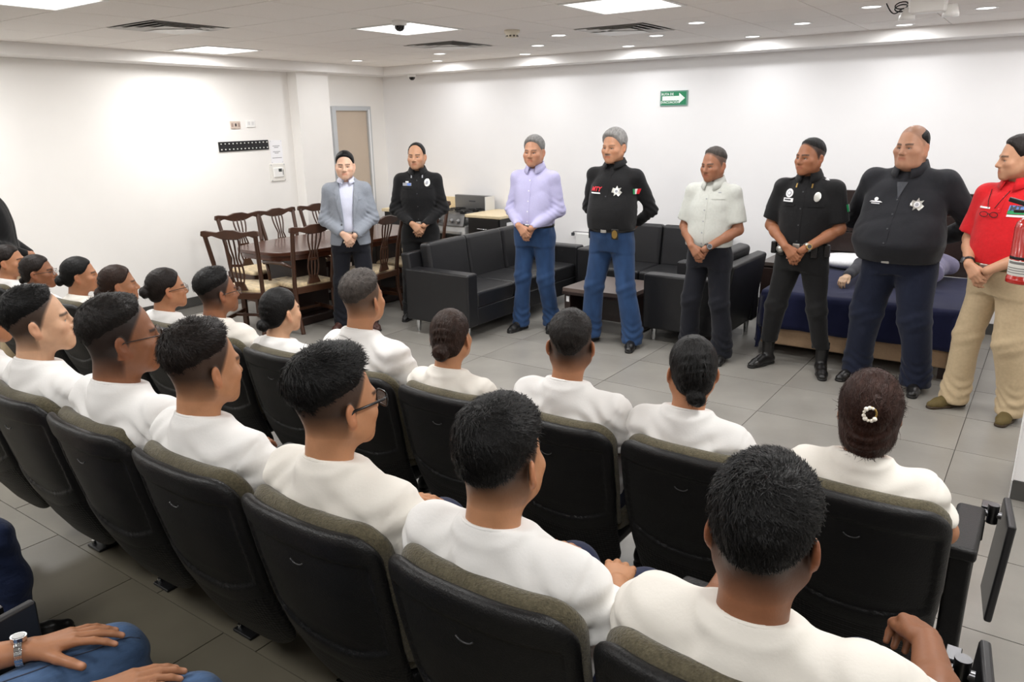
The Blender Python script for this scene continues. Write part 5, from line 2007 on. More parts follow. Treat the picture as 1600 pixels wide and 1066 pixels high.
# ---- dining chairs with pierced splats
def dining_chair(arms=False):
    t_ = empty('dining_chair')
    hw, dp = 0.235, 0.23
    # rear posts run up into the back, splayed backwards
    for q in (-1, 1):
        pts = [(q * 0.20, -dp - 0.06, 0.0), (q * 0.20, -dp, 0.24), (q * 0.205, -dp + 0.005, 0.45), (q * 0.215, -dp - 0.025, 0.70), (q * 0.235, -dp - 0.085, 0.965)]
        m_ = MB()
        for a_, b_ in zip(pts[:-1], pts[1:]):
            m_.cyl(a_, b_, 0.021, 0.02, 8)
        m_.build('rear_leg', WOODC, t_)
        MB().box((q * 0.21, dp - 0.02, 0.21), (0.045, 0.045, 0.42)).build('front_leg', WOODC, t_, bevel=0.006)
    # shaped crest rail
    cr = [(-0.27, 0.955), (-0.262, 0.995), (-0.225, 1.0), (-0.12, 0.985), (-0.05, 1.005), (0.05, 1.005), (0.12, 0.985), (0.225, 1.0), (0.262, 0.995), (0.27, 0.955),
          (0.225, 0.935), (0.17, 0.955), (0.11, 0.935), (0.06, 0.92), (-0.06, 0.92), (-0.11, 0.935), (-0.17, 0.955), (-0.225, 0.935)]
    M = Matrix.Translation((0, -dp - 0.1, 0)) @ Matrix.Rotation(0.0, 4, 'X')
    MB().prism(cr, 0.03, M).build('crest_rail', WOODC, t_, bevel=0.006)
    # splat: four wavy ribs joined at waist and foot

    def yb(z):
        return float(np.interp(z, [0.45, 0.7, 0.965], [-dp + 0.005, -dp - 0.025, -dp - 0.085]))
    sp = MB()
    for k in (-1.5, -0.5, 0.5, 1.5):
        pts = []
        for i in range(15):
            z = 0.50 + 0.43 * i / 14
            u = i / 14
            w_ = 0.030 * (0.5 + 0.62 * abs(math.sin(u * math.pi * 1.5 + 0.4))) + 0.01 * u
            pts.append((k * w_ * 1.05, yb(z), z))
        sp.tube(pts, 0.0085, 6)
    sp.box((0, yb(0.68), 0.68), (0.085, 0.018, 0.022))
    sp.build('splat', WOODC, t_)
    MB().prism([(-0.07, 0.45), (0.07, 0.45), (0.05, 0.50), (0.035, 0.53), (-0.035, 0.53), (-0.05, 0.50)], 0.018, Matrix.Translation((0, -dp - 0.008, 0))).build('splat_shoe', WOODC, t_, bevel=0.003)
    # seat frame, cushion, stretchers
    m_ = MB()
    m_.b2((-hw, dp - 0.04, 0.37), (hw, dp, 0.43)).b2((-hw, -dp - 0.01, 0.37), (hw, -dp + 0.03, 0.43)).b2((-hw, -dp, 0.37), (-hw + 0.03, dp, 0.43)).b2((hw - 0.03, -dp, 0.37), (hw, dp, 0.43))
    m_.build('seat_frame', WOODC, t_, bevel=0.004)
    MB().b2((-hw + 0.012, -dp + 0.02, 0.40), (hw - 0.012, dp - 0.012, 0.465)).build('seat_cushion', BROC, t_, bevel=0.028, seg=4)
    for q in (-1, 1):
        MB().b2((q * 0.205 - 0.012, -dp, 0.15), (q * 0.205 + 0.012, dp - 0.04, 0.185)).build('stretcher', WOODC, t_, bevel=0.003)
    MB().b2((-0.2, -0.01, 0.155), (0.2, 0.015, 0.18)).build('stretcher', WOODC, t_, bevel=0.003)
    if arms:
        for q in (-1, 1):
            MB().tube([(q * 0.225, -dp - 0.01, 0.63), (q * 0.25, -0.1, 0.655), (q * 0.262, 0.08, 0.65), (q * 0.25, 0.19, 0.64), (q * 0.235, 0.215, 0.625)], [0.016, 0.019, 0.021, 0.022, 0.018], 8).build('armrest', WOODC, t_)
            MB().tube([(q * 0.25, 0.15, 0.64), (q * 0.255, 0.12, 0.55), (q * 0.235, 0.14, 0.42)], 0.016, 8).build('arm_post', WOODC, t_)
    return t_


dc = dining_chair()
da = dining_chair(True)
CH = [((-5.98, 4.27, 0), 0.48, 'carved dining chair at the near end of the table, its back to the camera', 0),
      ((-6.66, 4.88, 0), -math.pi / 2 - 0.05, 'carved dining chair along the left wall, nearest the camera', 0),
      ((-6.66, 5.39, 0), -math.pi / 2 + 0.03, 'carved dining chair along the left wall, under the wall notice', 0),
      ((-6.66, 5.95, 0), -math.pi / 2, 'carved dining chair along the left wall, half hidden by the man in the grey jacket', 0),
      ((-5.80, 4.68, 0), math.pi / 2 - 0.12, 'carved dining armchair with its side to the camera left of the grey-jacket man', 1),
      ((-5.66, 5.42, 0), math.pi / 2 + 0.08, 'carved dining chair showing between the grey-jacket man and the officer in black', 0),
      ((-5.66, 5.98, 0), math.pi / 2 - 0.05, 'carved dining chair just left of the officer in black, farther back', 0),
      ((-6.03, 6.60, 0), math.pi, 'carved dining chair at the far end of the table by the kitchen counter', 0)]
used = {0: False, 1: False}
for loc, rz, lab, k in CH:
    src = da if k else dc
    o = src if not used[k] else copy_tree(src)
    used[k] = True
    o.location = loc
    o.rotation_euler = (0, 0, rz)
    tag(o, lab, 'chair', 'carved dining chairs')

# ---- stove
STEEL = mat('stove_steel', srgb(122, 122, 122), 0.32, metal=0.7, noise=0.05, nscale=40, stretch=(1, 1, 12))
SDARK = mat('stove_black', srgb(20, 20, 21), 0.25, spec=0.5)
CREAM = mat('counter_cream', srgb(222, 204, 168), 0.4, noise=0.08, nscale=60)
CABB = mat('cabinet_black', srgb(26, 24, 24), 0.35, noise=0.1, nscale=20)
t = thing('gas_stove', 'steel gas stove with black oven door and round knobs by the back wall', 'stove', (-5.91, 7.28, 0))
MB().b2((-0.28, -0.28, 0.03), (0.28, 0.28, 0.70)).build('body', mat('stove_white', srgb(214, 214, 212), 0.4), t, bevel=0.006)
MB().b2((-0.255, -0.30, 0.12), (0.255, -0.279, 0.60)).build('oven_door', SDARK, t, bevel=0.006)
MB().b2((-0.24, -0.335, 0.615), (0.24, -0.315, 0.645)).b2((-0.235, -0.32, 0.62), (-0.215, -0.28, 0.64)).b2((0.215, -0.32, 0.62), (0.235, -0.28, 0.64)).build('oven_handle', mat('handle_steel', srgb(190, 190, 188), 0.3, metal=0.5), t, bevel=0.004)
Mk = Matrix.Rotation(-0.3, 3, 'X')
MB().box((0, -0.275, 0.76), (0.56, 0.03, 0.13), Mk).build('control_panel', STEEL, t, bevel=0.004)
for k in range(5):
    x = -0.2 + 0.1 * k
    kb = MB().cyl((x, -0.285, 0.765), (x, -0.325, 0.752), 0.024, 0.02, 16).build('knob', mat('knob_steel', srgb(150, 150, 150), 0.3, metal=0.6), t)
    MB().box((x, -0.327, 0.752), (0.006, 0.006, 0.034)).build('knob_grip', mat('handle_steel', srgb(190, 190, 188), 0.3), kb)
MB().b2((-0.28, -0.26, 0.80), (0.28, 0.28, 0.83)).build('cooktop', STEEL, t, bevel=0.004)
for qx in (-1, 1):
    for qy in (-0.12, 0.12):
        g = MB().cyl((qx * 0.14, qy, 0.83), (qx * 0.14, qy, 0.845), 0.04, n=16).build('burner', SDARK, t)
        m_ = MB()
        for a in (0, 1, 2, 3):
            c_, s_ = math.cos(a * math.pi / 4), math.sin(a * math.pi / 4)
            m_.box((qx * 0.14, qy, 0.856), (0.2, 0.01, 0.01), a * math.pi / 4)
        m_.tube([(qx * 0.14 + 0.1 * math.cos(u), qy + 0.1 * math.sin(u), 0.856) for u in np.linspace(0, 6.283, 17)[:-1]], 0.005, 6, closed=True)
        m_.build('grate', SDARK, t)
MB().b2((-0.28, 0.24, 0.83), (0.28, 0.30, 1.01)).build('backguard', STEEL, t, bevel=0.008)
MB().b2((-0.05, 0.236, 0.93), (0.05, 0.239, 0.945)).build('maker_plate', PDARK, t)
MB().b2((0.285, 0.12, 0.83), (0.30, 0.30, 1.01)).build('side_guard', mat('stove_white', srgb(214, 214, 212), 0.4), t)

t = thing('kitchen_cabinet', 'black kitchen cabinet with cream counter right of the stove', 'cabinet', (-5.35, 7.30, 0))
MB().b2((-0.23, -0.29, 0.0), (0.23, 0.32, 0.81)).build('body', CABB, t, bevel=0.004)
dr = MB().b2((-0.215, -0.31, 0.60), (0.215, -0.289, 0.80)).build('drawer', CABB, t, bevel=0.004)
MB().cyl((-0.07, -0.33, 0.69), (0.07, -0.33, 0.69), 0.006, n=8).cyl((-0.065, -0.33, 0.69), (-0.065, -0.308, 0.69), 0.004, n=6).cyl((0.065, -0.33, 0.69), (0.065, -0.308, 0.69), 0.004, n=6).build('handle', CHROME, dr)
dr = MB().b2((-0.215, -0.31, 0.08), (0.215, -0.289, 0.585)).build('door', CABB, t, bevel=0.004)
MB().cyl((-0.07, -0.33, 0.54), (0.07, -0.33, 0.54), 0.006, n=8).build('handle', CHROME, dr)
MB().b2((0.2305, -0.16, 0.62), (0.2325, -0.03, 0.76)).build('sticker', PWHITE, t, label='white sticker on the cabinet side')
t2 = MB().b2((-0.26, -0.32, 0.81), (0.26, 0.32, 0.85)).build('cabinet_worktop', CREAM, None, bevel=0.012)
t2.location = (-5.35, 7.30, 0)
tag(t2, 'cream worktop on the black cabinet right of the stove', 'worktop')
t = thing('kitchen_counter', 'dark low counter with cream upstand behind the dining chairs, left of the stove', 'counter', (-6.62, 7.34, 0))
MB().b2((-0.40, -0.24, 0.0), (0.40, 0.34, 0.80)).build('body', CABB, t, bevel=0.004)
MB().b2((-0.42, -0.27, 0.80), (0.42, 0.34, 0.84)).b2((-0.42, 0.31, 0.84), (0.42, 0.34, 0.965)).build('worktop', CREAM, t, bevel=0.006)

# ---- low white panel with a grey rail on the back wall
t = thing('wall_panel_heater', 'low white wall panel with a thin grey rail behind the sofas', 'heater', (-4.0, 7.70, 0))
MB().b2((-0.5, -0.05, 0.2), (0.62, -0.001, 0.615)).build('panel', FRW, t, bevel=0.006)
MB().tube([(-0.53, -0.03, 0.60), (-0.53, -0.055, 0.635), (-0.5, -0.055, 0.64), (0.6, -0.055, 0.64)], 0.006, 8).build('rail', mat('rail_grey', srgb(140, 140, 142), 0.4, metal=0.4), t)
MB().b2((-0.55, -0.065, 0.59), (-0.52, -0.04, 0.625)).build('bracket', PDARK, t)

# ---- bed
NAVYB = fabric('navy_blanket', (19, 24, 58), noise=0.08, nscale=30, bump=0.1, bscale=120, wrinkle=0.35, wscale=3.0)
TAN = fabric('tan_bed_base', (168, 140, 112), noise=0.06, wrinkle=0.1)
BX, BY0, BY1 = -1.13, 6.10, 7.62
BW = 0.69
t = thing('bed', 'double bed with tan base and dark slatted headboard behind the officers', 'bed', (BX, BY0, 0))
MB().b2((-BW, 0.0, 0.09), (BW, BY1 - BY0 - 0.02, 0.29)).build('base', TAN, t, bevel=0.015)
MB().b2((-BW, 0.01, 0.29), (BW, BY1 - BY0 - 0.02, 0.51)).build('mattress', mat('mattress_white', srgb(220, 218, 214), 0.8), t, bevel=0.05, seg=4)
for qx in (-1, 1):
    for yy in (0.06, 1.35):
        MB().b2((qx * (BW - 0.05) - 0.03, yy - 0.03, 0.0), (qx * (BW - 0.05) + 0.03, yy + 0.03, 0.09)).build('leg', WENGE, t)
for k in range(5):
    MB().b2((-BW - 0.05, BY1 - BY0, 0.26 + 0.194 * k), (BW + 0.08, BY1 - BY0 + 0.045, 0.26 + 0.194 * k + 0.182)).build('headboard_board', WENGE, t, bevel=0.004)
for q in (-1, 1):
    MB().b2((q * 0.55 - 0.04, BY1 - BY0 + 0.045, 0.0), (q * 0.55 + 0.04, BY1 - BY0 + 0.07, 1.2)).build('headboard_post', WENGE, t)
# blanket: cloth draped over mattress with hanging sides
nx, ny = 56, 48
vs = []
for j in range(ny + 1):
    for i in range(nx + 1):
        u = -1.30 + 2.60 * i / nx          # across, in metres of cloth
        v_ = -0.30 + 1.62 * j / ny         # from the foot up
        x = max(-BW - 0.015, min(BW + 0.015, u))
        hang = max(0.0, abs(u) - BW - 0.015)
        hang = min(hang, 0.36 if u > 0 else 0.42)
        y = max(-0.012, v_)
        hf = max(0.0, -v_ - 0.012)
        z = 0.525 - hang - hf
        fo = 0.02 * math.sin(v_ * 14 + u * 3) * min(1, hang * 5)
        ff = 0.015 * math.sin(u * 16) * min(1, hf * 6)
        x += math.copysign(0.05 * hang + abs(fo), u) if hang > 0 else 0
        y -= 0.06 * hf + abs(ff)
        if hang > 0 and hf > 0:
            x -= math.copysign(0.03, u)
        vs.append((x, y, max(0.06, z) + 0.004 * math.sin(u * 9 + v_ * 5)))
fs = [(j * (nx + 1) + i, j * (nx + 1) + i + 1, (j + 1) * (nx + 1) + i + 1, (j + 1) * (nx + 1) + i) for j in range(ny) for i in range(nx)]
o = MB().add(vs, fs, True).build('blanket', NAVYB)
o.location = (BX, BY0, 0)
md = o.modifiers.new('thick', 'SOLIDIFY')
md.thickness = 0.008
md.offset = 1
tag(o, 'navy blue blanket draped over the bed', 'blanket')
S = SDF((-0.36, -0.25, -0.09), (0.36, 0.25, 0.12), 0.012)
S.ell((0, 0, 0.0), (0.31, 0.19, 0.07), 0.02)
S.disp(wave(77, 0.004, 14, 3))
P, Q = S.polygon(2)
o = obj('pillow', np_mesh('pillow', P, Q), fabric('white_pillow', (232, 232, 234), bump=0.1), None)
o.location = (BX - 0.3, 7.40, 0.60)
tag(o, 'white pillow at the head of the bed', 'pillow')
t = thing('nightstand', 'dark wood nightstand between the armchair and the bed', 'nightstand', (-2.0, 7.36, 0))
MB().b2((-0.15, -0.28, 0.0), (0.15, 0.3, 0.55)).build('body', WENGE, t, bevel=0.003)
MB().b2((-0.16, -0.3, 0.55), (0.16, 0.3, 0.585)).build('top', mat('nightstand_top', srgb(70, 62, 58), 0.3), t, bevel=0.003)
for z0 in (0.06, 0.31):
    dr = MB().b2((-0.135, -0.298, z0), (0.135, -0.279, z0 + 0.22)).build('drawer', WENGE, t, bevel=0.003)
    MB().cyl((0, -0.298, z0 + 0.11), (0, -0.318, z0 + 0.11), 0.01, n=10).build('knob', CHROME, dr)

# ---- two clothed training manikins lying on the bed
ALY = np.array([[-1, 0, 0], [0, 0, 1], [0, 1, 0]], float)
MSK = (224, 190, 160)


def manikin(loc, label, cloth, seed, armq, el, wr, hd):
    root = thing('training_manikin', label, 'manikin', loc, 0, 'training manikins lying on the bed')
    S = SDF((-0.45, -0.5, -0.02), (0.45, 0.62, 0.34), 0.010)
    S.loft((0, 0, 0.125), ALY, [(-0.15, 0.16, 0.10, 0), (0.1, 0.16, 0.105, 0), (0.28, 0.18, 0.11, 0), (0.36, 0.15, 0.09, 0), (0.42, 0.07, 0.06, 0)], 0.03)
    for q in (-1, 1):
        sh = V3(q * 0.17, 0.31, 0.12)
        e_, w_ = (V3(*el), V3(*wr)) if q == armq else (V3(q * 0.25, 0.08, 0.1), V3(q * 0.2, -0.14, 0.12))
        S.cone(V3(q * 0.06, 0.34, 0.125), sh, 0.05, 0.055, 0.04)
        S.cone(sh, e_, 0.056, 0.05, 0.03)
        S.cone(e_, w_, 0.05, 0.04, 0.03)
    S.disp(wave(seed, 0.005, 18, 4))
    cloth_obj('jacket', S, cloth, root)
    parts = []
    for q in (-1, 1):
        e_, w_ = (V3(*el), V3(*wr)) if q == armq else (V3(q * 0.25, 0.08, 0.1), V3(q * 0.2, -0.14, 0.12))
        d_ = nrm(w_ - e_)
        S = SDF(w_ - 0.2, w_ + 0.2, 0.006)
        S.cone(w_ - d_ * 0.05, w_ + d_ * 0.02, 0.028, 0.026, 0.01)
        hand(S, w_ + d_ * 0.01, d_ if q != armq else V3(*hd), V3(0, 0, 1), V3(-q, 0, 0), (0.5, 0.7, 0.5), 0.95, 0.03, (0.4, 0.3))
        parts.append(S.polygon(1))
    hc = V3(0, 0.56, 0.13)
    R = np.array([[-1, 0, 0], [0, 0, 1], [0, 1, 0]], float).T
    S = SDF(hc - 0.25, hc + 0.18, 0.006)
    pp = dict(skin=MSK, brow=0.3)
    head_field(S, hc, R, 1.0, pp)
    S.cone(hc - V3(0, 0.05, 0), hc - V3(0, 0.2, 0.0), 0.05, 0.055, 0.03)
    parts.append(S.polygon(1))
    S = SDF((-0.4, -0.4, 0.0), (0.4, 0.62, 0.3), 0.02)
    S.loft((0, 0, 0.125), ALY, [(-0.1, 0.1, 0.06, 0), (0.2, 0.12, 0.07, 0), (0.36, 0.1, 0.06, 0), (0.5, 0.04, 0.04, 0)], 0.03)
    for q in (-1, 1):
        e_, w_ = (V3(*el), V3(*wr)) if q == armq else (V3(q * 0.25, 0.08, 0.1), V3(q * 0.2, -0.14, 0.12))
        S.cone(V3(q * 0.1, 0.31, 0.12), e_, 0.03, 0.028, 0.02).cone(e_, w_, 0.028, 0.024, 0.02)
    parts.append(S.polygon(1))
    P, Q = join_parts(parts)
    C = np.tile(skin_rgb(MSK), (len(P), 1))
    obj('body', np_mesh('body', P, Q, cols=C), SKINM, root)


manikin((-1.02, 6.84, 0.53), 'training manikin in a dark grey jacket lying on the bed behind the officer in black', fabric('dark_grey_jacket', (58, 58, 64)), 91, -1, (-0.25, 0.1, 0.13), (-0.27, -0.26, 0.09), (-0.2, -1, -0.15))
manikin((-0.80, 6.97, 0.53), 'training manikin with lilac grey sleeve at the right side of the bed', fabric('lilac_grey', (120, 116, 142)), 92, 1, (0.05, 0.16, 0.22), (-0.06, 0.2, 0.16), (-0.6, -0.4, -0.3))

# ---- fire extinguisher on the pillar
t = thing('fire_extinguisher', 'red fire extinguisher hanging on the pillar at the right edge', 'fire extinguisher', (-0.062, 4.40, 1.075))
REDP = mat('extinguisher_red', srgb(184, 34, 24), 0.2, spec=0.5, coat=0.5)
MB().lathe([(0.0005, 0.0), (0.074, 0.0), (0.08, 0.004), (0.08, 0.026), (0.076, 0.03), (0.076, 0.265), (0.07, 0.29), (0.05, 0.31), (0.03, 0.318), (0.022, 0.33), (0.0005, 0.332)], n=36).build('cylinder', REDP, t)
MB().lathe([(0.0768, 0.118), (0.0772, 0.119), (0.0772, 0.131), (0.0768, 0.132)], n=36).build('band', mat('band_black', srgb(20, 20, 20), 0.4), t)
MB().lathe([(0.0767, 0.04), (0.0771, 0.041), (0.0771, 0.112), (0.0767, 0.113)], n=36).build('label', mat('label_white', srgb(226, 224, 218), 0.5), t)
m_ = MB()
for z0, h, a0, a1 in ((0.096, 0.012, 3.5, 5.0), (0.075, 0.004, 3.4, 5.0), (0.064, 0.004, 3.4, 5.0), (0.052, 0.004, 3.4, 5.0)):
    n = 14
    vs = []
    for i in range(n + 1):
        a = a0 + (a1 - a0) * i / n
        vs += [(0.0776 * math.cos(a), 0.0776 * math.sin(a), z0), (0.0776 * math.cos(a), 0.0776 * math.sin(a), z0 + h)]
    m_.add(vs, [(2 * i, 2 * i + 2, 2 * i + 3, 2 * i + 1) for i in range(n)], True)
m_.build('label_print', mat('print_mid', srgb(120, 118, 116), 0.6), t)
MB().b2((-0.03, -0.018, 0.33), (0.03, 0.018, 0.355)).build('valve', CHROME, t, bevel=0.004)
MB().box((-0.045, -0.005, 0.378), (0.15, 0.024, 0.022), Matrix.Rotation(0.28, 3, 'Y')).build('lever', mat('band_black', srgb(20, 20, 20), 0.4), t, bevel=0.005)
MB().b2((-0.09, -0.012, 0.335), (0.02, 0.012, 0.349)).build('carry_handle', MATS['band_black'], t, bevel=0.004)
MB().b2((0.076, -0.02, 0.2), (0.098, 0.02, 0.26)).build('bracket', CSTEEL, t)
# ================================================================== rows of chairs
ROW1Y, ROW2Y, ROW3Y = 2.064, 0.963, -0.15
SX = [-0.33 - PITCH * k for k in range(13)]
chair0 = make_chair()
first = [True]


def put_chair(x, y, z, lab, grp):
    o = chair0 if first[0] else copy_tree(chair0)
    first[0] = False
    o.location = (x, y, z)
    o.rotation_euler = (0, 0, 0)
    tag(o, lab, 'chair', grp)
    return o


WHO1 = ['the woman with the pearl hair clip', 'the woman with the sleek black low bun', 'the man with short hair and protruding ears', 'the brown-haired woman with a coiled bun', 'the man with greyish brown cropped hair',
        'the woman with black bun before the dining armchair', 'the man in glasses with a flat-top haircut', 'the woman in glasses with a reddish bun', 'the woman with brown hair and low bun', 'the woman with a round black bun', 'the woman in glasses near the left edge', 'the woman cut off by the left edge']
WHO2 = ['the man with thick black hair at the front right', 'the man with wet combed black hair', 'the man in thick black glasses', 'the man with cropped dark brown hair', 'the broad man in thin glasses', 'the young man in profile at the left', 'the person cut off by the left edge']
end_chair = []
for k in range(12):
    o = put_chair(SX[k], ROW1Y, 0, 'black front-row chair under ' + WHO1[k], 'front row of auditorium chairs')
    if k == 0:
        end_chair.append(o)
for k in range(7):
    o = put_chair(SX[k], ROW2Y, PZ, 'black second-row chair under ' + WHO2[k], 'second row of auditorium chairs')
    if k == 0:
        end_chair.append(o)
for x, who in ((-1.59, 'the person in light blue jeans'), (-2.10, 'nobody, between the two pairs of jeans'), (-2.61, 'the person in dark jeans')):
    o = put_chair(x, ROW3Y, PZ, 'black chair nearest the camera under ' + who if 'nobody' not in who else 'empty black auditorium chair between the two people in jeans', 'rear row of auditorium chairs')
    if x == -2.10:
        end_chair.append(o)
for n_, o in enumerate(end_chair):
    add_tablet(o, PITCH / 2 if n_ < 2 else 0.10)


# ================================================================== people in the rows
def look(x, y, tx=-2.9, ty=5.6):
    return math.atan2(tx - x, ty - y)


SK = {'tan': (194, 142, 106), 'mid': (180, 128, 95), 'deep': (146, 98, 70), 'light': (220, 176, 144), 'warm': (188, 134, 100)}
ST_SLEEK = (0.045, 0.0013, 0.0006)
R1 = [  # px-derived crown x, crown height, options
    dict(x=-0.345, top=1.172, size=0.92, skin=SK['warm'], hair='loose', hair_mat='auburn', bun=(-0.118, 0.045, 0.02), strands=5200, strand_shape=(0.05, 0.0014, 0.004), head=(-0.16, 0), lab='woman in white shirt with reddish brown hair held by a pearl clip'),
    dict(x=-0.885, top=1.195, size=0.9, skin=SK['warm'], hair='bun', hair_mat='black', bun=(-0.105, -0.062, 0.031), strands=4500, strand_shape=ST_SLEEK, lab='woman in white t-shirt with sleek black hair in a low bun'),
    dict(x=-1.345, top=1.225, size=1.02, skin=SK['mid'], hair='fade', hair_mat='soft', fade=(-0.085, -0.015, 0.92), strands=3600, strand_shape=(0.016, 0.0012, 0.003), lab='man in white t-shirt with short dark hair and protruding ears in the front row'),
    dict(x=-1.905, top=1.155, size=0.88, skin=SK['tan'], hair='bun', hair_mat='brown', bun=(-0.118, -0.032, 0.036), strands=4200, strand_shape=ST_SLEEK, lab='woman in white t-shirt with brown hair in a coiled bun'),
    dict(x=-2.395, top=1.265, size=1.0, skin=SK['tan'], hair='crop', hair_mat='dgrey', fade=(-0.07, 0.0, 0.85), hair_rgb=(60, 52, 46), strands=2600, strand_shape=(0.022, 0.0014, 0.004), lab='man in white t-shirt with cropped greyish brown hair before the grey-jacket man'),
    dict(x=-2.965, top=1.125, size=0.86, skin=SK['light'], hair='bun', hair_mat='black', bun=(-0.122, -0.045, 0.03), strands=2600, strand_shape=ST_SLEEK, lab='woman in white t-shirt with black bun, right of the man with flat-top hair'),
    dict(x=-3.465, top=1.175, size=1.02, skin=SK['deep'], hair='crop', hair_mat='black', fade=(-0.08, -0.01, 0.95), strands=2000, strand_shape=(0.02, 0.0015, 0.004), glasses=1, lab='man in white t-shirt with flat-top black hair and thin glasses in the front row'),
    dict(x=-3.935, top=1.13, size=0.9, skin=SK['warm'], hair='bun', hair_mat='dbrown', bun=(-0.128, 0.0, 0.033), strands=2000, strand_shape=ST_SLEEK, glasses=1, lab='woman in white t-shirt with glasses and a reddish bun high on her head'),
    dict(x=-4.445, top=1.10, size=0.88, skin=SK['mid'], hair='bun', hair_mat='brown', bun=(-0.122, -0.04, 0.034), strands=1800, strand_shape=ST_SLEEK, lab='woman in white t-shirt with brown hair in a low bun behind the broad man'),
    dict(x=-4.895, top=1.11, size=0.88, skin=SK['warm'], hair='bun', hair_mat='black', bun=(-0.128, -0.02, 0.034), strands=1800, strand_shape=ST_SLEEK, lab='woman in white t-shirt with round black bun against the left wall'),
    dict(x=-5.465, top=1.075, size=0.88, skin=SK['deep'], hair='bun', hair_mat='dbrown', bun=(-0.11, -0.05, 0.026), strands=1600, strand_shape=ST_SLEEK, glasses=1, lab='woman in white t-shirt with smooth dark brown hair and glasses near the left edge'),
    dict(x=-5.88, top=1.11, size=0.88, skin=SK['warm'], hair='bun', hair_mat='dbrown', bun=(-0.12, -0.03, 0.03), strands=0, lab='woman whose face is cut by the left edge, in the front row'),
]
GBLACK = mat('spectacle_black', srgb(16, 16, 18), 0.25)
GTHIN = mat('spectacle_metal', srgb(60, 50, 46), 0.3, metal=0.5)
for k, r in enumerate(R1):
    p = dict(r)
    p['label'] = r['lab']
    p['seed'] = 20 + k
    p['loc'] = (SX[k], ROW1Y, 0)
    p['dx'] = max(-0.1, min(0.1, r['x'] - SX[k]))
    y0 = ROW1Y + 0.195
    p.setdefault('head', (look(r['x'], y0), 0.04))
    p['tee'] = TEE if k % 3 else TEE2
    p['near'] = k < 4
    p['hscale'] = 0.97 if r['size'] > 0.95 else 0.93
    p['group'] = 'recruits in white shirts in the front row'
    if k > 6:
        p['legs'] = False
    seated(p)
    d_ = p['_']
    if r.get('glasses'):
        glasses(d_['root'], d_['hc'], d_['R'], d_['hs'], GTHIN, 0.0011)
    if k == 0:
        # pearl clip in the hair
        c_ = bpy.data.objects.new('hair_clip', None)
        link(c_, d_['root'])
        R_, hc_, hs_ = d_['R'], d_['hc'], d_['hs']

        def T_(x, y, z):
            return hc_ + R_ @ (V3(x, y, z) * hs_)
        prl = mat('pearl', srgb(238, 232, 220), 0.2, spec=0.7)
        for i in range(9):
            a = 1.2 + i * 0.55
            px_, pz_ = 0.017 * math.cos(a), 0.045 + 0.02 * math.sin(a)
            o = MB().sphere((0, 0, 0), 0.0042 + 0.0012 * ((i * 7) % 3), 10, 8).build('pearl', prl, c_)
            o.location = T_(px_, -0.152, pz_)
        MB().tube([T_(0.017 * math.cos(a), -0.146, 0.045 + 0.02 * math.sin(a)) for a in np.linspace(0, 6.28, 17)[:-1]], 0.003, 6, closed=True).build('clip_ring', GOLD, c_)

# second row, on the step
R2 = [
    dict(x=-0.315, z=1.335, size=1.07, bulk=0.012, skin=SK['deep'], hair='mid', hair_mat='black', fade=(-0.085, 0.0, 0.97), strands=9000, strand_shape=(0.022, 0.0016, 0.005), comb=(0.1, 0.3, 0.25), hair_t=1.15, head=(-0.14, -0.02), tee=TEE2, hscale=1.02,
         lab='man in white t-shirt with thick black hair, nearest the camera at the right'),
    dict(x=-0.855, z=1.330, size=1.03, skin=SK['tan'], hair='mid', hair_mat='black', fade=(-0.08, -0.01, 0.9), strands=8000, strand_shape=(0.035, 0.0016, 0.0035), comb=(0.0, 0.9, 0.0), hair_t=1.2, head=(-0.10, 0), tee=TEE,
         lab='man in white t-shirt with wet combed black hair in the second row'),
    dict(x=-1.345, z=1.353, size=1.03, skin=SK['tan'], hair='crop', hair_mat='black', fade=(-0.065, -0.005, 0.92), strands=7000, strand_shape=(0.038, 0.0017, 0.005), comb=(-0.3, 0.9, 0.1), hair_t=1.4, head=(0.16, -0.02), glasses=2, tee=TEE2,
         lab='man in white t-shirt with full black hair and thick black glasses'),
    dict(x=-1.885, z=1.350, size=1.0, skin=SK['tan'], hair='crop', hair_mat='dbrown', fade=(-0.08, -0.01, 0.92), strands=6000, strand_shape=(0.026, 0.0015, 0.005), head=(0.03, -0.04), tee=TEE,
         lab='man in white t-shirt with cropped dark brown hair and faded sides'),
    dict(x=-2.315, z=1.378, size=1.1, bulk=0.02, skin=SK['deep'], hair='fade', hair_mat='soft', fade=(-0.105, -0.035, 0.97), strands=5000, strand_shape=(0.016, 0.0014, 0.003), head=(0.35, 0), glasses=1, tee=TEE, hscale=1.04, neck=0.062, face_w=1.05,
         lab='broad man in white t-shirt with short hair and thin glasses'),
    dict(x=-2.875, z=1.346, size=0.98, skin=SK['light'], hair='fade', hair_mat='black', fade=(-0.085, -0.02, 0.94), strands=4500, strand_shape=(0.02, 0.0014, 0.004), head=(0.42, 0.08), tee=TEE, nose=1.15,
         lab='young man in white t-shirt in profile with black hair at the left'),
    dict(x=-3.39, z=1.30, size=0.95, skin=SK['warm'], hair='short', hair_mat='black', strands=0, head=(0.3, 0), tee=TEE, lab='person in white t-shirt cut off by the left edge in the second row'),
]
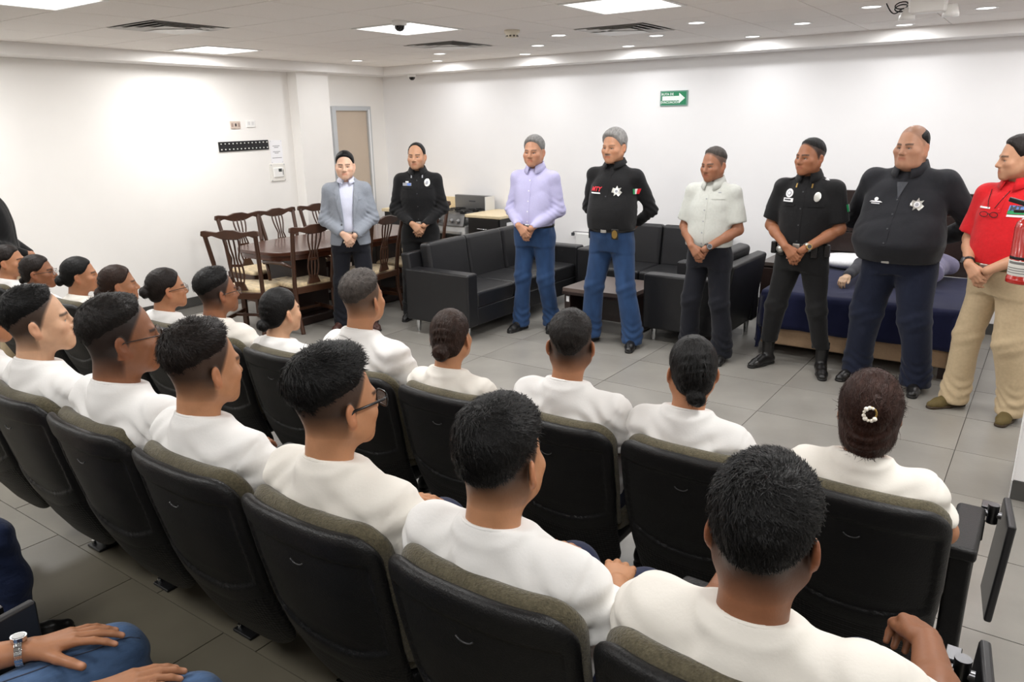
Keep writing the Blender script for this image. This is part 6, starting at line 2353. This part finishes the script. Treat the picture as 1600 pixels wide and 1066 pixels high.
for k, r in enumerate(R2):
    p = dict(r)
    p['label'] = r['lab']
    p['seed'] = 60 + k
    p['loc'] = (SX[k], ROW2Y, PZ)
    p['dx'] = r['x'] - SX[k]
    p['top'] = r['z'] - PZ
    p['near'] = True
    p['group'] = 'recruits in white shirts in the second row'
    if k == 0:
        hy_ = 0.35
        p['wr'] = {1: ((0.30, 0.36, 0.70), (0.25, 0.59, 0.70)), -1: ((-0.27, 0.28, 0.70), (-0.17, 0.52, 0.68))}
        p['hand'] = {1: ((-0.25, 0.8, -0.25), (0.3, 0.2, 1), (-1, 0, 0), (0.55, 0.8, 0.6), 0.02, (0.15, 0.3)),
                     -1: ((0.1, 0.95, 0.0), (0, -0.2, 1), (1, 0, 0.2), (0.15, 0.35, 0.3), 0.06, (0.6, 0.2))}
    seated(p)
    d_ = p['_']
    if r.get('glasses') == 1:
        glasses(d_['root'], d_['hc'], d_['R'], d_['hs'], GTHIN, 0.0013)
    elif r.get('glasses') == 2:
        glasses(d_['root'], d_['hc'], d_['R'], d_['hs'], GBLACK, 0.0026, 0.052, 0.038, 0.0034)

# two people in jeans in the row nearest the camera: hands resting on their knees


def jeans_person(cx, label, skin, cloth, knees, hands, watch_on, seed):
    """cx: seat centre. knees: {side: (x, y, z of knee top)} in room coordinates"""
    root = thing('person', label, 'person', (0, 0, PZ), 0, 'people in jeans in the row nearest the camera')
    hip = V3(cx, ROW3Y + 0.33, 0.50)
    S = SDF(V3(cx - 0.42, hip[1] - 0.22, 0.04), V3(cx + 0.46, 1.0, 0.70), 0.0075)
    S.loft(hip, I3, [(-0.1, 0.17, 0.13, 0), (0.1, 0.17, 0.125, 0)], 0.03)
    for q, (x, y, z) in knees.items():
        kn = V3(x, y - 0.03, z - PZ - 0.078)
        S.cone(hip + V3(q * 0.085, 0, 0.02), kn, 0.092, 0.078, 0.03)
        S.cone(kn, V3(x, y + 0.0, 0.28), 0.076, 0.07, 0.02)
        S.cone(V3(x, y + 0.0, 0.28), V3(x, y - 0.02, 0.10), 0.07, 0.062, 0.02)

        def cre(X_, Y_, Z_, kn=kn):
            r2 = (X_ - kn[0]) ** 2 + (Y_ - kn[1]) ** 2 + (Z_ - kn[2] + 0.03) ** 2
            return 0.0035 * np.exp(-r2 / 0.02) * np.sin((Y_ * 0.8 + Z_) * 90)
        S.disp(cre)
    S.disp(wave(seed, 0.004, 16, 4))
    tr, P, Q = cloth_obj('jeans', S, cloth, root)
    bv = bvh_of(P, Q)
    for q, (x, y, z) in knees.items():
        shoe(root, V3(x, y - 0.03, 0), (0.05 * q, 1), LEATH, 1.0)
        # inseam
        pts = []
        for i in range(24):
            u = i / 23
            ox = x - q * 0.03
            yy = hip[1] + 0.1 + (y - hip[1] - 0.06) * u
            h_ = bv.ray_cast(Vector((ox - q * 0.02 * u, yy, 1.2)), Vector((0, 0, -1)))
            if h_[0] is not None:
                pts.append(tuple(h_[0] + Vector((0, 0, 0.001))))
        if len(pts) > 3:
            MB().tube(pts, 0.0016, 5).build('seam', mat('jeans_stitch', srgb(60, 66, 84), 0.8), tr)
    # upper body, outside the picture
    A = np.array([[1, 0, 0], [0, math.cos(0.2), math.sin(0.2)], [0, -math.sin(0.2), math.cos(0.2)]])
    S = SDF(hip + V3(-0.36, -0.36, -0.1), hip + V3(0.36, 0.25, 0.60), 0.012)
    S.loft(hip, A, [(-0.05, 0.165, 0.125, 0), (0.2, 0.172, 0.13, 0), (0.33, 0.184, 0.126, 0), (0.41, 0.17, 0.11, 0), (0.46, 0.12, 0.09, 0), (0.52, 0.066, 0.064, 0)], 0.03)
    parts, cols, nails = [], [], []
    arms = {}
    nb = hip + A[2] * 0.52
    for q in (-1, 1):
        sh = hip + A[0] * q * 0.168 + A[2] * 0.43
        wr, d_, n_, l_, cu, spd, th, bends = hands.get(q, ((cx + q * 0.15, hip[1] + 0.2, 0.70), (0, 1, -0.1), (0, 0, 1), (-q, 0, 0), (0.2, 0.3, 0.2), 0.08, (0.6, 0.2), None))
        wr = V3(*wr) - V3(0, 0, PZ)
        el = (sh + wr) / 2 + V3(q * 0.09, -0.10, -0.10)
        el = V3(cx + q * 0.27, hip[1] - 0.04, 0.66) if q not in hands else V3(wr[0] + q * 0.03 - 0.10, wr[1] - 0.235, wr[2] + 0.015)
        S.cone(sh, sh + (el - sh) * 0.62, 0.056, 0.066, 0.03)
        arms[q] = (sh, el, wr)
        G = SDF(np.minimum(np.minimum(sh, el), wr) - 0.15, np.maximum(np.maximum(sh, el), wr) + 0.2, 0.0034)
        G.cone(sh, el, 0.05, 0.042, 0.02)
        G.cone(el, el + (wr - el) * 0.35, 0.041, 0.044, 0.02)
        G.cone(el + (wr - el) * 0.3, wr, 0.044, 0.029, 0.02, flat=(V3(*n_), 1.15))
        hand(G, wr, V3(*d_), V3(*n_), V3(*l_), cu, 1.03, spd, th, nails, bends, 0.004)
        parts.append(G.polygon(1))
        cols.append(blank(parts[-1][0], skin))
    cloth_obj('t_shirt', S, TEE, root)
    hc = nb + V3(0, 0.03, 0.155)
    pp = dict(skin=skin, seed=seed, hair='fade', hair_mat='black')
    R = rot3(-0.4, 0)
    G = SDF(hc - V3(0.13, 0.14, 0.24), hc + V3(0.13, 0.145, 0.15), 0.006)
    head_field(G, hc, R, 1.0, pp)
    neck_field(G, hc, R, 1.0, nb + V3(0, -0.01, -0.04))
    parts.append(G.polygon(1))
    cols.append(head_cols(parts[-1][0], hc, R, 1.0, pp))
    P, Q = join_parts(parts)
    C = np.concatenate(cols)
    nail_cols(P, C, nails, skin)
    body = obj('body', np_mesh('body', P, Q, cols=C), SKINM, root)
    make_eyes(hc, R, 1.0, body, pp)
    add_hair(root, hc, R, 1.0, pp, 0.006)
    if watch_on is not None:
        sh, el, wr = arms[watch_on]
        ax = nrm(wr - el)
        c_ = wr - ax * 0.018
        n_ = nrm(V3(*hands[watch_on][2]))
        u = nrm(n_ - ax * (n_ @ ax))
        v = np.cross(ax, u)
        w_ = bpy.data.objects.new('wrist_watch', None)
        link(w_, root)
        for i in range(22):
            a = 0.34 + (2 * math.pi - 0.68) * i / 21
            cc = c_ + u * (0.031 * math.cos(a)) + v * (0.036 * math.sin(a))
            n2 = nrm(u * math.cos(a) / 0.031 + v * math.sin(a) / 0.036)
            t2 = np.cross(ax, n2)
            M = Matrix([[ax[j], t2[j], n2[j]] for j in range(3)])
            MB().box((0, 0, 0), (0.016, 0.0082, 0.0035)).box((0, 0, 0.0005), (0.007, 0.0084, 0.0042)).build('strap_link', CHROME, w_, bevel=0.0008).matrix_local = Matrix.Translation(Vector(cc)) @ M.to_4x4()
        MB().cyl(c_ + u * 0.029, c_ + u * 0.039, 0.017, n=20).build('case', CHROME, w_)
        MB().cyl(c_ + u * 0.039, c_ + u * 0.0402, 0.0135, n=20).build('dial', mat('dial_white', srgb(150, 150, 148), 0.2), w_)
    return root


jeans_person(-1.60, 'person in light blue jeans with steel watch, hands on knees, lower left corner', SK['mid'], FJEANS,
             {-1: (-1.765, 0.765, 0.665), 1: (-1.435, 0.775, 0.66)},
             {-1: ((-1.775, 0.565, 0.715), (0.40, 0.90, -0.02), (-0.12, -0.05, 1.0), (1, -0.3, 0), (0.12, 0.2, 0.2), 0.17, (0.75, 0.0), None),
              1: ((-1.53, 0.575, 0.70), (0.42, 0.90, -0.02), (-0.1, 0.0, 1.0), (-1, 0.3, 0), (0.1, 0.2, 0.2), 0.05, (0.5, 0.1), None)}, -1, 141)
jeans_person(-2.84, 'person in dark blue jeans at the left edge in the row nearest the camera', SK['tan'], DJEANS,
             {-1: (-3.0, 0.80, 0.66), 1: (-2.675, 0.83, 0.655)},
             {1: ((-2.80, 0.64, 0.70), (0.25, 0.95, -0.02), (0, 0, 1), (-1, 0.2, 0), (0.12, 0.2, 0.2), 0.1, (0.5, 0.1), None)}, None, 152)


# ================================================================== people standing at the front
def face(x, y, left_deg):
    """body turned from facing the camera towards the picture's left"""
    return math.atan2(x, -y) - math.radians(left_deg)


D = math.radians
# man in grey jacket
p = dict(seed=3, H=1.65, loc=(-5.26, 4.86, 0), rz=face(-5.26, 4.86, 4), head=(D(2), -0.02), skin=(236, 196, 172), hair='short', hair_mat='black', hair_t=0.85, hair_rgb=(26, 20, 18), jacket=GREYJ, shirt=PALEBL, trousers=DNAVY, shoes=BROWNL, hem=0.86,
         belly=(0.165, 0.13, 0.01), foot=0.15, face_w=1.06, wz=0.99, leg=(0.092, 0.07, 0.066), toe=0.4, hscale=1.06, label='man in a light grey jacket and dark trousers standing at the left of the line')
standing(p)
# officer in black long sleeves
p = dict(seed=4, H=1.71, loc=(-4.99, 5.52, 0), rz=face(-4.99, 5.52, 6), head=(D(10), 0), skin=(202, 156, 126), hair='recede', hair_mat='black', shirt=BLACKC, trousers=BLACK2, shoes=LEATH, placket=(1.0, 1.42, PDARK), belly=(0.152, 0.12, 0.0),
         foot=0.14, sw=0.176, cdrop=0.045, hscale=1.04, beard=0.12, nbut=4, label='officer in a black long-sleeved uniform with an oval badge, behind the sofa')
standing(p)
chest(p, disc(-0.095, 1.335, 0.027, 0.036), SILVER, 'badge', off=0.004, thick=0.004, sub=0, label='oval silver badge')
chest(p, disc(-0.095, 1.337, 0.014, 0.017), PGREY, 'badge_seal', off=0.0075, thick=0.002, sub=0)
chest(p, rect(0.095, 1.322, 0.085, 0.026), PGREY, 'name_tag', off=0.003, thick=0.002)
chest(p, rect(0.075, 1.322, 0.035, 0.02), PBLUE, 'name_tag_blue', off=0.0045, thick=0.002)
chest(p, rect(0.095, 1.344, 0.03, 0.012), PWHITE, 'name_tag_pin', off=0.003, thick=0.002)
for q in (-1, 1):
    chest(p, rect(q * 0.052, 1.395, 0.012, 0.03), PGREY, 'collar_pin', off=0.016, thick=0.002, sub=0)
    chest(p, rect(q * 0.095, 1.29, 0.10, 0.012), BLACKC, 'pocket_flap', off=0.003, thick=0.005)
# man in lavender shirt
p = dict(seed=5, H=1.76, loc=(-3.80, 5.74, 0), rz=face(-3.80, 5.74, 22), head=(D(0), -0.03), skin=(198, 148, 120), hair='short', hair_mat='grey', hair_rgb=(70, 60, 56), shirt=LAV, trousers=JEANS, shoes=LEATH, placket=(1.0, 1.4, PWHITE), belly=(0.175, 0.155, 0.02),
         foot=0.13, brow=0.7, wz=0.99, stag=0.05, cdrop=0.055, hscale=1.06, face_w=1.03, label='man in a lavender shirt and blue jeans standing before the long sofa')
standing(p)
# chief, hands behind the back
p = dict(seed=6, H=1.81, loc=(-2.97, 5.66, 0), rz=face(-2.97, 5.66, 24), head=(D(8), -0.06), skin=(196, 146, 116), hair='full', hair_mat='salt', hair_t=0.7, hair_rgb=(70, 62, 58), moustache=(120, 108, 102), shirt=BLACKC, trousers=JEANS, shoes=LEATH, placket=(1.22, 1.42, PDARK), nbut=1,
         arms='back', belly=(0.19, 0.168, 0.03), chest=0.19, sw=0.182, foot=0.185, leg=(0.098, 0.076, 0.078), brow=0.5, cdrop=0.035, open_v=(1.37, 1.44, SKINM if False else BLACKC), buckle=SILVER, hscale=1.04, wring=(0.178, 0.152, 0.02), belt_h=0.021,
         label='grey-haired man with moustache in black shirt, star badge and jeans, hands behind back')
standing(p)
chest(p, star(-0.085, 1.325, 0.042), SILVER, 'star_badge', off=0.003, thick=0.003, sub=1, label='seven-pointed silver star badge')
chest(p, disc(-0.085, 1.325, 0.018), PWHITE, 'star_centre', off=0.006, thick=0.002, sub=0)
chest(p, disc(-0.085, 1.325, 0.011), PGREY, 'star_seal', off=0.008, thick=0.002, sub=0)
chest_text(p, 'MTY', 0.098, 1.335, 0.05, PRED, 'lettering', sk=0.2, bold=0.0012)
chest(p, rect(0.1, 1.305, 0.09, 0.010, 0.004), PWHITE, 'lettering_strip', off=0.003, thick=0.002)
def on_sleeve(p_, q, t):
    a_, b_, c_ = p_['_']['arms'][q]
    e_ = a_ + (b_ - a_) * t
    return float(e_[1]), float(e_[2])


fy_, fz_ = on_sleeve(p, -1, 0.42)
for dy, m_ in ((0.02, PGREEN), (0.0, PWHITE), (-0.02, PRED)):
    chest(p, rect(fy_ + 0.022 + dy, fz_, 0.02, 0.042), m_, 'flag_patch', off=0.003, thick=0.002, axis=(-0.95, 0.31, 0))
d_ = p['_']
t_ = MB().box((-0.11, d_['bd'] * d_['s'] + 0.035, d_['tz'] - 0.045), (0.062, 0.012, 0.085)).build('badge_holder', LEATH, d_['root'], bevel=0.02)
MB().add([(-0.11 + 0.024 * math.cos(a), d_['bd'] * d_['s'] + 0.043, d_['tz'] - 0.045 + 0.034 * math.sin(a)) for a in np.linspace(0, 6.28, 15)[:-1]], [tuple(range(14))]).build('belt_badge', GOLD, t_)
MB().b2((0.165, -0.02, d_['tz'] - 0.12), (0.205, 0.05, d_['tz'] + 0.04)).build('holster', LEATH, d_['root'], bevel=0.012)
# man in pale short-sleeved shirt
p = dict(seed=7, H=1.67, loc=(-2.15, 5.72, 0), rz=face(-2.15, 5.72, 24), head=(D(14), -0.10), skin=(164, 114, 88), hair='crop', hair_mat='dgrey', hair_t=0.6, hair_rgb=(60, 52, 48), fade=(-0.04, 0.01, 0.75), shirt=PALEGR, sleeve='short', slv=0.82, trousers=DNAVY, shoes=LEATH,
         placket=(0.98, 1.38, PGREY), belly=(0.175, 0.145, 0.015), foot=0.15, leg=(0.098, 0.078, 0.082), face_w=1.05, cdrop=0.06, belt=False, waist=0.985, hem=0.965, armfat=0.01, wz=0.985, hscale=1.06,
         label='man in a pale grey short-sleeved shirt and dark trousers looking down')
standing(p)
d_ = p['_']
watch(d_['root'], d_['arms'][-1][1], d_['arms'][-1][2], mat('watch_steel', srgb(120, 122, 126), 0.3, metal=0.7), PDARK, 0.9, 0.031, LEATH)
chest(p, rect(-0.085, 1.29, 0.09, 0.01), PALEGR, 'pocket_hem', off=0.003, thick=0.004)
chest(p, rect(-0.085, 1.335, 0.02, 0.005), PGREY, 'pocket_mark', off=0.002, thick=0.002)
# officer in black short sleeves
p = dict(seed=8, H=1.735, loc=(-1.47, 5.80, 0), rz=face(-1.47, 5.80, 16), head=(D(26), 0.0), skin=(168, 114, 84), hair='fade', hair_mat='black', hair_t=0.6, hair_rgb=(24, 20, 18), fade=(-0.05, 0.0, 0.92), shirt=BLACKC, sleeve='short', slv=0.85, trousers=BLACK2, shoes=LEATH, boots=True,
         placket=(1.0, 1.4, PDARK), nbut=4, belly=(0.165, 0.14, 0.015), chest=0.19, sw=0.186, armfat=0.012, foot=0.21, leg=(0.094, 0.07, 0.058), cuff=0.2, belt_h=0.026, toe=0.35, cdrop=0.045, hscale=1.06, face_w=1.04,
         label='officer in a black short-sleeved uniform and boots with a duty belt')
standing(p)
d_ = p['_']
watch(d_['root'], d_['arms'][-1][1], d_['arms'][-1][2], GOLD, PDARK, 0.86, 0.032, SILVER)
chest(p, disc(0.1, 1.345, 0.03), PWHITE, 'seal', off=0.003, thick=0.002, sub=0, label='round white seal')
chest(p, disc(0.1, 1.345, 0.017), PGREY, 'seal_centre', off=0.005, thick=0.002, sub=0)
chest(p, disc(0.1, 1.345, 0.011), PWHITE, 'seal_core', off=0.007, thick=0.002, sub=0)
chest(p, rect(0.1, 1.298, 0.076, 0.026), PWHITE, 'name_tag', off=0.003, thick=0.003)
chest(p, rect(0.104, 1.3, 0.05, 0.010), PDARK, 'name_strip', off=0.0055, thick=0.002)
chest(p, disc(-0.1, 1.325, 0.022, 0.033), SILVER, 'badge', off=0.004, thick=0.004, sub=0, label='polished silver badge')
for q in (-1, 1):
    chest(p, rect(q * 0.1, 1.262, 0.11, 0.014), BLACKC, 'pocket_flap', off=0.003, thick=0.005)
    chest(p, rect(q * 0.055, 1.4, 0.010, 0.028), GOLD, 'collar_pin', off=0.016, thick=0.002, sub=0)
o = decal(d_['bv'], rect(-0.135, 0.0, 0.085, 0.05), BLACKC, d_['top'], 'epaulette', (0.0, 0.25, 1.0), 0.006, 0.006, 2) if False else None
s_ = d_['s']
ep = MB().box((-0.13 * s_, -0.012, 1.445 * s_), (0.11, 0.055, 0.01), Matrix.Rotation(-0.34, 3, 'Y')).build('epaulette', BLACKC, d_['root'], bevel=0.003)
MB().box((-0.148 * s_, -0.008, 1.447 * s_), (0.06, 0.045, 0.008), Matrix.Rotation(-0.34, 3, 'Y')).build('epaulette_lettering', PWHITE, ep)
MB().box((0.13 * s_, -0.012, 1.445 * s_), (0.11, 0.055, 0.01), Matrix.Rotation(0.34, 3, 'Y')).build('epaulette', BLACKC, d_['root'], bevel=0.003)
fy_, fz_ = on_sleeve(p, -1, 0.45)
chest(p, rect(fy_ + 0.012, fz_, 0.035, 0.05), PGREEN, 'flag_patch', off=0.003, thick=0.002, axis=(-1, 0, 0))
chest(p, rect(fy_ - 0.012, fz_, 0.016, 0.05), PWHITE, 'flag_patch_white', off=0.005, thick=0.002, axis=(-1, 0, 0))
fy_, fz_ = on_sleeve(p, 1, 0.42)
chest(p, disc(-fy_, fz_, 0.03, 0.035), PWHITE, 'shoulder_patch', off=0.003, thick=0.002, axis=(1, 0, 0))
bz = d_['tz'] - 0.03
for x_, m_, w3 in ((-0.19, LEATH, 0.04), (0.19, LEATH, 0.04), (-0.12, LEATH, 0.05), (0.115, LEATH, 0.05)):
    yb_ = math.sqrt(max(0.0, 1 - (x_ / 0.2) ** 2)) * 0.13 + 0.02
    MB().box((x_, yb_, bz - 0.02), (w3, 0.04, 0.09)).build('belt_pouch', m_, d_['root'], bevel=0.008)
MB().lathe([(0.0005, 0.0), (0.026, 0.001), (0.028, 0.006), (0.0005, 0.008)], c=(0.115, 0.155, bz - 0.015), axis='Y', n=20).build('belt_badge', SILVER, d_['root'])
# large man
p = dict(seed=9, H=1.82, loc=(-0.82, 5.80, 0), rz=face(-0.82, 5.80, 20), head=(D(12), -0.04), skin=(192, 146, 120), hair='bald', hair_mat='black', hair_rgb=(44, 38, 36), fade=(0.0, 0.05, 0.35), shirt=CHARC, trousers=NAVY, shoes=LEATH, belly=(0.275, 0.23, 0.06), wring=(0.235, 0.19, 0.03),
         chest=0.25, sw=0.225, hip=0.212, fat=0.06, armfat=0.022, leg=(0.125, 0.1, 0.09), arms='back', neck=0.07, face_w=1.16, jowl=True, hscale=1.06, foot=0.2, hem=0.885, waist=0.92, drop=0.065, placket=(1.0, 1.40, PDARK), nbut=5, cdrop=0.06, fold=0.004,
         label='very large man in a charcoal shirt with star badge and navy trousers')
standing(p)
chest(p, star(-0.13, 1.31, 0.042), SILVER, 'star_badge', off=0.003, thick=0.003, sub=1, label='seven-pointed silver star badge')
chest(p, disc(-0.13, 1.31, 0.018), PWHITE, 'star_centre', off=0.006, thick=0.002, sub=0)
chest(p, disc(-0.13, 1.31, 0.011), PGREY, 'star_seal', off=0.008, thick=0.002, sub=0)
chest(p, [(0.105, 1.318), (0.17, 1.318), (0.185, 1.31), (0.09, 1.31)], PWHITE, 'emblem_wing', off=0.003, thick=0.002)
chest(p, disc(0.138, 1.33, 0.014, 0.012), PWHITE, 'emblem_crest', off=0.003, thick=0.002, sub=0)
chest(p, rect(0.138, 1.302, 0.06, 0.005), PWHITE, 'emblem_line', off=0.003, thick=0.002)
chest(p, [(-0.035, 1.445), (0.035, 1.445), (0.0, 1.34)], mat('cloth_tee_dark', srgb(62, 64, 70), 0.8), 'undershirt', off=0.004, thick=0.002, sub=3)
# man in red polo
p = dict(seed=10, H=1.755, loc=(-0.20, 5.52, 0), rz=face(-0.20, 5.52, 30), head=(D(42), -0.06), skin=(204, 156, 126), hair='short', hair_mat='dbrown', hair_rgb=(34, 26, 22), hair_t=0.8, shirt=RED, sleeve='short', slv=0.85, trousers=KHAKI, shoes=OLIVEL, belly=(0.175, 0.155, 0.03), foot=0.16,
         leg=(0.098, 0.08, 0.082), placket=(1.3, 1.42, PRED), nbut=2, cdrop=0.05, belt=True, belt_mat=mat('belt_olive', srgb(96, 84, 48), 0.6), hem=0.955, stag=0.04, armfat=0.012, hscale=1.05, wz=0.99, sole=mat('sole_brown', srgb(60, 46, 30), 0.7),
         label='man in a red polo shirt and khaki trousers at the right, looking left')
standing(p)
d_ = p['_']
watch(d_['root'], d_['arms'][1][1], d_['arms'][1][2], mat('watch_steel', srgb(120, 122, 126), 0.3, metal=0.7), PDARK, 0.9, 0.032, LEATH)
chest(p, rect(0.095, 1.325, 0.08, 0.010), PWHITE, 'lettering_strip', off=0.003, thick=0.002)
chest(p, rect(-0.10, 1.325, 0.095, 0.05), PBLUE, 'logo_panel', off=0.003, thick=0.002)
chest(p, rect(-0.10, 1.31, 0.095, 0.02), PGREEN, 'logo_panel_green', off=0.0045, thick=0.002)
chest(p, rect(-0.10, 1.29, 0.095, 0.012), PWHITE, 'lettering_strip', off=0.003, thick=0.002)
chest_text(p, 'MTY', -0.10, 1.333, 0.042, PDARK, 'lettering', off=0.0065, bold=0.001)
# spectacles hanging on a cord from the neck
hc_, s_ = d_['hc'], d_['s']
bvr = d_['bv']
cord = []
for i in range(25):
    u = -1 + 2 * i / 24
    x = 0.045 + 0.062 * u if abs(u) < 0.5 else 0.045 + 0.062 * u
    z = 1.285 + 0.14 * abs(u) ** 1.2
    h_ = bvr.ray_cast(Vector((x, 1, z * s_)), Vector((0, -1, 0)))
    if h_[0] is not None:
        cord.append(tuple(h_[0] + Vector((0, 0.006, 0))))
gl = bpy.data.objects.new('hanging_glasses', None)
link(gl, d_['root'])
MB().tube([c for c in cord[:9]], 0.002, 6).tube([c for c in cord[16:]], 0.002, 6).build('cord', GBLACK, gl)
h_ = bvr.ray_cast(Vector((0.045, 1, 1.29 * s_)), Vector((0, -1, 0)))
gy = (h_[0].y if h_[0] is not None else 0.2) + 0.012
m_ = MB()
for q in (-1, 1):
    m_.tube([(0.045 + q * 0.03 + 0.024 * math.cos(a), gy, 1.285 * s_ + 0.015 * math.sin(a)) for a in np.linspace(0, 6.28, 15)[:-1]], 0.0022, 6, closed=True)
m_.tube([(0.039, gy, 1.288 * s_), (0.051, gy, 1.288 * s_)], 0.0022, 6)
m_.build('frame', GBLACK, gl)
# man in black by the left wall
p = dict(seed=12, H=1.74, loc=(-6.34, 2.36, 0), rz=-0.55, head=(0.2, 0), skin=(190, 140, 110), hair='short', hair_mat='black', shirt=BLACKC, trousers=KHAKI, shoes=LEATH, belly=(0.165, 0.135, 0.01), placket=(1.0, 1.4, PDARK), foot=0.13,
         group='people standing by the left wall', label='person in black long sleeves and khaki trousers standing at the left edge')
standing(p)
# two paper scraps on the floor near the pillar
for k, (x, y) in enumerate(((-0.13, 3.99), (-0.12, 3.86))):
    o = MB().add([(-0.012, -0.008, 0), (0.012, -0.01, 0.002), (0.01, 0.009, 0.0), (-0.009, 0.01, 0.003)], [(0, 1, 2, 3)]).build('paper_scrap', PWHITE)
    o.location = (x, y, 0.002)
    tag(o, 'tiny white paper scrap on the floor, %s from the pillar foot' % ('farther' if k == 0 else 'nearer the chairs'), 'scrap', 'paper scraps on the floor')
